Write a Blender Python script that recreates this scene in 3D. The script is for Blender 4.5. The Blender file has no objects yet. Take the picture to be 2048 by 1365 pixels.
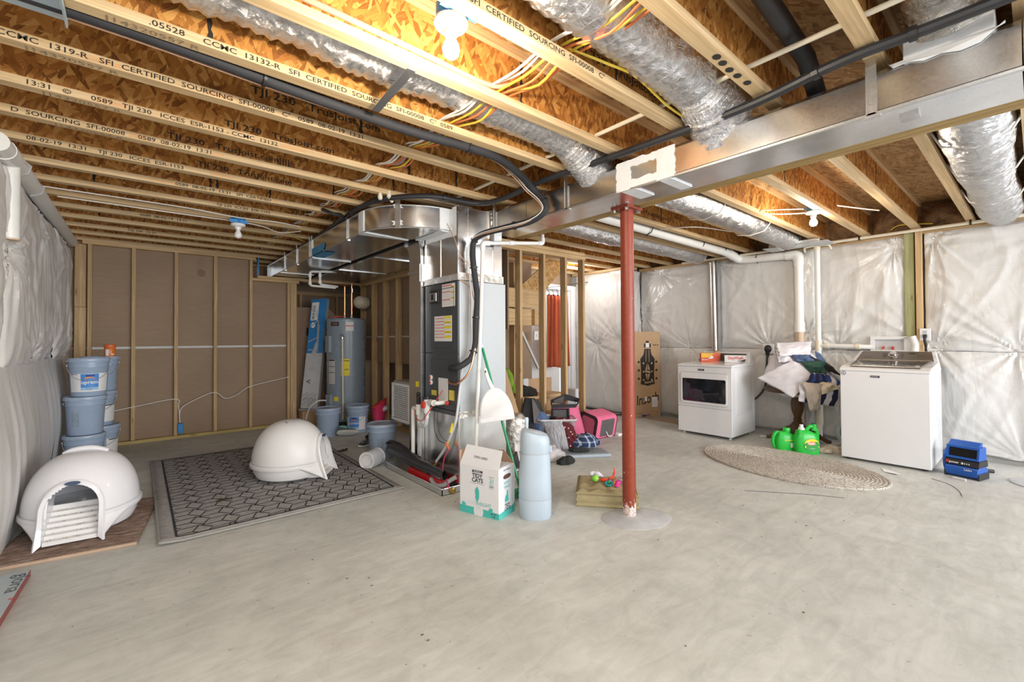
import bpy, math, random
from mathutils import Vector, Matrix, noise as mn

# ------------------------------------------------------------------ camera, world, lights, exposure
S = bpy.context.scene
COL = S.collection
H = 2.387            # underside of the joists
CAMZ = 1.24
yaw, pit, rol = (math.radians(a) for a in (49.93, 0.822, -0.292))
_fw = Vector((math.cos(yaw), math.sin(yaw), 0)); _rt = Vector((math.sin(yaw), -math.cos(yaw), 0)); _up = Vector((0, 0, 1))
_f2 = _fw*math.cos(pit)+_up*math.sin(pit); _u2 = _up*math.cos(pit)-_fw*math.sin(pit)
_r3 = _rt*math.cos(rol)+_u2*math.sin(rol); _u3 = _u2*math.cos(rol)-_rt*math.sin(rol)
cam = bpy.data.cameras.new('camera'); cam.sensor_width = 36; cam.lens = 886.8/2048*36
cam.shift_y = -18/2048; cam.clip_start = 0.02
co = bpy.data.objects.new('camera', cam); COL.objects.link(co)
m3 = Matrix((_r3, _u3, -_f2)).transposed()
co.matrix_world = Matrix.Translation((0, 0, CAMZ)) @ m3.to_4x4()
S.camera = co

w = bpy.data.worlds.new('world'); S.world = w; w.use_nodes = True
w.node_tree.nodes['Background'].inputs[0].default_value = (0.93, 0.96, 1.0, 1)
w.node_tree.nodes['Background'].inputs[1].default_value = 0.65
S.view_settings.view_transform = 'Standard'; S.view_settings.look = 'None'
S.view_settings.gamma = 1; S.view_settings.use_curve_mapping = False
S.view_settings.exposure = 0.5

def area(name, loc, tgt, sx, sy, power, col=(1, 1, 1)):
    l = bpy.data.lights.new(name, 'AREA'); l.shape = 'RECTANGLE'; l.size = sx; l.size_y = sy; l.energy = power; l.color = col
    o = bpy.data.objects.new(name, l); COL.objects.link(o); o.location = loc
    o.rotation_euler = (Vector(tgt)-Vector(loc)).to_track_quat('-Z', 'Y').to_euler(); return o
area('rear_fill_light', (3.4, -4.6, 1.7), (1.6, 4.5, 1.2), 7.0, 2.2, 360, (0.97, 0.985, 1.0))  # unseen soft fill added behind the camera to brighten the whole room
area('bounce_flash', (0.1, -0.35, 2.2), (2.2, 2.6, 0.4), 0.9, 0.9, 20, (1, 0.985, 0.96))
def bulb_light(loc, power, r=0.03, col=(1, 0.86, 0.68)):
    l = bpy.data.lights.new('bulb_light', 'POINT'); l.energy = power; l.shadow_soft_size = r; l.color = col
    o = bpy.data.objects.new('bulb_light', l); COL.objects.link(o); o.location = loc; return o

# ------------------------------------------------------------------ mesh builder
def V3(*a): return Vector(a if len(a) == 3 else a[0])
class MB:
    def __init__(s): s.v = []; s.f = []; s.sm = []; s.mi = []; s.cur = 0
    def add(s, vs, fs, smooth=False):
        b = len(s.v); s.v.extend(Vector(p) for p in vs)
        for f in fs: s.f.append([i+b for i in f]); s.sm.append(smooth); s.mi.append(s.cur)
        return s
    def box(s, x0, x1, y0, y1, z0, z1):
        vs = [(x, y, z) for z in (z0, z1) for y in (y0, y1) for x in (x0, x1)]
        return s.add(vs, [(0, 2, 3, 1), (4, 5, 7, 6), (0, 1, 5, 4), (2, 6, 7, 3), (0, 4, 6, 2), (1, 3, 7, 5)])
    def hexa(s, p):        # 8 points: bottom ring of 4 then top ring of 4
        return s.add(p, [(3, 2, 1, 0), (4, 5, 6, 7), (0, 1, 5, 4), (1, 2, 6, 5), (2, 3, 7, 6), (3, 0, 4, 7)])
    def bar(s, a, b, w, h, up=(0, 0, 1)):
        a, b, up = Vector(a), Vector(b), Vector(up); d = (b-a).normalized(); r = d.cross(up)
        if r.length < 1e-5: r = d.cross(Vector((1, 0, 0)))
        r.normalize(); u = r.cross(d); P = []
        for q in (a, b):
            P += [q-r*w/2-u*h/2, q+r*w/2-u*h/2, q+r*w/2+u*h/2, q-r*w/2+u*h/2]
        return s.add(P, [(0, 1, 2, 3), (7, 6, 5, 4), (0, 4, 5, 1), (1, 5, 6, 2), (2, 6, 7, 3), (3, 7, 4, 0)])
    def rbox(s, x0, x1, y0, y1, z0, z1, r, n=4, crown=0, inset=0):   # box with rounded vertical corners, softened top edge
        def ring(z, k):
            P = []
            for cx, cy, a0 in ((x1-r, y1-r, 0), (x0+r, y1-r, 90), (x0+r, y0+r, 180), (x1-r, y0+r, 270)):
                for i in range(n+1):
                    a = math.radians(a0+90*i/n); rr = max(r-k, 0.0005)
                    P.append((cx+rr*math.cos(a), cy+rr*math.sin(a), z))
            return P
        c = crown
        rings = [ring(z0, inset), ring(z0+inset, 0)] if inset else [ring(z0, 0)]
        if c: rings += [ring(z1-c, 0), ring(z1-c*0.35, c*0.25), ring(z1, c)]
        else: rings += [ring(z1, 0)]
        return s.loft(rings, True, True)
    def loft(s, rings, cap0=False, cap1=False, closed=True, smooth=True):
        n = len(rings[0]); vs = [p for r in rings for p in r]; fs = []
        for i in range(len(rings)-1):
            for j in range(n if closed else n-1):
                k = (j+1) % n
                fs.append((i*n+j, i*n+k, (i+1)*n+k, (i+1)*n+j))
        b = len(s.v); s.add(vs, fs, smooth)
        if cap0: s.f.append([b+i for i in reversed(range(n))]); s.sm.append(False); s.mi.append(s.cur)
        if cap1: s.f.append([b+(len(rings)-1)*n+i for i in range(n)]); s.sm.append(False); s.mi.append(s.cur)
        return s
    def lathe(s, prof, n=24, c=(0, 0, 0), M=None, cap=True, a0=0, a1=360):
        c = Vector(c); rings = []
        full = abs(a1-a0) >= 359.9
        m = n if full else n+1
        for r, z in prof:
            ring = []
            for i in range(m):
                a = math.radians(a0+(a1-a0)*i/n); p = Vector((r*math.cos(a), r*math.sin(a), z))
                ring.append(c+(M @ p if M else p))
            rings.append(ring)
        return s.loft(rings, cap and full, cap and full, full)
    def tube(s, pts, r, n=8, caps=True, sx=1.0):
        pts = [Vector(p) for p in pts]; rs = r if isinstance(r, (list, tuple)) else [r]*len(pts); rings = []
        t0 = (pts[1]-pts[0]).normalized(); ref = Vector((0, 0, 1)) if abs(t0.z) < 0.9 else Vector((1, 0, 0))
        u = t0.cross(ref).normalized()
        for i, p in enumerate(pts):
            t = (pts[min(i+1, len(pts)-1)]-pts[max(i-1, 0)])
            if t.length < 1e-9: t = t0
            t.normalize(); u = u-t*u.dot(t)
            if u.length < 1e-6: u = t.orthogonal()
            u.normalize(); w_ = t.cross(u)
            rings.append([p+(u*math.cos(2*math.pi*k/n)*sx+w_*math.sin(2*math.pi*k/n))*rs[i] for k in range(n)])
        return s.loft(rings, caps, caps)
    def grid(s, nu, nv, fn, smooth=True, flip=False):
        vs = [fn(i/nu, j/nv) for j in range(nv+1) for i in range(nu+1)]; fs = []
        for j in range(nv):
            for i in range(nu):
                a = j*(nu+1)+i; q = (a, a+1, a+nu+2, a+nu+1)
                fs.append(q[::-1] if flip else q)
        return s.add(vs, fs, smooth)
    def poly(s, pts): return s.add(pts, [tuple(range(len(pts)))])
    def rect(s, o, r, u, w, h):
        o, r, u = Vector(o), Vector(r), Vector(u)
        return s.add([o, o+r*w, o+r*w+u*h, o+u*h], [(0, 1, 2, 3)])
    def prism(s, poly, d, M):       # 2D outline pushed along local z, placed by matrix M
        n = len(poly); a = [M @ Vector((x, y, 0)) for x, y in poly]; b = [M @ Vector((x, y, d)) for x, y in poly]
        fs = [tuple(reversed(range(n))), tuple(range(n, 2*n))]+[(i, (i+1) % n, n+(i+1) % n, n+i) for i in range(n)]
        return s.add(a+b, fs)
    def sphere(s, c, rx, ry=None, rz=None, nu=16, nv=10, M=None):
        ry = ry or rx; rz = rz or rx; c = Vector(c); rings = []
        for j in range(nv+1):
            t = -math.pi/2+math.pi*j/nv; k = max(math.cos(t), 0.004)
            ring = []
            for i in range(nu):
                a = 2*math.pi*i/nu; p = Vector((rx*k*math.cos(a), ry*k*math.sin(a), rz*math.sin(t)))
                ring.append(c+(M @ p if M else p))
            rings.append(ring)
        return s.loft(rings, True, True)
    def text(s, txt, size, o, r, u, align='LEFT', fn=None, sx=1.0, bold=0.0, shear=0.0):
        o, r, u = Vector(o), Vector(r).normalized(), Vector(u).normalized()
        vs, fs = text_geo(txt, bold, shear)
        if not vs: return s
        xs = [p[0] for p in vs]; wd = max(xs)
        dx = {'LEFT': 0, 'CENTER': -wd/2, 'RIGHT': -wd}[align]
        pts = []
        for x, y in vs:
            X, Y = (x+dx)*size*sx, y*size
            pts.append(fn(X, Y) if fn else o+r*X+u*Y)
        return s.add(pts, fs)
    def mesh(s, name, mats, off=None, sharp=0.6):
        me = bpy.data.meshes.new(name)
        vs = [p-off for p in s.v] if off is not None else s.v
        me.from_pydata([tuple(p) for p in vs], [], s.f)
        me.polygons.foreach_set('use_smooth', s.sm); me.polygons.foreach_set('material_index', s.mi)
        for m in (mats if isinstance(mats, (list, tuple)) else [mats]): me.materials.append(m)
        if any(s.sm): me.set_sharp_from_angle(angle=sharp)
        me.update(); return me
_tc = {}
def text_geo(txt, bold=0.0, shear=0.0):
    k = (txt, bold, shear)
    if k not in _tc:
        cu = bpy.data.curves.new('t', 'FONT'); cu.body = txt; cu.size = 1; cu.resolution_u = 2; cu.offset = bold; cu.shear = shear
        ob = bpy.data.objects.new('t', cu); COL.objects.link(ob)
        dg = bpy.context.evaluated_depsgraph_get(); me = bpy.data.meshes.new_from_object(ob.evaluated_get(dg))
        _tc[k] = ([(v.co.x, v.co.y) for v in me.vertices], [tuple(p.vertices) for p in me.polygons])
        bpy.data.objects.remove(ob); bpy.data.curves.remove(cu); bpy.data.meshes.remove(me)
    return _tc[k]

def root_off(p):
    off = Vector((0, 0, 0))
    while p is not None: off += p.location; p = p.parent
    return off
SPLIT = {'bolt_head', 'levelling_foot', 'lid_clip', 'handle_boss', 'foot_rail', 'support_strap', 'pipe_hanger', 'pipe_fitting', 'valve', 'cable_tie', 'duct_seam', 'mastic_band', 'plenum_seam', 'lid_tab', 'lid_rib', 'wire_nut', 'pipe_union', 'copper_pipe', 'pipe_branch', 'vent_flap', 'pipe_run', 'float_switch', 'foil_tape', 'outlet_slot', 'elbow_bead', 'foot_caster', 'inner_flap', 'open_edge', 'side_plate', 'lid_stripe', 'wheel', 'case_latch', 'plenum_flare', 'sensor_wire', 'floor_crack', 'drain_fitting', 'board_panel'}
def pieces(mb):
    par = list(range(len(mb.v)))
    def find(i):
        while par[i] != i: par[i] = par[par[i]]; i = par[i]
        return i
    for f in mb.f:
        a = find(f[0])
        for k in f[1:]: par[find(k)] = a
    out = {}
    for f, s_, m_ in zip(mb.f, mb.sm, mb.mi):
        q = out.setdefault(find(f[0]), (MB(), {})); b_, mp = q; idx = []
        for k in f:
            if k not in mp: mp[k] = len(b_.v); b_.v.append(mb.v[k])
            idx.append(mp[k])
        b_.f.append(idx); b_.sm.append(s_); b_.mi.append(m_)
    return [q[0] for q in out.values()]
def part(name, mb, mats, parent, label=None, world=True, stuff=False, bevel=0, solid=0, sub=0, sharp=0.6):
    """One mesh part under its thing; world=True means the shape was laid out in room coordinates."""
    if name in SPLIT:
        pcs = pieces(mb)
        if 1 < len(pcs) <= 16:
            return [part('\u0000'+name, q, mats, parent, label, world, stuff, bevel, solid, sub, sharp) for q in pcs][0]
    name = name.lstrip('\u0000')
    me = mb.mesh(name, mats, root_off(parent) if (world and parent) else None, sharp)
    o = bpy.data.objects.new(name, me); COL.objects.link(o); o.parent = parent
    if label: o['label'] = label
    if stuff: o['kind'] = 'stuff'
    mods(o, bevel, solid, sub); return o
def mods(o, bevel=0, solid=0, sub=0):
    if solid: m = o.modifiers.new('solid', 'SOLIDIFY'); m.thickness = solid; m.offset = 0
    if bevel: m = o.modifiers.new('bevel', 'BEVEL'); m.width = bevel; m.segments = 2; m.limit_method = 'ANGLE'; m.angle_limit = 0.6
    if sub: m = o.modifiers.new('sub', 'SUBSURF'); m.levels = sub; m.render_levels = sub
def tag(o, label, cat, group=None):
    o['label'] = label; o['category'] = cat
    if group: o['group'] = group
    return o
def thing(name, label, cat, loc=(0, 0, 0), rz=0, group=None):
    o = bpy.data.objects.new(name, None); COL.objects.link(o); o.location = loc; o.rotation_euler = (0, 0, rz); o.empty_display_size = 0.1
    return tag(o, label, cat, group)
def solo(name, mb, mats, label, cat, group=None, **k):
    xs = [p.x for p in mb.v]; ys = [p.y for p in mb.v]; zs = [p.z for p in mb.v]
    off = Vector(((min(xs)+max(xs))/2, (min(ys)+max(ys))/2, min(zs)))
    sharp = k.pop('sharp', 0.6)
    o = bpy.data.objects.new(name, mb.mesh(name, mats, off, sharp)); COL.objects.link(o); o.location = off
    mods(o, **k); return tag(o, label, cat, group)
def struct(name, mb, mats, parent=None, **k):
    if parent: return part(name, mb, mats, parent, **k)
    o = part(name, mb, mats, None, **k); o['kind'] = 'structure'; return o
def struct_empty(name, loc=(0, 0, 0)):
    o = bpy.data.objects.new(name, None); COL.objects.link(o); o.location = loc; o['kind'] = 'structure'; return o
def dup(root, loc, rz=None, label=None):
    c = root.copy(); COL.objects.link(c); c.location = loc
    if rz is not None: c.rotation_euler = (0, 0, rz)
    if label: c['label'] = label
    def rec(a, b):
        for ch in list(a.children):
            k = ch.copy(); COL.objects.link(k); k.parent = b; rec(ch, k)
    rec(root, c); return c

def catmull(pts, n=6):
    P = [Vector(p) for p in pts]; out = []
    for i in range(len(P)-1):
        p0 = P[max(i-1, 0)]; p1 = P[i]; p2 = P[i+1]; p3 = P[min(i+2, len(P)-1)]
        for k in range(n):
            t = k/n
            out.append(0.5*((2*p1)+(p2-p0)*t+(2*p0-5*p1+4*p2-p3)*t*t+(3*p1-p0-3*p2+p3)*t**3))
    out.append(P[-1]); return out
def fillet(pts, r, n=5):        # straight runs with rounded corners (pipes with elbows)
    P = [Vector(p) for p in pts]; out = [P[0]]
    for i in range(1, len(P)-1):
        a = (P[i-1]-P[i]); b = (P[i+1]-P[i]); d = min(r, a.length*0.45, b.length*0.45); a.normalize(); b.normalize()
        s, e = P[i]+a*d, P[i]+b*d
        for k in range(n+1):
            t = k/n; out.append((1-t)**2*s+2*t*(1-t)*P[i]+t*t*e)
    out.append(P[-1]); return out
def frame(o, x, y):
    x = Vector(x).normalized(); z = x.cross(Vector(y)).normalized(); y = z.cross(x)
    M = Matrix((x, y, z)).transposed().to_4x4(); M.translation = Vector(o); return M

# ------------------------------------------------------------------ materials
class NT:
    def __init__(s, name):
        s.m = bpy.data.materials.new(name); s.m.use_nodes = True; s.t = s.m.node_tree; s.t.nodes.clear()
        s.out = s.t.nodes.new('ShaderNodeOutputMaterial'); s.b = s.n('BsdfPrincipled'); s.l(s.b.outputs[0], s.out.inputs[0])
    def n(s, typ, **kw):
        nd = s.t.nodes.new('ShaderNode'+typ)
        for k, v in kw.items():
            if k.startswith('i_'):
                k = k[2:]; k = int(k) if k.isdigit() else k.replace('_', ' ')
                s.set(nd.inputs[k], v)
            else: setattr(nd, k, v)
        return nd
    def set(s, sock, v):
        if hasattr(v, 'is_linked'): s.t.links.new(v, sock)
        elif isinstance(v, (tuple, list)) and len(v) == 3 and sock.type == 'RGBA': sock.default_value = (*v, 1)
        else: sock.default_value = v
    def l(s, a, b): s.t.links.new(a, b)
    def coord(s, rand=True, kind='Object'):
        tc = s.n('TexCoord'); o = tc.outputs[kind]
        if rand:
            oi = s.n('ObjectInfo'); mu = s.n('VectorMath', operation='SCALE'); mu.inputs[0].default_value = (37.1, 53.7, 91.3)
            s.l(oi.outputs['Random'], mu.inputs['Scale']); ad = s.n('VectorMath', operation='ADD'); s.l(o, ad.inputs[0]); s.l(mu.outputs[0], ad.inputs[1]); o = ad.outputs[0]
        return o
    def mapping(s, vec, scale=(1, 1, 1), rot=(0, 0, 0), loc=(0, 0, 0)):
        m = s.n('Mapping'); s.l(vec, m.inputs[0]); m.inputs['Scale'].default_value = scale; m.inputs['Rotation'].default_value = rot; m.inputs['Location'].default_value = loc
        return m.outputs[0]
    def noise(s, vec, scale=5, detail=3, rough=0.5, dist=0):
        n = s.n('TexNoise'); s.l(vec, n.inputs['Vector']); n.inputs['Scale'].default_value = scale; n.inputs['Detail'].default_value = detail
        n.inputs['Roughness'].default_value = rough; n.inputs['Distortion'].default_value = dist; return n.outputs['Fac']
    def voro(s, vec, scale=5, feature='F1', dims='3D', rnd=1.0):
        n = s.n('TexVoronoi', feature=feature, voronoi_dimensions=dims); s.l(vec, n.inputs['Vector']); n.inputs['Scale'].default_value = scale
        n.inputs['Randomness'].default_value = rnd; return n
    def ramp(s, fac, stops, interp='LINEAR'):
        r = s.n('ValToRGB'); r.color_ramp.interpolation = interp; e = r.color_ramp.elements
        while len(e) < len(stops): e.new(0.5)
        for i, (p, c) in enumerate(stops):
            e[i].position = p; e[i].color = (*c, 1) if isinstance(c, (tuple, list)) else (c, c, c, 1)
        s.l(fac, r.inputs[0]); return r.outputs[0]
    def mix(s, fac, a, b, mode='MIX'):
        n = s.n('Mix', data_type='RGBA', blend_type=mode); s.set(n.inputs[0], fac); s.set(n.inputs[6], a); s.set(n.inputs[7], b); return n.outputs[2]
    def math(s, op, a, b=0.0):
        n = s.n('Math', operation=op); s.set(n.inputs[0], a); s.set(n.inputs[1], b); return n.outputs[0]
    def bump(s, h, strength=0.3, dist=0.01, prev=None):
        n = s.n('Bump'); n.inputs['Strength'].default_value = strength; n.inputs['Distance'].default_value = dist; s.l(h, n.inputs['Height'])
        if prev: s.l(prev, n.inputs['Normal'])
        return n.outputs[0]
    def done(s, col=None, rough=None, metal=None, normal=None, **kw):
        b = s.b
        if col is not None: s.set(b.inputs['Base Color'], col)
        if rough is not None: s.set(b.inputs['Roughness'], rough)
        if metal is not None: s.set(b.inputs['Metallic'], metal)
        if normal is not None: s.l(normal, b.inputs['Normal'])
        for k, v in kw.items(): s.set(b.inputs[k.replace('_', ' ')], v)
        return s.m
def sc(c, k): return tuple(min(1, x*k) for x in c)
def mk(name, col, rough=0.5, metal=0.0, var=0.08, vs=9, bump=0.0, bs=60, **kw):
    t = NT(name); v = t.coord(); n = t.noise(v, vs, 4, 0.6)
    c = t.ramp(n, [(0.3, sc(col, 1-var)), (0.7, sc(col, 1+var))])
    nm = t.bump(t.noise(v, bs, 3), bump, 0.004) if bump else None
    r = t.ramp(n, [(0.3, max(rough-0.05, 0.02)), (0.7, min(rough+0.05, 1))])
    return t.done(c, r, metal, nm, **kw)
def wood(name, axis, c1, c2, rough=0.6, knots=True, k=1.0):
    t = NT(name); v = t.coord()
    sl = {'x': (2.2, 38, 38), 'y': (38, 2.2, 38), 'z': (38, 38, 2.2)}[axis]
    sl = tuple(a*k for a in sl)
    g = t.noise(t.mapping(v, sl), 1.0, 5, 0.65, 0.6)
    c = t.ramp(g, [(0.28, sc(c2, 0.82)), (0.5, c2), (0.68, c1)])
    fine = t.noise(t.mapping(v, tuple(a*3.2 if a > 5 else a*0.8 for a in sl)), 1.0, 2, 0.5)
    c = t.mix(0.28, c, t.ramp(fine, [(0.35, 0.25), (0.65, 0.95)]), 'MULTIPLY')
    tint = t.noise(v, 1.3, 2); c = t.mix(t.math('MULTIPLY', tint, 0.3), c, t.mix(0.5, c, (0.55, 0.38, 0.2)))
    if knots:
        ks = {'x': (2.4, 11, 11), 'y': (11, 2.4, 11), 'z': (11, 11, 2.4)}[axis]
        vo = t.voro(t.mapping(v, ks), 1.0); kd = t.ramp(vo.outputs['Distance'], [(0.05, 1.0), (0.13, 0.0)])
        c = t.mix(t.math('MULTIPLY', kd, 0.75), c, (0.16, 0.075, 0.025))
    return t.done(c, rough, 0, t.bump(g, 0.15, 0.003), **{'Specular_IOR_Level': 0.3})
def osb(name, plane, cols, scale=1.0, turn=0.0, spread=1.0, rough=0.62):
    t = NT(name); v = t.coord(); sp = t.n('SeparateXYZ'); t.l(v, sp.inputs[0]); cb = t.n('CombineXYZ')
    for i, a in enumerate(plane): t.l(sp.outputs['xyz'.index(a)], cb.inputs[i])
    uv = cb.outputs[0]; lay = []; edg = []
    for i, ang in enumerate((0.15, -0.75, 1.0, 1.9)):
        q = t.mapping(uv, (1, 1, 1), (0, 0, turn+ang*spread)); q = t.mapping(q, ((9.0, 9.0, 11.0, 19.0)[i]*scale, (40, 40, 46, 70)[i]*scale, 1), (0, 0, 0), (i*3.7, i*1.9, 0))
        vo = t.voro(q, 1.0, 'F1', '2D'); s = t.n('SeparateColor'); t.l(vo.outputs['Color'], s.inputs[0])
        grain = t.noise(t.mapping(q, (0.9, 4, 1)), 1.6, 5, 0.72, 0.5)
        lay.append((t.math('ADD', t.math('MULTIPLY', s.outputs[0], 0.46), t.math('MULTIPLY', grain, 0.62)), s.outputs[1]))
    f = lay[0][0]
    for i, (val, sel) in enumerate(lay[1:]):
        st = t.math('GREATER_THAN', sel, 0.50+0.07*i)
        mx = t.n('Mix', data_type='FLOAT'); t.l(st, mx.inputs[0]); t.l(f, mx.inputs[2]); t.l(val, mx.inputs[3]); f = mx.outputs[0]
    c = t.ramp(f, [(0.22, cols[0]), (0.42, cols[1]), (0.60, cols[2]), (0.84, cols[3])])
    big = t.noise(uv, 2.2, 3); c = t.mix(0.35, c, t.ramp(big, [(0.3, 0.55), (0.7, 1.0)]), 'MULTIPLY')
    return t.done(c, rough, 0, t.bump(f, 0.45, 0.006), **{'Specular_IOR_Level': 0.35})
def metal(name, col=(0.78, 0.79, 0.80), rough=0.24, spangle=150, wave=0.22, var=0.05, wscale=2.2):
    t = NT(name); v = t.coord(); vo = t.voro(v, spangle); s = t.n('SeparateColor'); t.l(vo.outputs['Color'], s.inputs[0])
    c = t.ramp(s.outputs[0], [(0, sc(col, 1-var)), (1, sc(col, 1+var))])
    r = t.ramp(s.outputs[1], [(0, rough*0.93), (1, rough*1.08)])
    nm = t.bump(t.noise(v, wscale, 2), wave, 0.05)
    return t.done(c, r, 1.0, nm)
def foil(name, col=(0.86, 0.86, 0.87), rough=0.24, k=1.0, st=0.7, along=(1, 1, 1)):
    t = NT(name); v = t.mapping(t.coord(), along); a = t.noise(v, 22*k, 6, 0.68, 1.2); vo = t.voro(t.mapping(v, (1, 1, 1), (0.4, 0.3, 0.2)), 26*k)
    nm = t.bump(a, st, 0.02); nm = t.bump(vo.outputs['Distance'], st*0.5, 0.012, nm)
    return t.done(t.ramp(a, [(0.3, sc(col, 0.8)), (0.7, col)]), rough, 0.95, nm)

PINE1, PINE2 = (0.80, 0.60, 0.36), (0.66, 0.45, 0.23)
M = {}
for a in 'xyz':
    M['pine_'+a] = wood('pine_'+a, a, PINE1, PINE2)
    M['stud_'+a] = wood('stud_'+a, a, (0.70, 0.51, 0.30), (0.55, 0.37, 0.19))
M['flange'] = wood('flange_wood', 'x', (0.86, 0.66, 0.40), (0.74, 0.53, 0.29), knots=False)
M['treated'] = wood('treated_wood', 'z', (0.50, 0.52, 0.28), (0.40, 0.42, 0.20))
M['treated_x'] = wood('treated_wood_x', 'x', (0.62, 0.50, 0.22), (0.50, 0.38, 0.14))
M['lvl'] = wood('laminated_beam', 'y', (0.56, 0.40, 0.16), (0.40, 0.26, 0.09), knots=False, k=1.5)
M['osb_web'] = osb('osb_web', 'xz', [(0.15, 0.046, 0.009), (0.42, 0.165, 0.032), (0.62, 0.275, 0.060), (0.82, 0.47, 0.15)], 1.0)
M['osb_deck'] = osb('osb_deck', 'xy', [(0.20, 0.10, 0.035), (0.38, 0.21, 0.08), (0.52, 0.32, 0.14), (0.66, 0.45, 0.23)], 1.0, 0.05, 0.35)
M['osb_stair'] = osb('osb_stair', 'xz', [(0.30, 0.14, 0.04), (0.52, 0.28, 0.09), (0.68, 0.42, 0.16), (0.80, 0.58, 0.30)], 1.4)
M['galv'] = metal('galvanized', rough=0.24)
M['galv_dull'] = metal('galvanized_dull', (0.68, 0.70, 0.72), 0.36, 150, 0.15)
M['steel'] = metal('bright_steel', (0.75, 0.75, 0.76), 0.18, 200, 0.02, 0.03)
M['foil'] = foil('foil'); M['foil_tape'] = foil('foil_tape', (0.88, 0.88, 0.9), 0.16, 1.6, 1.0)
M['foil_wrap'] = foil('foil_wrap', (0.80, 0.78, 0.74), 0.3, 0.8, 0.8)
M['mastic'] = mk('white_mastic', (0.80, 0.83, 0.86), 0.6, var=0.06, bump=0.4, bs=45)
M['pvc'] = mk('white_pvc', (0.80, 0.80, 0.77), 0.35, var=0.03)
M['pvc_cream'] = mk('cream_pvc', (0.78, 0.72, 0.58), 0.38, var=0.04)
M['pvc_tan'] = mk('tan_pipe', (0.62, 0.47, 0.33), 0.5, var=0.05)
M['black_rubber'] = mk('black_rubber', (0.025, 0.026, 0.03), 0.45, var=0.2, bump=0.1, bs=90)
M['black_foam'] = mk('black_foam', (0.026, 0.027, 0.031), 0.75, var=0.2, bump=0.35, bs=120)
M['black'] = mk('black_plastic', (0.018, 0.018, 0.02), 0.4, var=0.1)
M['ink'] = mk('black_ink', (0.03, 0.025, 0.02), 0.8, var=0.2)
M['ink_faint'] = mk('faded_ink', (0.30, 0.22, 0.14), 0.8, var=0.2)
M['copper'] = mk('copper', (0.72, 0.36, 0.20), 0.3, 1.0, 0.1)
M['copper_wire'] = mk('tan_wire', (0.58, 0.36, 0.24), 0.5)
M['white'] = mk('white_plastic', (0.84, 0.84, 0.85), 0.32, var=0.02)
M['white_enamel'] = mk('white_enamel', (0.80, 0.81, 0.83), 0.22, var=0.012, Coat_Weight=0.3)
M['porcelain'] = mk('porcelain', (0.88, 0.88, 0.87), 0.2, var=0.02)
M['blue_box'] = mk('blue_box_plastic', (0.03, 0.24, 0.58), 0.4, var=0.08)
M['yellow_wire'] = mk('yellow_wire', (0.78, 0.58, 0.06), 0.4)
M['orange_wire'] = mk('orange_wire', (0.80, 0.22, 0.08), 0.4)
M['white_wire'] = mk('white_wire', (0.80, 0.78, 0.74), 0.4)
M['grey_wire'] = mk('grey_wire', (0.36, 0.35, 0.46), 0.4)
M['pink_pipe'] = mk('red_pex', (0.72, 0.33, 0.22), 0.4)
M['card'] = mk('cardboard', (0.50, 0.33, 0.19), 0.8, var=0.06, bump=0.08, bs=150)
M['card_dark'] = mk('cardboard_dim', (0.36, 0.25, 0.17), 0.85, var=0.08)
M['label_white'] = mk('label_paper', (0.82, 0.82, 0.82), 0.6, var=0.03)
M['label_yellow'] = mk('label_yellow', (0.88, 0.74, 0.03), 0.5, var=0.03)
M['label_red'] = mk('label_red', (0.70, 0.06, 0.05), 0.5, var=0.03)
M['label_grey'] = mk('label_grey', (0.62, 0.63, 0.64), 0.6, var=0.05)
M['text_dark'] = mk('text_dark', (0.05, 0.05, 0.07), 0.6, var=0.05)
M['text_grey'] = mk('text_grey', (0.42, 0.42, 0.43), 0.6, var=0.05)
def brown_board():
    t = NT('brown_board'); v = t.coord(); a = t.noise(t.mapping(v, (6, 6, 90)), 1.0, 3); b = t.noise(v, 2.0, 4)
    c = t.mix(0.4, t.ramp(b, [(0.3, (0.29, 0.205, 0.135)), (0.7, (0.35, 0.25, 0.17))]), t.ramp(a, [(0.3, (0.27, 0.19, 0.12)), (0.7, (0.37, 0.27, 0.185))]))
    sm = t.ramp(t.noise(t.mapping(v, (2.5, 2.5, 4)), 1.0, 5, 0.7), [(0.66, 0.0), (0.78, 1.0)]); c = t.mix(t.math('MULTIPLY', sm, 0.25), c, (0.16, 0.11, 0.08))
    return t.done(c, 0.7, 0, t.bump(a, 0.06, 0.002), **{'Specular_IOR_Level': 0.35})
M['board'] = brown_board()
def concrete():
    t = NT('concrete_floor'); v = t.coord(False); a = t.noise(v, 0.9, 6, 0.62, 0.4); b = t.noise(v, 5.5, 6, 0.7, 0.8); d = t.noise(v, 60, 4, 0.7)
    tro = t.noise(t.mapping(v, (1.2, 5, 1), (0, 0, 0.5)), 2.0, 5, 0.65, 1.5)
    c = t.ramp(a, [(0.3, (0.50, 0.505, 0.47)), (0.52, (0.61, 0.615, 0.58)), (0.7, (0.69, 0.695, 0.66))])
    c = t.mix(0.5, c, t.ramp(b, [(0.28, 0.66), (0.5, 0.93), (0.66, 1.0)]), 'MULTIPLY')
    c = t.mix(0.5, c, t.ramp(tro, [(0.3, 0.66), (0.62, 1.0)]), 'MULTIPLY')
    sp = t.ramp(t.noise(v, 26, 2, 0.5), [(0.26, 0.45), (0.31, 1.0)]); c = t.mix(0.45, c, sp, 'MULTIPLY')
    stain = t.ramp(t.noise(v, 1.7, 5, 0.7, 1.0), [(0.58, 0.0), (0.72, 1.0)]); c = t.mix(t.math('MULTIPLY', stain, 0.24), c, (0.36, 0.30, 0.22))
    r = t.ramp(b, [(0.3, 0.62), (0.7, 0.42)])
    return t.done(c, r, 0, t.bump(t.mix(0.4, b, d), 0.1, 0.004), **{'Specular_IOR_Level': 0.4})
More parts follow.
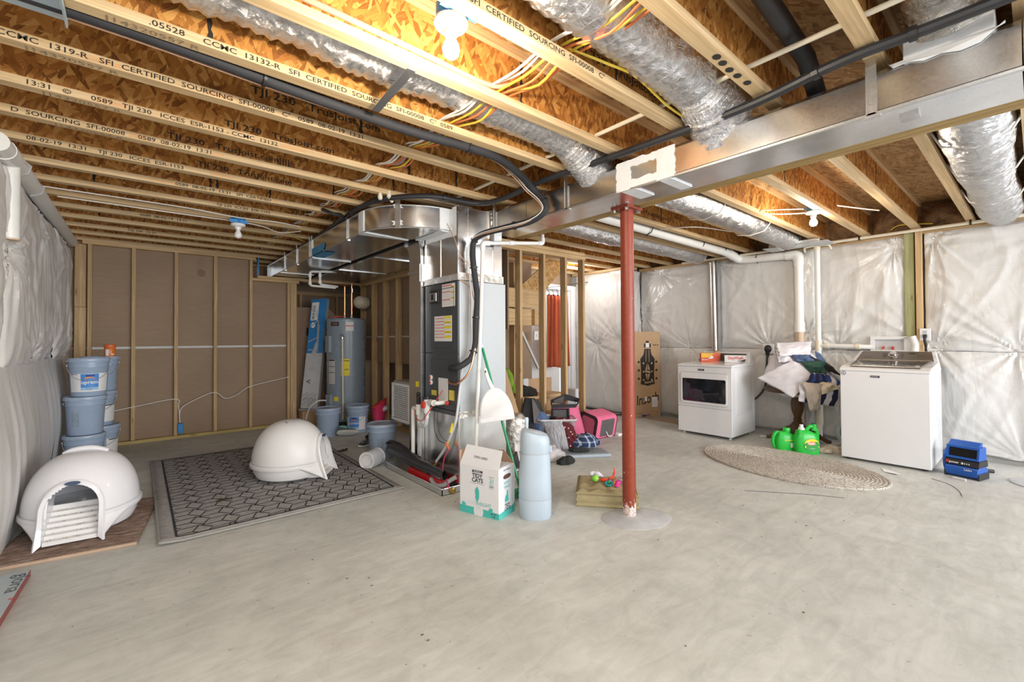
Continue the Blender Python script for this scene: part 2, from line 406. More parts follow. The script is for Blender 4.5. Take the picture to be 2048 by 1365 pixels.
M['concrete'] = concrete()
M['concrete_patch'] = mk('concrete_patch', (0.50, 0.51, 0.52), 0.75, var=0.14, vs=7, bump=0.25, bs=35)
M['concrete_wall'] = mk('concrete_wall', (0.40, 0.40, 0.38), 0.85, var=0.1, bump=0.2)
def poly_sheet(name, col, rough=0.28, k=1.0, st=0.55):
    t = NT(name); v = t.coord(False); w1 = t.noise(t.mapping(v, (1.5, 1.5, 0.7), (0.6, 0.2, 0)), 2.6*k, 3, 0.5, 1.2); w2 = t.noise(t.mapping(v, (1, 1, 0.45), (0.5, 0.1, 0)), 11*k, 3, 0.5, 0.8)
    nm = t.bump(w1, st*0.55, 0.05); nm = t.bump(w2, st*0.4, 0.010, nm)
    weave = t.noise(t.mapping(v, (1, 1, 60)), 2.0, 2); c = t.mix(0.12, col, t.ramp(weave, [(0.3, 0.7), (0.7, 1.0)]), 'MULTIPLY')
    return t.done(c, t.ramp(w2, [(0.3, rough*0.8), (0.7, rough*1.4)]), 0, nm, **{'Specular_IOR_Level': 0.55})
M['sheet'] = poly_sheet('poly_sheet', (0.70, 0.695, 0.68))
M['sheet_left'] = poly_sheet('poly_sheet_left', (0.74, 0.725, 0.705), 0.4, 0.8, 0.45)
def kraft():
    t = NT('rim_insulation'); v = t.coord(); n = t.noise(v, 6, 5, 0.7, 1.0)
    return t.done(t.ramp(n, [(0.3, (0.10, 0.055, 0.03)), (0.6, (0.30, 0.18, 0.09)), (0.8, (0.42, 0.28, 0.15))]), 0.85, 0, t.bump(n, 0.8, 0.05))
M['kraft'] = kraft()
def emit(name, col, st):
    t = NT(name); t.done(col, 0.3); t.b.inputs['Emission Color'].default_value = (*col, 1); t.b.inputs['Emission Strength'].default_value = st; return t.m
M['bulb_on'] = emit('bulb_lit', (1.0, 0.93, 0.80), 14)
M['bulb_off'] = mk('bulb_unlit', (0.85, 0.85, 0.84), 0.25, var=0.02)
def rnd(a, b): return R.uniform(a, b)
R = random.Random(11)

# ------------------------------------------------------------------ SETTING: floor, ceiling, joists
b = MB(); b.box(-1.2, 6.75, -1.6, 9.0, -0.12, 0.0); floor = struct('floor', b, M['concrete'])
def patch(name, cx, cy, rx, ry, n, seed, mat, label, h=0.004):
    rr = random.Random(seed); P = []
    for i in range(n):
        a = 2*math.pi*i/n; k = 1+0.10*math.sin(2*a+seed)+rr.uniform(-0.03, 0.03); P.append((cx+rx*k*math.cos(a), cy+ry*k*math.sin(a)))
    b = MB(); b.loft([[Vector((x, y, 0)) for x, y in P], [Vector((cx+(x-cx)*0.96, cy+(y-cy)*0.96, h)) for x, y in P]], False, True)
    return part(name, b, mat, floor, label)
patch('post_footing_patch', 2.62, 1.80, 0.235, 0.20, 30, 3, M['concrete_patch'], 'grey trowelled concrete patch around the red post')
# hairline cracks in the slab: thin sunken-looking lines of grit
b = MB()
for pts in ([(5.28, 0.62), (5.18, 0.5), (5.02, 0.43), (4.86, 0.40)], [(3.75, 1.55), (3.9, 1.35), (4.02, 1.2), (4.15, 0.98)]):
    b.tube(catmull([(x, y, 0.001) for x, y in pts], 4), 0.0022, 4)
part('floor_crack', b, M['text_dark'], floor, stuff=True)
b = MB()
for k in range(130):
    x, y = rnd(-0.3, 5.4), rnd(0.6, 4.6); r_ = rnd(0.002, 0.006)
    b.box(x-r_, x+r_, y-r_*0.6, y+r_*0.7, 0.0, 0.002)
part('floor_grit', b, mk('grit', (0.16, 0.13, 0.10), 0.9), floor, stuff=True)

DZ = H+0.302
b = MB(); b.box(-1.0, 6.75, -1.6, 8.9, DZ, DZ+0.03); ceiling = struct('ceiling', b, M['osb_deck'])
YF = [-0.795, -0.375, 0.045, 0.455, 0.865, 1.295, 1.717, 2.136, 2.555, 2.97, 3.36, 3.77, 4.18, 4.59, 5.0, 5.41, 5.82, 6.23, 6.64, 7.05, 7.46, 7.87]
PRN = {  # which joist carries which stamp (side of bottom flange), start x
    8: [('CCMC  1319-R   SFI  CERTIFIED  SOURCING  SFI-00008   C\u00b0   0589  08-02-19  13:31', -0.42)],
    7: [('.05528     CCMC  13132-R   SFI  CERTIFIED  SOURCING  SFI-00008   C\u00b0  0589', 0.02)],
    9: [('13:31   \u00a9      0589   TJI 230   ICCES  ESR-1153 - CCMC  13132', -0.40)],
    10: [('D  SOURCING  SFI-00008     0589  08-02-19  13:31', -0.50)],
    11: [('08-02-19  13:31    TJI 230   ICCES  ESR-1153', -0.5)],
    5: [('CCMC  13132-R   SFI  CERTIFIED  SOURCING  SFI-00008   C\u00b0', 0.55)],
    6: [], 4: [],
    12: [('0589  08-02-19  13:31   SFI  CERTIFIED', 0.2)], 13: [('TJI 230  ICCES  ESR-1153', 0.5)], 15: [('0589  08-02-19  13:31', 0.0)], 17: [('TEJ 230  13-31', -0.1)]}
WEB = {8: [('TJI 230   TrusJoist.com', 0.42), ('TJI 230   TrusJoist.com', 3.6)], 9: [('TJI 230   TrusJoist.com', 0.36)], 10: [('TJI 230   TrusJoist.com||||', 0.12)], 11: [('TJI 230   TrusJoist.com', 0.30)],
       5: [('TJI 230   TrusJoist.com', 1.42)], 13: [('TJI 230   TrusJoist.com', 1.1)]}
jm = {}; OST = mk('orange_stamp', (0.80, 0.33, 0.10), 0.8)
for i, yf in enumerate(YF):
    yc = yf-0.03
    key = 'm'
    if key not in jm:
        w_ = MB(); w_.box(-0.86, 6.52, -0.005, 0.005, H+0.03, DZ-0.03); f1 = MB(); f1.box(-0.86, 6.52, -0.03, 0.03, H, H+0.038); f2 = MB(); f2.box(-0.86, 6.52, -0.03, 0.03, DZ-0.038, DZ)
        jm[key] = (w_.mesh('floor_joist', M['osb_web']), f1.mesh('bottom_flange', M['flange']), f2.mesh('top_flange', M['flange']))
    o = bpy.data.objects.new('floor_joist', jm[key][0]); COL.objects.link(o); o.parent = ceiling; o.location = (0, yc, 0)
    for nm, me in (('bottom_flange', jm[key][1]), ('top_flange', jm[key][2])):
        q = bpy.data.objects.new(nm, me); COL.objects.link(q); q.parent = o
    # web stiffener seams (dark saw-tooth butt joints) and stamps
    b = MB(); rr = random.Random(i*7+1)
    for k in range(3):
        x = rr.uniform(-0.5, 6.2) if not (i == 8 and k == 0) else 0.98
        zz = [H+0.04+0.222*t/14 for t in range(15)]
        l = [(x-0.006+rr.uniform(-0.006, 0.004), -0.0058, z) for z in zz]; r = [(x+0.006+rr.uniform(-0.004, 0.006), -0.0058, z) for z in zz]
        for t in range(14): b.add([l[t], r[t], r[t+1], l[t+1]], [(0, 1, 2, 3)])
    for s_, x in PRN.get(i, []): b.text(s_, 0.031, (x, -0.0306, H+0.008), (1, 0, 0), (0, 0, 1), sx=1.28, bold=0.012)
    for s_, x in WEB.get(i, []): b.text(s_, 0.056 if i < 9 else 0.050, (x, -0.0056, H+(0.090 if i < 9 else 0.060)), (1, 0, 0), (0, 0, 1), sx=1.3, bold=0.012)
    lt = part('printed_lettering', b, M['ink'], o, world=False); 
    if 6 < i < 13:
        b = MB(); rr = random.Random(i)
        for k in range(2): b.text('|'*rr.randint(14, 30), 0.022, (rr.uniform(-0.4, 1.3), -0.0304, H+0.012), (1, 0, 0), (0, 0, 1), sx=0.9)
        part('orange_stamp', b, OST, o, world=False)
    if i in (7, 8, 9, 10):
        b = MB(); b.text('J14320557 R', 0.045, (-0.35 if i != 7 else -0.1, yc+0.022, H-0.0006), (1, 0, 0), (0, -1, 0), sx=1.2); part('printed_lettering', b, M['ink_faint'], ceiling, world=True)
b = MB()
for x, y in ((1.86, 0.835), (1.93, 0.838), (2.0, 0.835), (2.09, 0.83), (1.80, 0.832)):
    b.loft([[Vector((x+0.022*math.cos(a*math.pi/5), y+0.016*math.sin(a*math.pi/5), z)) for a in range(10)] for z in (H-0.0005, H-0.0015)], False, True)
part('ink_blot', b, M['ink'], ceiling, stuff=True)
b = MB(); b.box(6.50, 6.75, -1.6, 8.9, H-0.02, DZ); struct('trim_1', b, M['kraft'])          # rim board stuffed with insulation
b = MB()
for k in range(19):
    y = YF[k]+0.18; b.grid(8, 6, lambda u, v, y=y: Vector((6.49-0.10*math.sin(math.pi*u)*math.sin(math.pi*v)+0.03*mn.noise(Vector((u*4, v*4, y*3))), y-0.17+0.34*u, H+0.02+0.26*v)))
struct('trim_2', b, M['kraft'])

# ------------------------------------------------------------------ back wall (framed partition seen from the stud side)
YB = 7.0
wb = struct_empty('wall_back', (0, YB, 0))
BX = [-0.436, -0.052, 0.357, 0.772, 1.182, 1.66]
def board(x0, x1, z0, z1, par, y=YB+0.066):
    b = MB(); b.box(x0, x1, y, y+0.012, z0, z1); part('board_panel', b, M['board'], par)
edges = [-0.62, -0.052, 0.357, 0.772, 1.182]
for i in range(4):
    board(edges[i]+0.002, edges[i+1]-0.002, 1.152, H-0.01, wb); board(edges[i]+0.002, edges[i+1]-0.002, 0.0, 1.148, wb)
board(1.184, 1.76, 1.152, 2.10, wb); board(1.184, 1.76, 0.0, 1.148, wb)
b = MB(); b.box(-0.5, 1.75, YB+0.062, YB+0.066, 1.137, 1.163); part('joint_tape', b, M['label_grey'], wb, 'pale taped joint across the brown boards')
def stud(x, z0, z1, par, name='stud', y0=YB-0.005, w=0.038, d=0.075, mat=None):
    b = MB(); b.box(x-w/2, x+w/2, y0, y0+d, z0, z1); return part(name, b, mat or M['stud_z'], par, bevel=0.003)
for x in BX[:5]: stud(x, 0.04, H-0.038, wb)
b = MB(); b.box(-0.56, -0.465, YB-0.02, YB+0.06, 0.0, 1.62); part('corner_post', b, M['stud_z'], wb, bevel=0.003)
b = MB(); b.box(-0.56, -0.468, YB-0.02, YB+0.06, 1.622, H-0.05); part('corner_post', b, M['stud_z'], wb, bevel=0.003)
stud(1.66, 0.04, 2.06, wb); b = MB(); b.box(1.682, 1.765, YB-0.006, YB+0.07, 0.0, 2.06); part('corner_post', b, M['stud_z'], wb, bevel=0.003)
b = MB(); b.box(-0.50, 1.24, YB-0.012, YB+0.08, H-0.042, H-0.001); part('top_plate', b, M['pine_x'], wb, bevel=0.003)
b = MB(); b.box(1.20, 1.80, YB-0.008, YB+0.08, 2.06, 2.098); part('top_plate', b, M['pine_x'], wb, bevel=0.003)
b = MB(); b.box(1.26, 2.72, YB-0.006, YB+0.08, 2.10, 2.136); part('top_plate', b, M['pine_x'], wb, bevel=0.003)
b = MB(); b.box(-0.62, 1.76, YB-0.010, YB+0.08, 0.0, 0.038); part('bottom_plate', b, M['treated_x'], wb, bevel=0.003)
b = MB(); b.tube(catmull([(-0.30, YB-0.015, 0.40), (-0.06, YB-0.012, 0.44), (0.35, YB-0.012, 0.50), (0.385, YB-0.01, 0.40), (0.40, YB-0.01, 0.20)], 5), 0.0055, 6)
b.tube(catmull([(0.40, YB-0.01, 0.20), (0.41, YB-0.012, 0.37), (0.55, YB-0.012, 0.47), (0.76, YB-0.014, 0.55), (0.88, YB-0.014, 0.46), (1.02, YB-0.014, 0.50), (1.18, YB-0.014, 0.60), (1.66, YB-0.014, 0.70)], 6), 0.0055, 6)
part('cable', b, M['white_wire'], wb, 'white cable stapled across the studs')
b = MB(); b.rbox(0.376, 0.435, YB-0.03, YB+0.04, 0.07, 0.185, 0.006); part('outlet_box', b, M['blue_box'], wb, 'small blue outlet box on a stud')
b = MB(); b.add([(0.62+0.045*math.cos(2*math.pi*i/20), YB+0.0652, 2.12+0.05*math.sin(2*math.pi*i/20)) for i in range(20)], [tuple(reversed(range(20)))]); part('stain', b, mk('stain_brown', (0.235, 0.165, 0.115), 0.8), wb)

# dark closet behind the heater
wc = struct_empty('wall_closet', (0, 7.9, 0))
b = MB(); b.box(1.3, 3.4, 7.95, 7.97, 0, DZ); part('board_panel', b, M['board'], wc)
b = MB(); b.box(1.0, 1.02, 7.1, 7.95, 0, DZ); part('board_panel', b, M['board'], wc)
b = MB(); b.box(1.5, 2.95, 7.88, 7.95, 1.98, 2.04); part('header', b, M['stud_x'], wc)
for x in (2.03, 2.62, 2.86): b = MB(); b.box(x, x+0.04, 7.87, 7.95, 0, 1.98); part('stud', b, M['stud_z'], wc)
b = MB(); b.box(1.0, 3.4, 7.10, 7.95, DZ-0.14, DZ-0.12); part('board_panel', b, M['board'], wc)

# utility partition running away from the camera (studs at x = 2.7)
XU = 2.70
wu = struct_empty('wall_utility', (XU, 6, 0))
for y in (6.95, 6.52, 6.10, 5.69, 5.28, 4.87, 4.46):
    b = MB(); b.box(XU, XU+0.085, y-0.02, y+0.02, 0.04, 2.09); part('stud', b, M['stud_z'], wu, bevel=0.003)
b = MB(); b.box(XU-0.004, XU+0.09, 4.1, 7.0, 2.075, 2.122); part('top_plate', b, M['pine_y'], wu, bevel=0.003)
b = MB(); b.box(XU-0.002, XU+0.088, 4.1, 7.0, 2.125, 2.175); part('top_plate', b, M['pine_y'], wu, bevel=0.003)
b = MB(); b.box(XU, XU+0.089, 4.1, 7.0, 0.0, 0.038); part('bottom_plate', b, M['treated_x'], wu)
for y0, y1 in ((4.1, 5.68), (5.684, 7.0)):
    b = MB(); b.box(XU+0.09, XU+0.102, y0, y1, 0.9, DZ-0.05); part('board_panel', b, M['board'], wu)
b = MB(); b.box(XU+0.086, XU+0.09, 4.1, 7.0, 1.262, 1.285); part('joint_tape', b, M['label_grey'], wu)
b = MB(); b.box(3.18, 3.20, 4.0, 8.0, 0, DZ); b.box(2.8, 3.2, 7.02, 7.05, 0, DZ); part('board_panel', b, M['board'], wu, stuff=True)
b = MB(); b.box(1.262, 1.275, YB-0.02, YB+0.06, 2.14, H); part('blue_strip', b, M['blue_box'], wu)
for k in range(5):       # underside of the basement stairs between the studs
    z = 0.22+0.2*k; y = 4.95+0.26*k
    b = MB(); b.box(XU+0.10, XU+0.9, 4.6+0.24*k, 4.88+0.24*k, 0.98-z+0.1, 1.02-z+0.1); part('stair_tread', b, M['stud_y'], wu)

# ------------------------------------------------------------------ stair wall (open studs to the right of the air handler)
YS = 3.85
ws = struct_empty('wall_stair', (3.6, YS, 0))
for x in (3.0, 3.40, 3.78, 4.16, 4.50):
    b = MB(); b.box(x-0.038, x, YS, YS+0.09, 0.038, 2.30); part('stud', b, M['stud_z'], ws, bevel=0.003)
b = MB(); b.box(2.5, 4.512, YS-0.004, YS+0.094, 2.262, 2.312); part('top_plate', b, M['pine_x'], ws, bevel=0.003)
b = MB(); b.box(2.5, 4.505, YS-0.002, YS+0.09, 2.315, 2.360); part('top_plate', b, M['pine_x'], ws, bevel=0.003)
b = MB(); b.box(2.5, 4.505, YS, YS+0.09, 0.0, 0.038); part('bottom_plate', b, M['treated_x'], ws)
b = MB(); b.box(3.3, 4.60, 5.0, 5.02, 0.0, DZ); part('board_panel', b, M['board'], ws)
b = MB(); b.box(3.3, 3.32, 4.0, 5.0, 1.35, DZ-0.05); part('board_panel', b, M['board'], ws)
for x in (3.9, 4.16): b = MB(); b.box(x, x+0.04, 4.90, 4.99, 0.0, 2.35); part('stud', b, M['stud_z'], ws)
b = MB(); b.box(3.35, 4.6, 4.98, 5.0, 1.51, 1.535); part('joint_tape', b, M['label_grey'], ws)
b = MB(); b.box(3.55, 4.34, 4.46, 4.50, 1.655, 1.91); part('landing_board', b, M['pine_x'], ws, 'pale pine board across the studs', bevel=0.004)
b = MB(); b.box(3.3, 4.20, 4.56, 4.60, 1.42, 1.648); part('landing_board', b, M['pine_x'], ws, bevel=0.004)
b = MB(); b.box(4.20, 4.36, 4.50, 4.60, 1.42, 1.648); part('landing_board', b, M['pine_y'], ws, bevel=0.004)
b = MB(); b.prism([(4.0, 1.90), (4.46, 1.94), (4.63, 1.985), (5.10, 2.42), (5.10, 2.52), (4.85, 2.52)], 0.03, frame((0, 4.72, 0), (1, 0, 0), (0, 0, 1))); part('stair_stringer', b, M['osb_stair'], ws, 'strand board side of the upper stairs')
b = MB(); b.bar((3.98, 4.68, 1.88), (4.84, 4.68, 2.53), 0.02, 0.02); part('trim_strip', b, M['stud_x'], ws)
for (x0, x1, y0, z) in ((3.3, 4.45, 4.15, 0.50), (3.3, 4.5, 3.98, 0.27)):
    b = MB(); b.box(x0, x1, y0, y0+0.30, z-0.04, z); part('stair_tread', b, M['stud_x'], ws, bevel=0.004)
    b = MB(); b.box(x0, x1, y0+0.28, y0+0.30, z, z+0.19); part('stair_riser', b, M['card'], ws)
b = MB(); b.bar((4.10, 4.7, 1.38), (4.45, 4.7, 0.80), 0.03, 0.03); part('handrail', b, M['label_grey'], ws, 'pale slanting rail behind the studs')
b = MB(); b.rbox(4.445, 4.53, 4.77, 4.80, 1.215, 1.345, 0.01); part('switch_plate', b, M['white'], ws)
b = MB(); b.box(4.478, 4.497, 4.764, 4.77, 1.26, 1.30); part('switch_toggle', b, M['label_grey'], ws)

# white door and lit wall beyond the stair wall
wd = struct_empty('wall_landing', (5.5, 5.5, 0))
WL = mk('landing_wall_paint', (0.80, 0.80, 0.80), 0.6, var=0.02)
b = MB(); b.box(4.6, 5.72, 5.5, 5.53, 0.0, 2.14); part('wall_panel', b, WL, wd)
b = MB(); b.box(4.6, 6.05, 5.5, 5.53, 2.145, DZ); part('wall_panel', b, M['board'], wd)
d1 = struct_empty('door_1', (5.8, 5.4, 0))
b = MB(); b.box(5.745, 5.79, 5.38, 5.46, 0.0, 2.08); part('door_stop', b, M['white'], d1)
b = MB(); b.box(5.79, 5.865, 5.44, 5.475, 0.0, 2.08); part('door_edge', b, M['white_enamel'], d1, bevel=0.003)
b = MB(); b.box(5.87, 5.90, 5.40, 5.46, 0.0, 2.12); part('door_jamb', b, M['white'], d1)
b = MB(); b.box(5.90, 6.03, 5.36, 5.40, 0.0, 2.16); part('door_casing', b, M['white'], d1, bevel=0.006)
b = MB(); b.box(5.33, 6.03, 5.37, 5.40, 2.085, 2.17); part('door_casing', b, M['white'], d1, bevel=0.006)
for z in (1.83, 1.17, 0.30):
    b = MB(); b.box(5.835, 5.882, 5.425, 5.44, z-0.055, z+0.055); b.tube([(5.858, 5.42, z-0.057), (5.858, 5.42, z+0.057)], 0.008, 8); part('hinge', b, M['black'], d1)
bulb_light((5.35, 4.75, 2.25), 16, 0.08, (1, 0.97, 0.93))
cur = thing('curtain', 'rust red curtain hanging on a rod behind the stair studs', 'curtain', (5.2, 5.0, 0.77))
def cfn(u, v):
    a = u*9*math.pi; k = 0.5+0.5*v; return Vector((4.935+0.50*u+0.012*math.sin(a*0.37+v*3), 5.0+0.028*k*math.sin(a)+0.012*math.sin(a*2.3+v*2), 0.77+1.16*(1-v)+0.012*math.sin(u*7)*v))
b = MB(); b.grid(90, 14, cfn); part('curtain_cloth', b, mk('rust_cloth', (0.42, 0.085, 0.032), 0.8, var=0.12, bump=0.15, bs=120), cur, solid=0.004)
b = MB(); b.tube([(4.6, 5.03, 1.98), (5.3, 5.03, 2.10), (5.95, 5.03, 2.21)], 0.006, 8); part('curtain_rod', b, M['black'], cur)
for k in range(5):
    x = 4.98+0.1*k; b = MB(); b.tube([(x, 5.0, 1.93), (x+0.01, 5.01, 1.97), (x-0.005, 5.03, 2.01+0.018*k)], 0.004, 6); b.sphere((x, 5.0, 1.935), 0.013, nu=8, nv=6); part('curtain_clip', b, M['black'], cur)

# ------------------------------------------------------------------ insulation blankets on the foundation walls
def blanket(o, u, n, u0, u1, z0, z1, pins, thick=0.055, seed=0, nu=84, nv=64, amp=1.0, fold=0.0, hem=0.0):
    """Quilted plastic sheet: pulled in at its pins, radiating creases between them. Creases are real displacement."""
    o, u, n = Vector(o), Vector(u), Vector(n)
    def fn(a, b_):
        s = u0+(u1-u0)*a; z = z0+(z1-z0)*b_
        ed = min(a*(u1-u0), (1-a)*(u1-u0), b_*(z1-z0), (1-b_)*(z1-z0)); d = thick*min(1, (max(ed, 0)/0.16))**0.5
        for i, (pu, pz) in enumerate(pins):
            du, dz = s-pu, z-pz; r = math.hypot(du, dz)
            if r < 1.1:
                th = math.atan2(dz, du); e = math.exp(-(r/0.13)**2); d *= (1-e)
                g = math.exp(-r/0.5)*min(1, r/0.08)
                c = 0.8-2.2*abs(mn.noise(Vector((math.cos(th)*3.1+r*0.5, math.sin(th)*3.1, i*5.3+seed))))
                c += 0.7*mn.noise(Vector((math.cos(th)*8.3, math.sin(th)*8.3, i*2.3+seed+0.3*r)))
                d += amp*0.020*g*c
        d += amp*0.012*mn.noise(Vector((s*1.6+seed, z*1.2, seed)))
        f = 1-abs(mn.noise(Vector((s*2.6+z*1.1, z*0.9-s*0.6, seed+9)))); d += amp*0.008*max(0, f-0.82)/0.18
        d += fold*max(0, mn.noise(Vector((s*3.4+0.5*z, z*0.7, seed+2))))
        zz = z+(hem*mn.noise(Vector((s*4, 1, seed))) if b_ < 0.02 else 0)
        return o+u*s+n*max(d, -0.02)+Vector((0, 0, zz))
    b = MB(); b.grid(nu, nv, fn); return b
XR = 6.42
wr = struct_empty('wall_right', (XR, 1.5, 0))
b = MB(); b.box(XR+0.03, XR+0.25, -1.6, 4.5, 0, H-0.02); part('foundation_wall', b, M['concrete_wall'], wr)
pr = [(2.94, 2.27), (1.55, 1.10), (0.70, 1.12), (0.13, 1.10), (0.70, 2.28), (2.3, 1.10), (3.9, 2.27), (3.4, 1.08), (1.85, 1.3), (-0.3, 2.28), (0.10, 0.06), (4.2, 1.62), (1.02, 2.22)]
segs = [(2.98, 4.26), (1.78, 2.97), (0.93, 1.77), (-0.30, 0.775), (-1.5, -0.30)]
for i, (a, c) in enumerate(segs):
    b = blanket((XR, 0, 0), (0, 1, 0), (-1, 0, 0), a, c, 1.085, 2.335, pr, 0.05, i*3.1, amp=1.0, fold=0.006); part('insulation_blanket', b, M['sheet'], wr)
    b = blanket((XR, 0, 0), (0, 1, 0), (-1, 0, 0), a, c, 0.035 if i < 3 else 0.05, 1.082, pr, 0.045, i*3.1+1.5, amp=1.0, fold=0.012, hem=0.02); part('insulation_blanket', b, M['sheet'], wr)
b = MB()
for y, z in pr[:12]: b.lathe([(0.012, -0.006), (0.012, 0.004), (0.003, 0.006)], 10, (XR-0.012, y, z), Matrix.Rotation(-math.pi/2, 3, 'Y'))
part('fastening_pin', b, M['galv_dull'], wr, stuff=True)
b = MB(); b.box(XR-0.05, XR+0.06, 0.855, 0.935, 1.09, H-0.02); part('post', b, M['treated'], wr, 'green treated post on the plastic wall', bevel=0.004)
b = MB(); b.box(XR-0.075, XR+0.02, 0.79, 0.842, 1.06, H-0.02); part('stud', b, M['pine_z'], wr, bevel=0.003)
b = MB(); b.box(XR+0.00, XR+0.03, 0.765, 0.79, 1.06, H-0.02); part('stud', b, M['black'], wr)
b = MB(); b.box(XR-0.02, XR+0.16, -1.6, 4.3, 2.335, H-0.006); part('sill_plate', b, M['stud_y'], wr)
# jog of the foundation right behind the red post
wj = struct_empty('wall_jog', (6.0, 4.3, 0))
b = MB(); b.box(6.06, 6.6, 4.34, 5.6, 0, H-0.02); part('foundation_wall', b, M['concrete_wall'], wj)
b = blanket((0, 4.30, 0), (1, 0, 0), (0, -1, 0), 6.0, 6.44, 0.03, 2.34, [(6.40, 2.25), (6.42, 1.6), (6.4, 1.1)], 0.03, 4.4, 22, 60); part('insulation_blanket', b, M['sheet'], wj)
b = blanket((6.02, 0, 0), (0, 1, 0), (-1, 0, 0), 4.30, 5.36, 0.03, 2.345, [(4.86, 1.12), (4.42, 2.3), (4.4, 1.2)], 0.05, 7.7, 60, 90, 1.3); part('insulation_blanket', b, M['sheet'], wj)
b = MB(); b.box(5.96, 6.2, 4.2, 5.4, 2.345, H-0.004); part('sill_plate', b, M['stud_y'], wj)

XL = -0.62
wl = struct_empty('wall_left', (XL, 3, 0))
b = MB(); b.box(XL-0.30, XL-0.03, -1.6, 9.0, 0, H-0.02); part('foundation_wall', b, M['concrete_wall'], wl)
pl = [(3.95, 1.78), (5.05, 2.22), (4.70, 1.08), (6.4, 1.1), (6.3, 2.25), (2.6, 1.15), (2.2, 2.2), (5.62, 1.05)]
for i, (a, c) in enumerate([(3.80, 5.72), (5.74, 6.95), (1.6, 3.79)]):
    b = blanket((XL, 0, 0), (0, 1, 0), (1, 0, 0), a, c, 1.07, 2.27, pl, 0.05, 20+i*2.7, 110, 80, 1.0, 0.02); part('insulation_blanket', b, M['sheet_left'], wl)
def lower_left(a, c, sd):
    def fn(u, v):
        y = a+(c-a)*u; z = 1.10*(v); k = math.sin(math.pi*min(1, v*1.05)*0.95)
        d = 0.015+0.05*k+0.022*k*mn.noise(Vector((y*3.2+z*0.9, z*0.5, sd)))+0.022*max(0, mn.noise(Vector((y*8+z*1.5, z*0.5, sd+5))))*k
        return Vector((XL+d, y, max(z-0.01, 0.004)))
    b = MB(); b.grid(90, 44, fn); return b
part('insulation_blanket', lower_left(3.2, 5.5, 3.0), M['sheet_left'], wl); part('insulation_blanket', lower_left(5.5, 6.95, 6.0), M['sheet_left'], wl); part('insulation_blanket', lower_left(1.6, 3.2, 8.0), M['sheet_left'], wl)
b = MB()
for y, z in pl: b.lathe([(0.012, -0.006), (0.012, 0.004), (0.003, 0.006)], 10, (XL+0.014, y, z), Matrix.Rotation(math.pi/2, 3, 'Y'))
part('fastening_pin', b, M['galv_dull'], wl, stuff=True)
b = MB(); b.box(XL-0.3, XL-0.02, -1.6, 7.0, 2.29, H-0.004); part('sill_plate', b, M['stud_y'], wl)

# ------------------------------------------------------------------ beam and post
b = MB()
bm = thing('support_beam', 'long laminated wooden beam beside the bright metal duct under the ceiling joists', 'beam', (2.70, 1.5, 2.165))
for k in range(3):
    b = MB(); b.box(2.612+0.0445*k, 2.655+0.0445*k, -1.6, 3.10, 2.165, H-0.002); part('beam_ply', b, M['lvl'], bm, bevel=0.002)
pt = thing('support_post', 'red painted round steel post standing in a grey concrete patch', 'post', (2.635, 1.865, 0))
M['redpost'] = None
def redpaint():
    t = NT('red_post_paint'); v = t.coord(False); n = t.noise(v, 38, 3, 0.6); sp = t.n('SeparateXYZ'); t.l(v, sp.inputs[0])
    z = sp.outputs[2]; ch = t.noise(t.mapping(v, (1, 1, 0.6)), 14, 4, 0.7)
    low = t.math('LESS_THAN', z, t.math('ADD', -0.10, t.math('MULTIPLY', ch, 0.40))); wear = t.math('MULTIPLY', low, t.math('GREATER_THAN', t.noise(v, 90, 3, 0.7), 0.42))
    sm = t.math('GREATER_THAN', t.noise(t.mapping(v, (1, 1, 0.5)), 60, 1, 0.4), 0.80)
    c = t.ramp(n, [(0.3, (0.215, 0.030, 0.010)), (0.7, (0.27, 0.042, 0.014))])
    c = t.mix(t.math('MAXIMUM', wear, sm), c, (0.66, 0.58, 0.54)); return t.done(c, 0.42)
RP = redpaint()
b = MB(); b.lathe([(0.046, 0.0), (0.046, 2.14)], 28); part('post_shaft', b, RP, pt, world=False)
b = MB(); b.box(-0.09, 0.09, -0.07, 0.07, 2.14, 2.155); part('cap_plate', b, RP, pt, world=False)
b = MB()
for x, y in ((0.07, 0.05), (-0.07, 0.05), (0.07, -0.05), (-0.07, -0.05)): b.lathe([(0.014, 2.122), (0.014, 2.14)], 6, (x, y, 0))
part('bolt_head', b, M['steel'], pt, world=False)

# ------------------------------------------------------------------ sheet-metal ducts
def strap(par, x, y, z0, z1, fx=-1, w=0.036, hook=True):
    b = MB(); b.box(x-0.003 if fx < 0 else x, x if fx < 0 else x+0.003, y-w/2, y+w/2, z0-0.004, z1)
    b.box(x-0.006, x-0.003, y-w/2, y-w/2+0.005, z0, z1); b.box(x-0.006, x-0.003, y+w/2-0.005, y+w/2, z0, z1)
    if hook: b.box(x-0.004, x+0.02, y-w*0.8, y+w*0.8, z0-0.012, z0-0.002)
    return part('hanger_strap', b, M['galv_dull'], par)
tr = thing('supply_trunk_duct', 'long shiny rectangular metal duct hung along the wooden beam', 'duct', (2.45, 1.5, 2.15))
DX0, DX1, D0, D1 = 2.30, 2.60, 2.152, 2.335
def ductbox(b, y0, y1):
    c = 0.012; P = [(DX0+c, D0), (DX1-0.004, D0), (DX1, D0+0.004), (DX1, D1-c), (DX1-c, D1), (DX0+0.03, D1), (DX0, D1-0.028), (DX0, D0+c)]
    b.loft([[Vector((x, y, z)) for x, z in P] for y in (y0, y1)], True, True, smooth=False)
for y0, y1 in ((-1.6, 0.02), (0.024, 1.345), (1.349, 2.55), (2.554, 3.06)):
    b = MB(); ductbox(b, y0, y1); part('duct_section', b, M['galv'], tr)
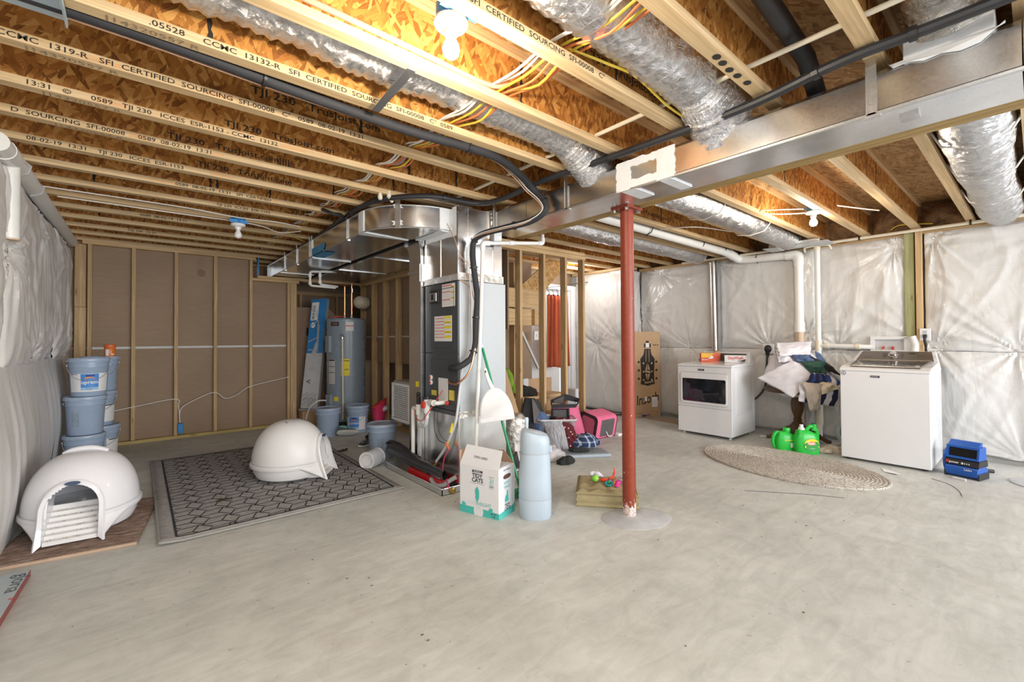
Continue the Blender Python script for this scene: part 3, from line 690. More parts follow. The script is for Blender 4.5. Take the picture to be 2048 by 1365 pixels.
b = MB(); b.box(DX0-0.005, DX0, -1.6, 3.06, D0-0.004, D0+0.006); b.box(DX0, DX0+0.012, -1.6, 3.06, D0-0.005, D0); part('duct_seam', b, M['galv_dull'], tr)
for y, z1 in ((0.43, H), (2.13, H+0.02), (2.95, H), (1.25, D1)): 
    if y != 1.25: strap(tr, DX0-0.002, y, D0, z1)
b = MB(); b.box(DX0+0.10, DX0+0.16, 0.30, 0.36, D0-0.012, D0); part('strap_clip', b, M['steel'], tr)
def mastic_strip(b, y0, y1, z0, z1, x=DX0-0.006, seed=0):
    rr = random.Random(seed); n = 10; T = []; Bt = []
    horizontal = (y1-y0) > (z1-z0)
    for i in range(n+1):
        t = i/n; j = rr.uniform(-0.006, 0.006); k = rr.uniform(-0.006, 0.006)
        if horizontal: T.append((y0+(y1-y0)*t, z1+j)); Bt.append((y0+(y1-y0)*t, z0+k))
        else: T.append((y1+j, z0+(z1-z0)*t)); Bt.append((y0+k, z0+(z1-z0)*t))
    vs = [Vector((x, *p)) for p in T]+[Vector((x, *p)) for p in Bt]; vs += [Vector((x+0.006, p.y, p.z)) for p in vs]
    m = n+1; fs = []
    for i in range(n): fs += [(i, i+1, m+i+1, m+i), (i, 2*m+i, 2*m+i+1, i+1), (m+i, m+i+1, 3*m+i+1, 3*m+i)]
    b.add(vs, fs)
b = MB()
mastic_strip(b, 1.60, 1.70, D0-0.002, D1-0.004, seed=1); mastic_strip(b, 1.305, 1.415, D0-0.002, D1-0.006, seed=2)
mastic_strip(b, 1.40, 1.62, 2.285, D1-0.006, DX0-0.0045, seed=3); mastic_strip(b, 1.40, 1.62, D0, 2.205, DX0-0.0045, seed=4)
b.box(DX0, DX1-0.06, 1.33, 1.40, D0-0.007, D0-0.001); b.box(DX0, DX1-0.10, 1.56, 1.66, D0-0.007, D0-0.001)
part('mastic_band', b, M['mastic'], tr, 'white brushed sealant framing a bare metal patch')
b = MB()
rr = random.Random(5); pts = [(0.375, 2.332), (0.36, 2.308), (0.31, 2.312), (0.27, 2.296), (0.22, 2.300), (0.17, 2.285), (0.12, 2.290), (0.085, 2.318), (0.06, 2.336)]
b.loft([[Vector((DX0-0.005-0.004*k, y, z)) for y, z in pts]+[Vector((DX0+0.015, y, 2.337)) for y, z in reversed(pts)] for k in (0, 1)], False, True, smooth=False)
part('mastic_smear', b, M['mastic'], tr, 'thick white sealant smeared over the duct edge')
b = MB(); b.box(2.33, 2.55, 0.085, 0.335, D1-0.002, 2.425); part('duct_boot', b, M['mastic'], tr, 'white coated takeoff box on top of the duct', bevel=0.004)
for (y, z) in ((2.08, D1),):
    b = MB(); mastic_strip(b, 3.0, 3.055, D0, D1, seed=7); part('mastic_band', b, M['galv_dull'], tr)

pl_ = thing('supply_plenum', 'tall shiny metal plenum rising from the air handler to the joists', 'duct', (2.25, 3.3, 1.72))
b = MB(); b.box(2.0, 2.46, 3.06, 3.60, 1.722, D1); part('plenum_box', b, M['galv'], pl_)
b = MB()
for y in (3.06, 3.60): b.box(1.994, 2.0, y-0.004 if y < 3.3 else y-0.010, y+0.010, 1.73, D1)
b.box(1.996, 2.0, 3.33, 3.336, 1.76, 2.14); b.box(2.10, 2.104, 3.054, 3.06, 1.75, D1); b.box(2.36, 2.366, 3.054, 3.06, 1.75, D1)
part('plenum_seam', b, M['steel'], pl_)
b = MB(); b.box(1.990, 2.0, 3.05, 3.61, 1.722, 1.775); b.box(2.0, 2.47, 3.050, 3.06, 1.722, 1.785); part('foil_tape', b, M['foil_wrap'], pl_, 'crumpled foil tape round the plenum foot')
b = MB(); b.grid(14, 10, lambda u, v: Vector((2.13+0.18*u, 3.06-0.085*(1-math.sqrt(max(0, 1-u*u))), 2.02+0.31*v))); part('plenum_flare', b, M['galv'], pl_)
b = MB(); mastic_strip(b, 3.06, 3.14, 2.15, D1, 1.994, 11); mastic_strip(b, 3.06, 3.64, 2.095, 2.15, 1.994, 12); part('mastic_band', b, M['mastic'], pl_)

el = thing('supply_elbow_duct', 'rounded shiny metal elbow with white sealed seams beside the plenum', 'duct', (1.7, 3.4, D0))
EC = Vector((2.0, 3.74)); RO, RI = 0.545, 0.105
def arc(r, a): return (EC.x-r*math.cos(a), EC.y-r*math.sin(a))
n = 18; rings = []
for i in range(n+1):
    a = math.pi/2*i/n; o, q = arc(RO, a), arc(RI, a)
    rings.append([Vector((*o, D0)), Vector((*q, D0)), Vector((*q, D1)), Vector((*o, D1))])
b = MB(); b.loft(rings, True, True); part('elbow_shell', b, M['galv'], el, sharp=0.9)
b = MB(); b.tube([(*arc(RO+0.002, math.pi/2*i/n), D0) for i in range(n+1)], 0.006, 6); b.tube([(*arc(RO+0.002, math.pi/2*i/n), D1) for i in range(n+1)], 0.005, 6); part('elbow_bead', b, M['galv_dull'], el)
b = MB()
for a0, a1 in ((-0.09, 0.11), (1.41, 1.58)):
    m = 5; rg = []
    for i in range(m+1):
        a = a0+(a1-a0)*i/m; o = arc(RO+0.006, a); q = arc(RI, a)
        rg.append([Vector((*o, D0-0.006)), Vector((*q, D0-0.006)), Vector((*q, D0)), Vector((*arc(RO, a), D0)), Vector((*arc(RO, a), D1)), Vector((*o, D1))])
    b.loft(rg, True, True, smooth=False)
b.box(1.93, 2.0, 3.2, 3.66, D0-0.012, D0-0.003)
part('mastic_band', b, M['mastic'], el, 'white brushed sealant on the elbow seams')
a = 0.78; o = arc(RO+0.004, a); t_ = Vector((math.sin(a), -math.cos(a), 0))*0.022
b = MB(); b.hexa([Vector((*o, z))+s_*t_+k for z in (D0-0.01, H) for s_, k in ((-1, Vector((0, 0, 0))), (1, Vector((0, 0, 0))), (1, Vector((-0.003, -0.003, 0))), (-1, Vector((-0.003, -0.003, 0))))])
part('hanger_strap', b, M['galv_dull'], el)
b = MB()
for zc, k in ((D0+0.035, 1.0), (D1-0.01, 0.8)):
    rr = random.Random(int(zc*100)); P = []
    for i in range(16):
        th = 2*math.pi*i/16; r_ = (0.045 if i % 2 else 0.026)*k*rr.uniform(0.8, 1.2); P.append((math.cos(th)*r_*1.25, math.sin(th)*r_))
    O = Vector((*arc(RO+0.0075, a), zc)); b.add([O+t_.normalized()*x+Vector((0, 0, y)) for x, y in P], [tuple(range(16))])
part('mastic_splat', b, M['mastic'], el)

tl = thing('supply_branch_duct', 'shiny rectangular metal duct running from the elbow to the back wall', 'duct', (1.68, 5.3, D0))
for y0, y1 in ((3.74, 5.10), (5.104, 6.2), (6.204, 7.4)):
    b = MB(); b.box(1.458, 1.895, y0, y1, D0, D1); part('duct_section', b, M['galv'], tl)
for y in (4.07, 5.16, 5.24, 5.77, 6.35): strap(tl, 1.456, y, D0, H, w=0.028)
b = MB(); b.box(1.45, 1.456, 3.74, 7.4, D0-0.003, D0+0.006); b.box(1.45, 1.47, 3.74, 7.4, D1-0.004, D1+0.002); b.bar((1.458, 5.2, D0-0.006), (1.9, 5.2, D0-0.006), 0.02, 0.01); part('duct_seam', b, M['galv_dull'], tl)
b = MB(); b.grid(6, 6, lambda u, v: Vector((1.450+(0.25*(v-0.5) if v > 0.5 else 0), 4.72+0.40*u+0.05*mn.noise(Vector((u*5, v*3, 2))), 2.152-0.0065+(0.09*(0.5-v)*2 if v < 0.5 else 0)))); part('blue_paint_patch', b, mk('blue_chalk', (0.10, 0.36, 0.66), 0.8, var=0.2), tl)
b = MB(); b.box(1.46, 1.89, 6.6, 6.95, D0-0.006, D0-0.001); part('duct_end_plate', b, M['galv_dull'], tl)
strapdark = None

rd = thing('return_duct', 'return duct dropping beside the air handler and running to the back', 'duct', (2.2, 3.75, 0.05))
b = MB(); b.box(1.958, 2.50, 3.62, 3.835, 0.055, 2.0); part('drop_section', b, M['galv'], rd)
n = 8; rings = []
for i in range(n+1):
    a = math.pi/2*i/n; y, z = 3.835+0.10-0.10*math.cos(a), 2.0+0.12*math.sin(a); y2, z2 = 3.62+0.02*(1-math.cos(a)), 2.0+0.33*math.sin(a)
    rings.append([Vector((1.958, y, z)), Vector((2.50, y, z)), Vector((2.50, y2+0.3*(1-math.cos(a)), z2)), Vector((1.958, y2+0.3*(1-math.cos(a)), z2))])
b = MB(); b.loft(rings, True, True, smooth=False); part('throat', b, M['galv'], rd)
b = MB(); b.box(1.94, 2.56, 3.90, 7.4, 2.125, D1); part('run_section', b, M['galv'], rd)
b = MB(); b.box(1.950, 1.958, 3.60, 3.635, 0.06, 2.0); b.box(1.945, 1.96, 3.62, 3.84, 1.84, 1.87); b.box(1.94, 2.0, 3.60, 3.62, 1.76, 1.92)
for y in (4.6, 5.7): b.box(1.936, 2.57, y, y+0.02, 2.117, 2.126)
part('duct_seam', b, M['galv_dull'], rd)
b = MB(); mastic_strip(b, 3.60, 3.66, 0.18, 0.62, 1.945, 21); part('mastic_band', b, M['mastic'], rd)
gr = thing('vent_grille', 'pale louvred return grille on the side of the return duct', 'vent', (1.97, 4.07, 0.43))
b = MB(); 
for (y0, y1, z0, z1) in ((3.86, 4.24, 0.43, 0.455), (3.86, 4.24, 0.775, 0.80), (3.86, 3.885, 0.455, 0.775), (4.215, 4.24, 0.455, 0.775)): b.box(1.965, 1.985, y0, y1, z0, z1)
part('grille_frame', b, M['label_grey'], gr)
b = MB(); b.box(1.99, 2.3, 3.83, 4.24, 0.41, 0.82); part('grille_box', b, M['galv_dull'], gr)
for k in range(16):
    z = 0.468+0.0195*k; b = MB(); b.hexa([(1.966, 3.885, z-0.004), (1.966, 4.215, z-0.004), (1.984, 4.215, z+0.006), (1.984, 3.885, z+0.006), (1.966, 3.885, z-0.002), (1.966, 4.215, z-0.002), (1.984, 4.215, z+0.008), (1.984, 3.885, z+0.008)]); part('louvre', b, M['label_grey'], gr)

# ------------------------------------------------------------------ air handler
ah = thing('air_handler', 'tall dark fronted furnace air handler standing in a metal tray', 'air handler', (2.25, 3.28, 0.05))
AX, AY0, AY1 = 2.0, 3.06, 3.51
SIDE = mk('handler_side', (0.46, 0.49, 0.51), 0.5, 0.35, var=0.05)
b = MB(); b.box(AX+0.012, 2.50, AY0, AY1, 0.62, 1.72); part('cabinet', b, SIDE, ah, bevel=0.004)
b = MB(); b.box(AX, 2.50, AY0, 3.615, 0.055, 0.615); part('return_box', b, M['galv'], ah)
DK = mk('charcoal_enamel', (0.062, 0.07, 0.08), 0.38, var=0.06)
def panel(z0, z1, nm='front_panel'):
    b = MB(); b.box(AX-0.004, AX+0.014, AY0, AY1+0.09, z0, z1); p = part(nm, b, DK, ah, bevel=0.006)
    b = MB()
    for (y0, y1, za, zb) in ((AY0+0.06, AY1-0.02, z1-0.052, z1-0.047), (AY0+0.06, AY1-0.02, z0+0.04, z0+0.045), (AY1-0.022, AY1-0.018, z0+0.04, z1-0.05), (AY0+0.056, AY0+0.06, z0+0.04, z1-0.05)): b.box(AX-0.007, AX-0.003, y0, y1, za, zb)
    part('panel_rib', b, DK, p); return p
p1 = panel(1.115, 1.718); p2 = panel(0.64, 1.11)
b = MB(); b.box(AX-0.006, AX+0.012, AY0, AY1+0.09, 0.60, 0.637); part('base_strip', b, DK, ah)
b = MB(); b.box(AX-0.018, AX-0.006, 3.35, 3.50, 1.55, 1.665); part('breaker_frame', b, M['black'], ah, bevel=0.003)
b = MB(); b.box(AX-0.024, AX-0.017, 3.375, 3.49, 1.567, 1.642); part('breaker_cover', b, M['galv_dull'], ah, bevel=0.003); b = MB(); b.box(AX-0.030, AX-0.023, 3.41, 3.45, 1.58, 1.63); part('breaker_switch', b, M['black'], ah)
def sticker(y0, y1, z0, z1, mat, rows=(), x=AX-0.0048, par=ah, label=None):
    b = MB(); b.box(x-0.0008, x, y0, y1, z0, z1); p = part('label', b, mat, par, label)
    for (m_, ya, yb, za, zb) in rows:
        b = MB(); b.box(x-0.0014, x-0.0008, y1-(y1-y0)*yb, y1-(y1-y0)*ya, z1-(z1-z0)*zb, z1-(z1-z0)*za); part('print_bar', b, m_, p)
    return p
LY, LR, LG = M['label_yellow'], M['label_red'], M['label_grey']
sticker(3.10, 3.305, 1.512, 1.703, M['label_white'], [(LR, 0.03, 0.75, 0.05, 0.09), (LR, 0.03, 0.65, 0.33, 0.36), (LR, 0.03, 0.65, 0.68, 0.71), (LY, 0.7, 0.97, 0.12, 0.2), (LY, 0.7, 0.97, 0.36, 0.42), (LY, 0.72, 0.97, 0.62, 0.68)]+[(LG, 0.05, 0.9, 0.12+0.085*k, 0.14+0.085*k) for k in range(10)], label='white caution label with yellow bars')
sticker(3.148, 3.433, 1.218, 1.435, M['label_white'], [(LR, 0.04, 0.58, 0.08+0.125*k, 0.105+0.125*k) for k in range(7)]+[(LY, 0.58, 0.97, 0.02+0.19*k, 0.11+0.19*k) for k in range(5)]+[(LG, 0.05, 0.95, 0.14+0.125*k, 0.155+0.125*k) for k in range(6)], label='large white label with red and yellow bars')
sticker(3.213, 3.369, 0.686, 0.902, M['label_white'], [(LG, 0.06, 0.94, 0.06+0.06*k, 0.075+0.06*k) for k in range(13)])
sticker(3.403, 3.489, 0.742, 0.786, LY, [(M['text_grey'], 0.1, 0.9, 0.2+0.2*k, 0.25+0.2*k) for k in range(4)]); sticker(3.113, 3.198, 0.726, 0.809, LY, [(M['text_grey'], 0.1, 0.9, 0.1+0.12*k, 0.13+0.12*k) for k in range(7)])
sticker(3.64, 3.71, 0.80, 0.85, LY, x=1.9575, par=ah)
for z in (0.897, 0.853):
    b = MB(); b.lathe([(0.021, 0), (0.021, 0.012), (0.015, 0.016)], 14, (AX-0.005, 3.488, z), Matrix.Rotation(-math.pi/2, 3, 'Y')); part('plug_rim', b, M['white'], ah)
    b = MB(); b.lathe([(0.013, 0.008), (0.013, 0.019)], 12, (AX-0.005, 3.488, z), Matrix.Rotation(-math.pi/2, 3, 'Y')); part('red_plug', b, LR, ah)
b = MB(); b.box(2.0, 2.51, 3.054, 3.06, 0.585, 0.64); part('foil_tape', b, M['foil_wrap'], ah)
# condensate trap in front of the handler
b = MB(); b.tube(fillet([(1.995, 3.25, 0.70), (1.90, 3.25, 0.70), (1.90, 3.40, 0.70), (1.90, 3.40, 0.56)], 0.03), 0.018, 10); part('trap_pipe', b, M['pvc'], ah, 'white plastic condensate trap pipe')
for p, q, r_ in (((1.90, 3.40, 0.72), (1.90, 3.40, 0.60), 0.028), ((1.90, 3.33, 0.70), (1.90, 3.28, 0.70), 0.026), ((1.90, 3.55, 0.66), (1.90, 3.55, 0.57), 0.024)):
    b = MB(); b.tube([p, q], r_, 12); part('trap_fitting', b, M['pvc'], ah)
b = MB(); b.tube(catmull([(1.90, 3.40, 0.57), (1.90, 3.42, 0.50), (1.90, 3.48, 0.475), (1.90, 3.54, 0.50), (1.90, 3.55, 0.58)], 5), 0.017, 10); part('trap_bend', b, M['label_grey'], ah)
for r_, p in ((0.030, (1.872, 3.40, 0.675)), (0.018, (1.985, 3.20, 0.70))):
    b = MB(); b.lathe([(r_, 0), (r_, 0.016), (r_*0.7, 0.02)], 16, p, Matrix.Rotation(-math.pi/2, 3, 'Y')); part('red_cap', b, LR, ah)
b = MB(); b.tube([(1.90, 3.55, 0.66), (1.90, 3.55, 0.735)], 0.018, 10); b.sphere((1.90, 3.555, 0.75), 0.02, nu=10, nv=6); b.tube([(1.90, 3.40, 0.72), (1.90, 3.40, 0.745)], 0.03, 12); part('float_switch', b, M['black'], ah)
b = MB(); b.tube(fillet([(1.90, 3.55, 0.62), (1.90, 3.656, 0.62), (1.90, 3.656, 0.10)], 0.03), 0.017, 12); part('drain_pipe', b, M['pvc'], ah, 'white vertical drain pipe')
b = MB(); b.tube(catmull([(1.90, 3.60, 0.66), (1.885, 3.58, 0.55), (1.88, 3.46, 0.53), (1.88, 3.34, 0.62), (1.97, 3.26, 0.80)], 6), 0.004, 6); part('red_wire', b, LR, ah)
b = MB(); b.tube(catmull([(1.985, 3.42, 0.66), (1.98, 3.41, 0.45), (1.975, 3.33, 0.37), (1.975, 3.22, 0.36)], 6), 0.003, 6); part('black_wire', b, M['black'], ah)
b = MB(); b.tube(catmull([(2.02, 3.03, 1.0), (2.0, 3.045, 0.80), (1.98, 3.06, 0.60), (1.975, 3.12, 0.47), (1.96, 3.20, 0.33), (1.93, 3.30, 0.20)], 6), 0.011, 8); part('control_cable', b, M['label_grey'], ah)
b = MB(); b.tube(catmull([(1.97, 3.14, 0.40), (1.95, 3.23, 0.28), (1.93, 3.33, 0.16)], 5), 0.004, 6); part('yellow_wire', b, M['label_yellow'], ah)
b = MB(); b.tube(catmull([(1.96, 3.13, 0.34), (1.93, 3.17, 0.25), (1.92, 3.175, 0.13), (1.875, 3.03, 0.10), (1.865, 2.99, 0.06)], 5), 0.0045, 6); part('pink_wire', b, mk('pink_wire', (0.75, 0.06, 0.22), 0.4), ah)
b = MB()
for k in range(3): b.lathe([(0.012, 0), (0.006, 0.03)], 8, (1.955, 3.155+0.012*k, 0.35+0.012*k), Matrix.Rotation(2.3, 3, 'X'))
part('wire_nut', b, M['orange_wire'], ah)
b = MB(); b.tube([(1.972, 3.10, 0.545), (1.966, 3.125, 0.47)], 0.014, 8); part('tape_wrap', b, LY, ah)
b = MB(); b.tube(catmull([(2.02, 3.05, 1.72), (2.10, 3.03, 1.66), (2.16, 3.02, 1.45), (2.15, 3.025, 1.28)], 6), 0.004, 6); b.tube(catmull([(1.99, 3.30, 2.33), (1.97, 3.06, 2.05), (2.02, 3.03, 1.9), (2.3, 3.03, 1.76)], 6), 0.003, 6); part('sensor_wire', b, M['copper_wire'], ah)

# refrigerant line set: black foam with copper lines strapped to it
ls = thing('refrigerant_line_set', 'black foam covered pipe with thin copper lines running from joists to the air handler', 'pipe', (2.1, 3.0, 0.98))
path = catmull([(-0.85, 2.175, 2.40), (0.0, 2.17, 2.40), (0.6, 2.19, 2.385), (1.1, 2.185, 2.37), (1.66, 2.16, 2.372), (2.02, 2.30, 2.372), (2.19, 2.36, 2.33), (2.235, 2.29, 2.235), (2.235, 2.28, 2.16), (2.205, 2.40, 2.105), (2.15, 2.62, 2.09), (2.12, 2.86, 2.085), (2.10, 2.97, 2.045), (2.085, 2.975, 1.94), (2.105, 2.975, 1.76), (2.13, 2.975, 1.58), (2.115, 2.975, 1.38), (2.105, 2.975, 1.20), (2.06, 2.975, 1.08), (1.97, 3.0, 1.015), (1.96, 3.10, 1.00), (1.99, 3.16, 0.995)], 6)
b = MB(); b.tube(path, 0.025, 12); part('foam_sleeve', b, M['black_foam'], ls)
for off, mat in ((Vector((-0.028, 0.022, -0.012)), M['copper_wire']), (Vector((-0.034, 0.008, -0.006)), M['label_grey']), (Vector((-0.022, 0.030, -0.004)), M['copper'])):
    b = MB(); b.tube([p+off*(1.1+0.3*math.sin(i*0.23)) for i, p in enumerate(path[:-16])], 0.0042, 6); part('copper_line', b, mat, ls)
b = MB(); b.tube(catmull([(2.09, 2.95, 1.16), (2.04, 2.96, 0.98), (1.97, 3.02, 0.88), (1.975, 3.14, 0.872), (1.99, 3.20, 0.885)], 6), 0.008, 8); part('copper_line', b, M['copper'], ls)
b = MB()
for i in (10, 22, 42, 58, 72, 82, 95, 105): 
    p = path[i]; d = (path[i+1]-path[i-1]).normalized(); b.tube([p-d*0.006, p+d*0.006], 0.033, 12)
part('cable_tie', b, M['black'], ls)
pc = thing('condensate_pipe', 'white plastic pipe elbowing down beside the air handler', 'pipe', (2.1, 2.94, 0.3))
b = MB(); b.tube(fillet([(2.857, 2.95, 2.20), (2.857, 2.95, 2.12), (2.17, 2.95, 2.03), (2.150, 2.95, 1.45), (2.09, 2.95, 0.30)], 0.035), 0.0165, 12); part('pipe_run', b, M['pvc'], pc)
b = MB(); b.tube(fillet([(2.857, 2.95, 2.165), (2.857, 2.95, 2.12), (2.80, 2.95, 2.113)], 0.03), 0.022, 12); b.tube(fillet([(2.24, 2.95, 2.038), (2.17, 2.95, 2.03), (2.168, 2.95, 1.97)], 0.03), 0.022, 12); b.tube([(2.50, 2.95, 2.073), (2.45, 2.95, 2.066)], 0.021, 12); part('pipe_fitting', b, M['white'], pc)

# drain tray under the handler
dp = thing('drain_tray', 'shallow galvanized tray under the air handler', 'tray', (2.25, 3.55, 0))
b = MB(); b.box(1.83, 2.62, 3.04, 4.08, 0.0, 0.004)
for (x0, x1, y0, y1) in ((1.83, 1.836, 3.04, 4.08), (2.614, 2.62, 3.04, 4.08), (1.83, 2.62, 3.04, 3.046), (1.83, 2.62, 4.074, 4.08)): b.box(x0, x1, y0, y1, 0, 0.05)
part('tray_body', b, M['galv_dull'], dp)
b = MB(); b.tube([(1.83, 4.08, 0.052), (1.83, 3.04, 0.052), (2.62, 3.04, 0.052), (2.62, 4.08, 0.052)], 0.005, 6); part('tray_rim', b, M['galv'], dp)
b = MB(); b.lathe([(0.026, 0), (0.026, 0.02), (0.012, 0.024)], 14, (1.92, 3.036, 0.03), Matrix.Rotation(math.pi/2, 3, 'X')); part('drain_fitting', b, mk('brass', (0.55, 0.40, 0.12), 0.35, 0.9), dp)

# ------------------------------------------------------------------ flexible foil ducts
def flex(name, label, pts, r, mat, seed=0, rib=0.012, step=0.022, squash=1.0):
    P = catmull(pts, 14); L = 0; Q = [P[0]]
    for a, c in zip(P, P[1:]):
        d = (c-a).length; n = max(1, int(d/step))
        for k in range(1, n+1): Q.append(a+(c-a)*k/n)
    rs = [r+rib*((i % 2)-0.5)+0.020*mn.noise(Vector((i*0.05, seed, 1))) for i in range(len(Q))]
    b = MB(); b.tube(Q, rs, 20)
    for i, p in enumerate(b.v):
        b.v[i] = p+Vector((0, 0, 0.014*mn.noise(p*9+Vector((seed, 0, 0)))))
    t = thing(name, label, 'duct', P[len(P)//2]-Vector((0, 0, r)))
    part('duct_sleeve', b, mat, t, sharp=1.2); return t
f1 = flex('flexible_duct', 'silver foil duct between joists left of the lit bulb, ending at the metal trunk', [(-0.85, 1.925, 2.565), (0.3, 1.92, 2.56), (1.3, 1.925, 2.56), (2.0, 1.93, 2.53), (2.24, 1.93, 2.45), (2.36, 1.93, 2.37)], 0.125, M['foil'], 1)
b = MB(); b.tube(catmull([(2.20, 1.93, 2.47), (2.30, 1.93, 2.42), (2.39, 1.93, 2.345)], 4), [0.12, 0.135, 0.125]*3, 16); part('foil_collar', b, M['foil_tape'], f1)
b = MB(); b.hexa([(0.86, 1.70, H-0.004), (0.90, 1.70, H-0.004), (0.90, 2.08, H-0.03), (0.86, 2.08, H-0.03), (0.86, 1.70, H), (0.90, 1.70, H), (0.90, 2.08, H-0.026), (0.86, 2.08, H-0.026)]); part('support_strap', b, M['galv_dull'], f1)
f2 = flex('flexible_duct', 'fat silver foil duct dropping onto the metal trunk right of the lit bulb', [(0.2, 1.07, 2.64), (1.0, 1.07, 2.575), (1.7, 1.08, 2.55), (2.08, 1.08, 2.53), (2.28, 1.08, 2.475), (2.36, 1.08, 2.42)], 0.15, M['foil'], 5)
b = MB(); b.tube(catmull([(2.20, 1.08, 2.50), (2.31, 1.08, 2.45), (2.39, 1.08, 2.37), (2.43, 1.08, 2.31)], 4), [0.14, 0.155, 0.16, 0.145, 0.155]*3, 18); part('foil_collar', b, M['foil_tape'], f2, 'crinkled foil tape collar')
f3 = flex('flexible_duct', 'silver foil duct rising behind the white takeoff box at top right', [(2.42, 0.21, 2.45), (2.2, 0.21, 2.53), (1.8, 0.21, 2.55), (1.0, 0.21, 2.58)], 0.115, M['foil_wrap'], 8)
f4 = flex('flexible_duct', 'wide silver foil duct beyond the beam at far right above the washer', [(2.86, 0.20, 2.48), (3.6, 0.215, 2.44), (4.5, 0.23, 2.44), (5.4, 0.22, 2.43), (6.35, 0.215, 2.46)], 0.145, M['foil'], 12)
b = MB()
for x in (3.55, 4.35, 5.2): b.tube([(x, -0.02, 2.52), (x, 0.08, 2.335), (x, 0.22, 2.29), (x, 0.35, 2.335), (x, 0.40, 2.45)], 0.006, 6)
part('support_strap', b, M['white_wire'], f4)
f5 = flex('flexible_duct', 'silver foil duct beyond the beam ending near the right hand lit bulb', [(2.86, 2.05, 2.47), (3.6, 1.93, 2.44), (4.6, 1.92, 2.45), (5.5, 1.93, 2.43), (6.0, 1.93, 2.42)], 0.125, M['foil'], 17)
b = MB()
for x in (3.9, 4.9): b.tube([(x, 1.70, 2.45), (x, 1.80, 2.33), (x, 1.93, 2.305), (x, 2.06, 2.33), (x, 2.13, 2.42)], 0.005, 6)
part('support_strap', b, M['white_wire'], f5)
f6 = flex('flexible_duct', 'farthest silver foil duct above the white drain pipe behind the red post', [(2.9, 3.16, 2.47), (3.8, 3.15, 2.44), (4.8, 3.16, 2.45), (6.2, 3.16, 2.44)], 0.125, M['foil'], 23)
bt = thing('duct_boot', 'flat metal duct boot under the joists near the right wall', 'duct', (6.1, 1.85, 2.34))
b = MB(); b.box(5.95, 6.22, 1.60, 2.14, 2.335, 2.383); part('boot_box', b, M['galv_dull'], bt, bevel=0.01); b = MB(); b.box(5.93, 6.24, 1.52, 1.68, 2.330, 2.336); b.box(5.93, 6.24, 2.06, 2.20, 2.330, 2.336); part('mastic_band', b, M['label_grey'], bt)
blk = MB(); blk.tube([(0.6, 0.66, 2.60), (1.6, 0.66, 2.57), (2.3, 0.66, 2.50), (2.50, 0.66, 2.345)], 0.038, 14); solo('black_hose', blk, M['black_rubber'], 'thick black hose rising between joists behind the metal trunk', 'hose')

# ------------------------------------------------------------------ pipes and cables under the joists
gp = thing('gas_pipe', 'long black pipe clipped under the joists above the metal ducts', 'pipe', (2.2, 1.5, 2.36))
gpath = catmull([(2.19, -1.5, 2.36), (2.19, 0.1, 2.36), (2.19, 0.5, 2.365), (2.24, 0.9, 2.355), (2.25, 1.55, 2.365), (2.195, 2.26, 2.362), (2.21, 2.75, 2.355), (2.13, 3.0, 2.365), (1.77, 3.08, 2.37), (1.50, 3.35, 2.362), (1.44, 3.7, 2.368), (1.452, 4.2, 2.365), (1.49, 5.2, 2.362), (1.51, 6.9, 2.362)], 8)
b = MB(); b.tube(gpath, 0.021, 10); part('pipe_run', b, M['black_rubber'], gp)
for i in (10, 18, 26, 34, 42, 62, 74, 84, 94):
    p = gpath[i]; d = (gpath[i+1]-gpath[i-1]).normalized(); b = MB(); b.tube([p-d*0.012, p+d*0.012], 0.027, 10); b.box(p.x-0.012, p.x+0.012, p.y-0.01, p.y+0.01, p.z, H); part('pipe_clip', b, M['black'], gp)
b = MB(); b.tube(catmull([(1.25, 4.1, 2.40), (1.30, 4.0, 2.352), (1.40, 4.05, 2.36), (1.44, 4.3, 2.36)], 5), 0.016, 8); part('pipe_branch', b, M['black_rubber'], gp)
cp = thing('water_pipe', 'thin cream water pipe threaded through the joists left of the trunk duct', 'pipe', (2.075, 1, 2.44))
b = MB(); b.tube([(2.075, -1.5, 2.447), (2.075, 3.25, 2.447)], 0.0115, 10); part('pipe_run', b, M['pvc_cream'], cp)
cw = thing('water_pipe', 'thin cream pipe clipped along the top of the plastic covered right wall', 'pipe', (6.26, 1, 2.355))
b = MB(); b.tube([(6.27, -1.5, 2.358), (6.26, 3.45, 2.358)], 0.0165, 10); part('pipe_run', b, M['pvc_cream'], cw)
for y in (0.42, 1.30, 2.05, 2.62):
    b = MB(); b.tube([(6.265, y-0.008, 2.358), (6.265, y+0.008, 2.358)], 0.022, 10); b.box(6.257, 6.273, y-0.008, y+0.008, 2.335, H); part('pipe_clip', b, M['black'], cw)
for dy in (0.12, -0.14):
    b = MB(); b.tube(fillet([(6.262, 1.73, 2.345), (6.262, 1.73+dy, 2.335), (6.32, 1.73+dy*1.05, 2.29)], 0.03), 0.012, 8); part('pipe_branch', b, M['pvc_cream'], cw)
ce = thing('water_pipe', 'pair of cream pipes dropping near the round metal elbow', 'pipe', (1.5, 3.3, 2.28))
b = MB(); b.tube(fillet([(1.445, 3.32, 2.337), (1.445, 3.32, 2.415), (2.30, 3.30, 2.425)], 0.03), 0.0135, 10); b.tube(fillet([(1.51, 3.30, 2.415), (1.51, 3.30, 2.36), (1.55, 3.33, 2.345)], 0.03), 0.0135, 10); part('pipe_run', b, M['pvc_cream'], ce)
b = MB(); b.tube([(1.445, 3.32, 2.345), (1.445, 3.32, 2.37)], 0.018, 10); b.tube([(1.51, 3.30, 2.36), (1.51, 3.30, 2.39)], 0.018, 10); part('pipe_fitting', b, M['pvc_cream'], ce)
ch = thing('water_pipe', 'two white pipes bending under the ducts toward the water heater', 'pipe', (1.7, 6.0, 1.9))
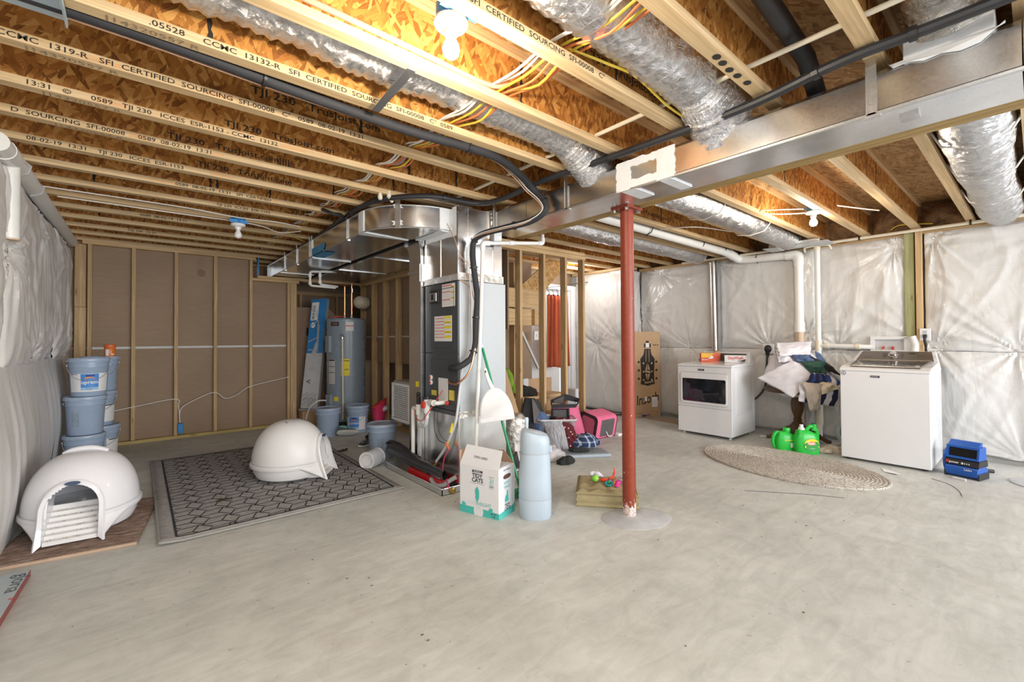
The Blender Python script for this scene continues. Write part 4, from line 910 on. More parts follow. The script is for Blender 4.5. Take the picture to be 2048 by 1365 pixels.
b = MB(); b.tube(fillet([(1.95, 6.0, 2.13), (1.672, 6.0, 2.11), (1.672, 6.0, 1.93), (2.0, 6.03, 1.925)], 0.03), 0.0145, 10); b.tube(fillet([(2.0, 6.0, 2.135), (1.794, 6.0, 2.125), (1.794, 6.0, 1.955), (2.05, 6.1, 1.95)], 0.03), 0.0145, 10); part('pipe_run', b, M['pvc'], ch)
b = MB()
for x, z in ((1.672, 2.06), (1.672, 1.96), (1.794, 2.07), (1.794, 1.985)): b.tube([(x, 6.0, z-0.02), (x, 6.0, z+0.02)], 0.02, 10)
part('pipe_fitting', b, M['white'], ch)
hp = MB(); hp.tube([(2.05, 6.1, 1.95), (2.2, 6.4, 1.98)], 0.011, 8)
px = MB(); px.tube(catmull([(-0.8, 1.665, 2.46), (0.3, 1.66, 2.452), (0.9, 1.665, 2.45), (1.25, 1.66, 2.44), (1.36, 1.63, 2.47)], 6), 0.0125, 10); solo('flexible_pipe', px, M['pink_pipe'], 'dull red flexible pipe in the joist bay behind the lit bulb', 'pipe')
wbn = thing('cable_bundle', 'bundle of white, yellow, orange and grey cables threaded through the joists', 'cable', (1.36, 2.5, 2.47))
rr = random.Random(9)
spec = [('white_wire', -0.075), ('white_wire', -0.055), ('yellow_wire', -0.01), ('orange_wire', 0.02), ('yellow_wire', 0.055), ('orange_wire', 0.085), ('grey_wire', -0.035), ('orange_wire', -0.045)]
holes = [-0.41, 0.015, 0.425, 0.835, 1.265, 1.687, 2.106, 2.525, 2.94, 3.33, 3.74, 4.15, 4.56, 4.97, 5.38, 5.79, 6.2]
for ci, (mat, dx) in enumerate(spec):
    start = 3 if ci < 6 else 7
    pts = []
    for i, y in enumerate(holes[start-1:]):
        k = max(0.25, 1-0.045*i); x = 1.365-0.010*i; squeeze = 0.92 if (i % 2) else 1.0
        pts.append((x+dx*squeeze*k+rr.uniform(-0.008, 0.008), y, H+0.062+rr.uniform(-0.010, 0.010)))
        pts.append((x+dx*k*1.0+rr.uniform(-0.01, 0.01), y+0.205, H+0.050-rr.uniform(0.0, 0.035)))
    b = MB(); b.tube(catmull(pts, 4), 0.0048, 6, sx=1.5); part('cable', b, M[mat], wbn)
yc_ = MB(); yc_.tube(catmull([(1.36, 1.26, 2.46), (1.55, 1.20, 2.44), (1.75, 1.18, 2.445), (2.05, 1.20, 2.42), (2.35, 1.19, 2.40)], 6), 0.006, 6); solo('cable', yc_, M['yellow_wire'], 'single yellow cable running along the joist web to the trunk duct', 'cable')

def wire(pts, mat, name, label, r=0.005): 
    b = MB(); b.tube(catmull(pts, 6), r, 6); return solo(name, b, mat, label, 'cable')
wire([(-0.6, 4.72, 2.382), (0.3, 4.72, 2.382), (0.70, 4.78, 2.378), (1.0, 4.72, 2.375), (1.25, 4.80, 2.38)], M['white_wire'], 'cable', 'white cable stapled along joists behind the unlit bulb')
wire([(-0.5, 4.98, 2.382), (0.4, 4.98, 2.382), (0.72, 4.92, 2.372), (0.95, 4.98, 2.37), (1.12, 5.1, 2.36), (1.3, 5.0, 2.382)], M['white_wire'], 'cable', 'white cable in front of the unlit bulb toward the back wall')
wire([(1.2, 5.1, 2.38), (1.32, 5.3, 2.372), (1.46, 5.45, 2.37)], M['yellow_wire'], 'cable', 'short yellow cable ending at the branch duct')
wire([(4.78, 1.33, 2.43), (4.55, 1.46, 2.41), (4.35, 1.62, 2.40)], M['white_wire'], 'cable', 'upper white cable looping from the right hand lit bulb box', 0.006)
wire([(4.78, 1.36, 2.40), (4.6, 1.50, 2.385), (4.42, 1.63, 2.382)], M['white_wire'], 'cable', 'lower white cable looping from the right hand lit bulb box', 0.006)
wire([(4.92, 1.18, 2.45), (5.1, 1.03, 2.42), (5.2, 0.93, 2.40)], M['white_wire'], 'cable', 'white cable right of the right hand lit bulb', 0.006)
wire([(4.2, 2.55, 2.38), (4.3, 2.30, 2.372), (4.5, 2.20, 2.375), (4.9, 2.12, 2.38)], M['white_wire'], 'cable', 'white cable crossing joists below the far foil duct', 0.005)
wire([(6.42, 1.05, 2.43), (6.35, 0.95, 2.455), (6.35, 0.7, 2.42)], M['yellow_wire'], 'cable', 'yellow cable bowed over the wall top above the green post', 0.006)
wire([(6.32, 2.36, 2.34), (6.33, 2.26, 2.33), (6.34, 2.2, 2.335)], M['orange_wire'], 'cable', 'short orange cable end above the white drain pipe', 0.006)

# ------------------------------------------------------------------ white drain pipes
d4 = thing('drain_pipe', 'fat white drain pipe under the joists, dropping down the plastic wall', 'pipe', (6.3, 2.2, 0.0))
R4 = 0.052
b = MB(); b.tube(fillet([(2.9, 2.70, 2.415), (6.0, 2.67, 2.375), (6.28, 2.63, 2.30), (6.30, 2.5, 2.292), (6.30, 1.92, 2.272), (6.30, 1.92, 1.40)], 0.12, 8), R4, 18); part('pipe_run', b, M['pvc'], d4)
b = MB(); b.tube(fillet([(6.30, 2.06, 2.274), (6.30, 1.92, 2.272), (6.30, 1.92, 2.13)], 0.12, 8), R4+0.007, 18); b.tube([(6.30, 1.92, 1.30), (6.30, 1.92, 1.42)], R4+0.008, 18); b.tube([(6.02, 2.668, 2.372), (6.18, 2.65, 2.335)], R4+0.007, 18); part('pipe_fitting', b, M['pvc'], d4)
b = MB(); b.tube([(6.30, 1.92, 1.36), (6.30, 1.92, 0.0)], R4*0.98, 18); part('lower_pipe', b, M['pvc_tan'], d4, 'tan lower length of the drain pipe')
b = MB(); b.text('= === = == ==== = === ==', 0.02, (6.245, 1.915, 1.32), (0, 0, -1), (0, 1, 0)); part('printed_lettering', b, M['ink'], d4)
b = MB()
for x in (4.15, 5.28, 5.86): b.tube([(x, 2.76, 2.44), (x, 2.74, 2.37), (x, 2.69, 2.335), (x, 2.63, 2.36), (x, 2.60, 2.42)], 0.006, 6)
b.tube([(6.30, 2.40, 2.36), (6.245, 2.40, 2.30), (6.30, 2.40, 2.225)], 0.006, 6)
part('pipe_hanger', b, M['black'], d4)
dv = thing('drain_pipe', 'slim white standpipe with a side branch running toward the washer', 'pipe', (6.3, 1.73, 0))
b = MB(); b.tube([(6.31, 1.725, 2.335), (6.31, 1.725, 0.0)], 0.030, 14); b.tube(fillet([(6.31, 1.725, 1.135), (6.31, 1.32, 1.125), (6.36, 1.22, 1.12)], 0.06), 0.028, 14); part('pipe_run', b, M['pvc'], dv)
b = MB()
for z0, z1 in ((1.08, 1.20), (2.29, 2.335), (0.30, 0.48)): b.tube([(6.31, 1.725, z0), (6.31, 1.725, z1)], 0.037, 14)
b.tube([(6.31, 1.66, 1.134), (6.31, 1.62, 1.132)], 0.034, 14); b.tube([(6.31, 1.36, 1.126), (6.31, 1.32, 1.125)], 0.034, 14); b.tube(fillet([(6.31, 1.725, 0.30), (6.31, 1.725, 0.18), (6.25, 1.76, 0.05)], 0.06), 0.04, 14); part('pipe_fitting', b, M['pvc_cream'], dv)
b = MB(); b.lathe([(0.022, 0), (0.022, 0.01), (0.012, 0.016)], 12, (6.275, 1.725, 0.39), Matrix.Rotation(-math.pi/2, 3, 'Y')); part('cleanout_plug', b, M['label_grey'], dv)
vd = thing('dryer_vent_duct', 'tall shiny metal vent pipe rising up the plastic wall behind the dryer', 'duct', (6.33, 3.0, 0.9))
b = MB(); b.tube([(6.33, 3.015, 2.33), (6.33, 2.985, 0.95)], 0.048, 18); part('pipe_run', b, M['galv'], vd)
b = MB(); b.box(6.28, 6.36, 2.925, 2.935, 0.98, 2.32); b.tube([(6.33, 3.016, 2.33), (6.33, 3.01, 2.30)], 0.052, 18); part('vent_flange', b, M['galv_dull'], vd)
b = MB(); b.tube(catmull([(6.33, 2.985, 1.0), (6.33, 2.92, 0.95), (6.33, 2.86, 0.93)], 5), [0.05, 0.054]*5+[0.05], 16); part('flexible_elbow', b, M['foil_tape'], vd)
lp = thing('drain_pipe', 'white drain pipe along the top of the left plastic wall', 'pipe', (XL+0.02, 5, 2.28))
b = MB(); b.tube(fillet([(XL+0.04, 6.9, 2.335), (XL+0.04, 3.95, 2.315), (XL+0.04, 3.5, 2.29)], 0.06), 0.052, 18); part('pipe_run', b, M['pvc'], lp)
b = MB(); b.tube([(XL+0.035, 3.78, 2.308), (XL+0.035, 3.66, 2.30)], 0.06, 18); part('pipe_fitting', b, M['pvc'], lp)
b = MB(); b.tube([(XL+0.03, 3.90, 2.30), (XL+0.03, 3.90, 1.84)], 0.045, 18); part('drop_pipe', b, M['pvc'], lp); b = MB(); b.tube([(XL+0.03, 3.90, 1.835), (XL+0.03, 3.90, 1.845)], 0.046, 18); part('pipe_end', b, M['pvc_tan'], lp)
b = MB()
for y in (4.05, 4.55): b.tube([(XL+0.04, y, 2.385), (XL+0.097, y, 2.33), (XL+0.085, y, 2.285), (XL+0.03, y, 2.26)], 0.007, 6)
part('pipe_hanger', b, M['text_grey'], lp)
sm = MB(); sm.box(-0.86, -0.20, 1.74, 2.22, H-0.006, H-0.002); sm.box(-0.206, -0.200, 1.74, 2.22, H-0.03, H-0.002); solo('metal_panel', sm, mk('zinc_panel', (0.50, 0.60, 0.66), 0.45, 0.5), 'pale grey sheet metal panel fixed under the joists at top left', 'panel')

# ------------------------------------------------------------------ lamp holders
def lamp(label, x, y, zt, lit, boxw=0.055, power=0):
    t = thing('ceiling_lamp', label, 'lamp', (x, y, zt), 0, 'bare bulbs on ceiling lamp holders')
    b = MB(); b.lathe([(boxw, 0.0), (boxw, 0.055)], 8 if not lit else 20); bx = part('junction_box', b, M['blue_box'], t, world=False)
    b = MB(); b.box(-0.075, 0.075, -0.055, -0.045, -0.0, 0.03); part('box_bracket', b, M['blue_box'], t, world=False)
    b = MB(); b.lathe([(0.060, -0.001), (0.062, -0.012), (0.055, -0.022), (0.034, -0.028), (0.026, -0.036), (0.024, -0.052)], 28); part('lamp_holder', b, M['porcelain'], t, world=False)
    b = MB(); b.lathe([(0.015, -0.05), (0.016, -0.062), (0.019, -0.070), (0.028, -0.088), (0.0315, -0.104), (0.029, -0.120), (0.019, -0.132), (0.002, -0.137)], 24); bu = part('bulb', b, M['bulb_on'] if lit else M['bulb_off'], t, world=False)
    if lit: bulb_light((x, y, zt-0.165), power)
    return t
lamp('lit bulb in a white holder on a blue ceiling box near the camera', 0.865, 1.365, H+0.012, True, power=34)
lamp('unlit white bulb on a blue box under the far left joists', 0.713, 4.87, H-0.05, False, 0.06)
lamp('lit bulb under the joists over the dryer and washer', 4.70, 1.31, H-0.002, True, power=20)

# ------------------------------------------------------------------ rugs
def rug_mat():
    return mk('grey_rug', (0.36, 0.35, 0.34), 0.95, var=0.16, vs=30, bump=0.35, bs=260, **{'Specular_IOR_Level': 0.1})
RX0, RX1, RY0, RY1 = 0.10, 1.675, 3.40, 5.80
rg = thing('area_rug', 'grey rug with dark hexagonal line pattern under the second litter dome', 'rug', ((RX0+RX1)/2, (RY0+RY1)/2, 0))
def rugz(x, y):
    e = max(0, 0.16-(x-RX0)); return 0.012+0.020*(e/0.16)**2*(0.6+0.5*mn.noise(Vector((y*3, 1, 0))))*(1 if y < 4.6 else 0.4)
b = MB(); b.grid(30, 44, lambda u, v: Vector((RX0+(RX1-RX0)*u, RY0+(RY1-RY0)*v, rugz(RX0+(RX1-RX0)*u, RY0+(RY1-RY0)*v))))
part('rug_pile', b, rug_mat(), rg, solid=0.010)
b = MB(); LW = 0.0085
def line(p, q, wd=LW):
    n = max(1, int((Vector(q)-Vector(p)).length/0.06)); p, q = Vector(p), Vector(q); d = (q-p).normalized(); s_ = Vector((-d.y, d.x))*wd/2
    for k in range(n):
        a, c = p.lerp(q, k/n), p.lerp(q, (k+1)/n)
        b.add([Vector((w_.x, w_.y, rugz(w_.x, w_.y)+0.0068)) for w_ in (a-s_, c-s_, c+s_, a+s_)], [(0, 1, 2, 3)])
ix0, ix1, iy0, iy1 = RX0+0.085, RX1-0.055, RY0+0.055, RY1-0.07
def clipline(p, q):
    t0, t1 = 0.0, 1.0; dx, dy = q[0]-p[0], q[1]-p[1]
    for pp, qq in ((-dx, p[0]-ix0), (dx, ix1-p[0]), (-dy, p[1]-iy0), (dy, iy1-p[1])):
        if abs(pp) < 1e-9:
            if qq < 0: return
        else:
            r_ = qq/pp
            if pp < 0: t0 = max(t0, r_)
            else: t1 = min(t1, r_)
    if t0 < t1-1e-6: line((p[0]+dx*t0, p[1]+dy*t0), (p[0]+dx*t1, p[1]+dy*t1))
cw_, chh = 0.130, 0.150        # zigzag rows joined by short slanted struts
for i in range(-1, 22):
    for j in range(-1, 22):
        HR, sx_, sy_ = 0.112, 1.0, 0.92; cx0, cy0 = RX0+1.5*HR*i*sx_, RY0+math.sqrt(3)*HR*(j+0.5*(i % 2))*sy_
        Vk = [(cx0+HR*math.cos(math.radians(60*k+8))*sx_, cy0+HR*math.sin(math.radians(60*k+8))*sy_) for k in range(6)]
        for k in range(3): clipline(Vk[k], Vk[k+1])
        clipline((cx0, cy0), Vk[1]); clipline((cx0, cy0), Vk[3]); clipline((cx0, cy0), Vk[5])
for i in range(0):
    x = RX0+i*cw_
    for j in range(-1, 19):
        y = RY0+j*chh+(chh/2 if i % 2 else 0)
        clipline((x, y), (x+cw_*0.62, y+chh*0.30)); clipline((x+cw_*0.62, y+chh*0.30), (x+cw_, y+chh*0.5)) ; clipline((x+cw_*0.62, y+chh*0.30), (x+cw_*0.62+0.02, y+chh*0.30-chh*0.5)); clipline((x, y), (x+0.35*cw_, y-chh*0.40))
        clipline((x+0.35*cw_, y-chh*0.40), (x+cw_*0.62+0.02, y-chh*0.20))
for p, q in (((ix0, iy0), (ix1, iy0)), ((ix1, iy0), (ix1, iy1)), ((ix1, iy1), (ix0, iy1)), ((ix0, iy1), (ix0, iy0))): line(p, q, 0.014)
part('woven_lines', b, mk('rug_lines', (0.055, 0.057, 0.065), 0.95, var=0.15, **{'Specular_IOR_Level': 0.1}), rg, 'dark woven line pattern')
b = MB(); 
for p, q in (((RX0, RY0), (RX1, RY0)), ((RX1, RY0), (RX1, RY1)), ((RX1, RY1), (RX0, RY1)), ((RX0, RY1), (RX0, RY0))):
    pts = [(p[0]+(q[0]-p[0])*t/14, p[1]+(q[1]-p[1])*t/14) for t in range(15)]; b.tube([(x, y, rugz(x, y)) for x, y in pts], 0.008, 6)
part('rug_binding', b, mk('rug_binding', (0.30, 0.29, 0.265), 0.95, var=0.1), rg)
b = MB()
for k in range(7): b.sphere((0.50+rnd(-0.05, 0.07), 4.03+rnd(-0.04, 0.03), 0.02), rnd(0.012, 0.026), rnd(0.006, 0.010), 0.006, 8, 5, Matrix.Rotation(rnd(0, 3), 3, 'Z'))
solo('dry_leaf', b, mk('dry_leaf', (0.06, 0.035, 0.015), 0.8, var=0.3), 'dark brown leaf debris lying on the grey rug', 'leaf')

def rag_mat():
    t = NT('rag_weave'); v = t.coord(); a = t.noise(t.mapping(v, (9, 90, 9)), 1.0, 4, 0.7); bb = t.noise(t.mapping(v, (35, 140, 9)), 1.0, 3, 0.6)
    c = t.ramp(a, [(0.34, (0.075, 0.042, 0.032)), (0.46, (0.20, 0.115, 0.085)), (0.54, (0.34, 0.22, 0.17)), (0.62, (0.62, 0.52, 0.46))]); c = t.mix(0.5, c, t.ramp(bb, [(0.3, (0.10, 0.06, 0.05)), (0.7, (0.50, 0.38, 0.31))]))
    return t.done(c, 0.95, 0, t.bump(bb, 0.8, 0.01), **{'Specular_IOR_Level': 0.1})
rr_ = thing('rag_rug', 'small brown woven rag rug under the left litter dome', 'rug', (-0.26, 4.05, 0), math.radians(-8))
b = MB(); b.grid(36, 50, lambda u, v: Vector((-0.325+0.65*u, -0.46+0.92*v, 0.010+0.004*mn.noise(Vector((u*9, v*40, 1)))+0.006*max(0, mn.noise(Vector((u*3, v*3, 5)))))))
part('rug_weave', b, rag_mat(), rr_, world=False, solid=0.012)
b = MB(); b.tube([(-0.325, -0.465, 0.008), (0.325, -0.465, 0.008)], 0.010, 8); part('rug_hem', b, mk('rag_hem', (0.50, 0.36, 0.26), 0.95, var=0.15), rr_, world=False)
def braid_mat():
    t = NT('braided_weave'); v = t.coord(); vo = t.voro(t.mapping(v, (1, 1, 1)), 120); s_ = t.n('SeparateColor'); t.l(vo.outputs['Color'], s_.inputs[0])
    c = t.ramp(s_.outputs[0], [(0.15, (0.36, 0.32, 0.275)), (0.45, (0.53, 0.49, 0.435)), (0.8, (0.68, 0.635, 0.575))])
    return t.done(c, 0.95, 0, t.bump(vo.outputs['Distance'], 0.7, 0.008), **{'Specular_IOR_Level': 0.1})
br = thing('braided_rug', 'oval oatmeal braided rug in front of the washer and dryer', 'rug', (4.80, 1.60, 0), math.radians(80))
BRM = braid_mat()
for k in range(22):        # concentric braids, each a coil of the rug
    f = 1-k/22; a_, bb_ = 0.80*f+0.16*(1-f), 0.52*f
    if bb_ < 0.02: continue
    b = MB(); n = 72; pts = [(a_*math.cos(2*math.pi*i/n), bb_*math.sin(2*math.pi*i/n), 0.010) for i in range(n+1)]
    b.tube(pts, [0.0125+0.0016*(i % 2) for i in range(n+1)], 6, caps=False); part('braid', b, BRM, br, world=False)
b = MB(); b.loft([[Vector((0.79*math.cos(2*math.pi*i/60), 0.51*math.sin(2*math.pi*i/60), z)) for i in range(60)] for z in (0.001, 0.017)], False, True); part('rug_backing', b, BRM, br, world=False)

# ------------------------------------------------------------------ domed litter boxes
DOME = mk('dome_white', (0.80, 0.80, 0.83), 0.13, var=0.015); DOMEM = mk('dome_matte', (0.77, 0.76, 0.745), 0.42, var=0.015)
def dome(name, label, loc, rz, mat, handle=True):
    t = thing(name, label, 'litter box', loc, rz)
    A, Bq, zr, ht = 0.285, 0.305, 0.150, 0.345
    W, ZS, RZ = 0.128, 0.20, 0.145      # door half width, spring height, arch rise
    def inside(x, z, k=0.0): 
        w_ = W+k
        return abs(x) < w_ and (z < ZS or ((x/w_)**2+((z-ZS)/(RZ+k))**2 < 1))
    nu, nv = 120, 44; vs = []; fs = []
    for j in range(nv+1):
        v = j/nv; s_ = v*math.pi/2; r = math.cos(s_)**0.82 if j < nv else 0.0; z = zr+ht*math.sin(s_)**1.0
        for i in range(nu): a = 2*math.pi*i/nu; vs.append(Vector((A*r*math.cos(a), Bq*r*math.sin(a)*(1.0), z)))
    for j in range(nv):
        for i in range(nu):
            q = [j*nu+i, j*nu+(i+1) % nu, (j+1)*nu+(i+1) % nu, (j+1)*nu+i]; c = sum((vs[k] for k in q), Vector())/4
            if c.y < 0 and inside(c.x, c.z, -0.008): continue
            fs.append(q)
    b = MB(); b.add(vs, fs, True); part('dome_shell', b, mat, t, world=False, solid=0.004)
    def ell(k, z, n=64): return [Vector((A*k*math.cos(2*math.pi*i/n), Bq*k*math.sin(2*math.pi*i/n), z)) for i in range(n)]
    def ring_cut(rings, nm):
        n = len(rings[0]); b = MB(); vs = [p for r in rings for p in r]; fs = []
        for j in range(len(rings)-1):
            for i in range(n):
                q = [j*n+i, j*n+(i+1) % n, (j+1)*n+(i+1) % n, (j+1)*n+i]; c = sum((vs[k] for k in q), Vector())/4
                if c.y < -0.1 and abs(c.x) < W-0.004: continue
                fs.append(q)
        b.add(vs, fs, True); return b
    part('rim', ring_cut([ell(1.0, 0.150), ell(1.045, 0.146), ell(1.055, 0.128), ell(1.03, 0.112), ell(0.98, 0.112)], 'rim'), mat, t, world=False)
    part('tub', ring_cut([ell(0.98, 0.118), ell(0.955, 0.07), ell(0.88, 0.025), ell(0.74, 0.003), ell(0.02, 0.0)], 'tub'), mat, t, world=False)
    # arched doorway with a flared foot
    def arch(k, y_at, zb, n=26):
        w_ = W+k; P = []
        for i in range(6): P.append((-w_, zb+(ZS-zb)*i/6))
        for i in range(n+1): a = math.pi*(1-i/n); P.append((w_*math.cos(a), ZS+(RZ+k)*math.sin(a)))
        for i in range(6): P.append((w_, ZS-(ZS-zb)*(i+1)/6))
        return [Vector((x, y_at(z), z)) for x, z in P]
    front = lambda z: -0.355+0.075*(z/0.36)
    foot = lambda z, k: 0.018*max(0, 1-z/0.16)**1.3*k
    def fl(P): return [Vector((p.x*(1+foot(p.z, 1)*2.6), p.y-foot(p.z, 1), p.z)) for p in P]
    outer_f = fl(arch(0.016, front, 0.0)); outer_b = arch(0.016, lambda z: -0.06, 0.02)
    mid = fl(arch(0.024, lambda z: front(z)+0.012, 0.0)); inner_f = arch(-0.004, front, 0.022); inner_b = arch(-0.008, lambda z: -0.10, 0.022)
    b = MB(); b.loft([outer_b, arch(0.012, lambda z: front(z)+0.04, 0.02), mid, outer_f, inner_f, inner_b], closed=False); part('doorway', b, mat, t, world=False, sharp=0.9)
    # stepped ramp and threshold
    prof = [(-0.335, 0.012)]
    for k in range(6): y = -0.33+0.036*k; z = 0.022+0.024*k; prof += [(y, z+0.012), (y+0.024, z+0.018), (y+0.029, z+0.014)]
    prof += [(-0.105, 0.185), (-0.09, 0.185), (-0.09, 0.0)]
    b = MB(); b.loft([[Vector((x, y, z)) for y, z in prof] for x in (-W+0.006, W-0.006)], True, True, closed=True, smooth=False); part('ramp', b, DOMEM, t, world=False, label='ribbed entry ramp sprinkled with litter')
    rr = random.Random(3); b = MB()
    for k in range(60): x, i = rr.uniform(-W+0.02, W-0.02), rr.randrange(6); y = -0.327+0.036*i+rr.uniform(0, 0.02); z = 0.036+0.024*i; b.box(x-0.003, x+0.003, y-0.003, y+0.003, z, z+0.004)
    part('litter_grain', b, mk('litter', (0.45, 0.42, 0.36), 0.9), t, world=False, stuff=True)
    b = MB(); M_ = Matrix.Translation((0, front(0.345)-0.006, 0.352)) @ Matrix.Rotation(math.radians(78), 4, 'X')
    b.prism([(0.036*math.cos(2*math.pi*i/20), 0.012*math.sin(2*math.pi*i/20)) for i in range(20)], 0.007, M_); part('door_badge', b, mk('navy_badge', (0.03, 0.06, 0.13), 0.4), t, world=False)
    for s_ in (-1, 1):      # skirt sweeping from the rim down to the doorway foot
        def sk(u, v, s_=s_):
            a = math.radians(-64+34*u); T = Vector((s_*A*1.03*math.cos(a), Bq*1.03*math.sin(a), 0.135))
            if u < 0.01: T = Vector((s_*(W+0.018), -0.24, 0.135))
            Bm = Vector((s_*(W+0.020), -0.352, 0.0)).lerp(Vector((s_*A*1.0*math.cos(a), Bq*1.0*math.sin(a), 0.0)), u**0.8); Bm.z = 0.125*u**1.4
            p = T.lerp(Bm, v); p.x += s_*0.010*math.sin(math.pi*v)*u; return p
        b = MB(); b.grid(14, 8, sk, flip=s_ < 0); part('skirt', b, mat, t, world=False, solid=0.004)
    zt = zr+ht
    if handle:
        b = MB(); b.tube(catmull([(-0.10, 0.03, zt-0.02), (-0.05, 0.02, zt+0.004), (0.04, 0.01, zt+0.008), (0.12, 0.0, zt-0.022)], 6), [0.018]*19, 10); part('carry_handle', b, mat, t, world=False)
        b = MB(); b.loft([[Vector((x, -0.012-0.015*math.sin(math.pi*(x+0.10)/0.20), zt-0.005-1.6*x*x-0.02*0+dz)) for x in [-0.10+0.02*i for i in range(11)]]+[Vector((x, -0.034-0.012*math.sin(math.pi*(x+0.10)/0.20), zt-0.010-1.6*x*x+dz)) for x in [0.10-0.02*i for i in range(11)]] for dz in (0.0, 0.007)], False, True, smooth=False); part('handle_slot', b, M['black'], t, world=False)
    else:
        b = MB()
        for (x, y, s_) in ((0.06, -0.03, 0.042), (-0.075, 0.0, 0.026)):
            z = zr+ht*math.sqrt(max(0, 1-((x/A)**2+(y/Bq)**2)))
            b.add([Vector((x-s_, y-s_*0.5, z-0.002)), Vector((x+s_*0.6, y-s_*0.7, z-0.002)), Vector((x+s_, y+s_*0.2, z-0.001)), Vector((x-s_*0.3, y+s_*0.6, z+0.006))]+[Vector((x-s_, y-s_*0.5, z+0.005)), Vector((x+s_*0.6, y-s_*0.7, z+0.005)), Vector((x+s_, y+s_*0.2, z+0.006)), Vector((x-s_*0.3, y+s_*0.6, z+0.012))], [(4, 5, 6, 7), (0, 1, 5, 4), (1, 2, 6, 5), (2, 3, 7, 6), (3, 0, 4, 7)])
        part('vent_flap', b, mk('vent_grey', (0.25, 0.24, 0.23), 0.5), t, world=False)
    return t
dome('litter_dome', 'glossy white domed litter box with carry handle on the brown rag rug', (-0.275, 4.10, 0.016), math.radians(-6), DOME)
dome('litter_dome', 'matt white domed litter box standing on the grey patterned rug', (1.045, 4.34, 0.022), math.radians(55), DOMEM, False)

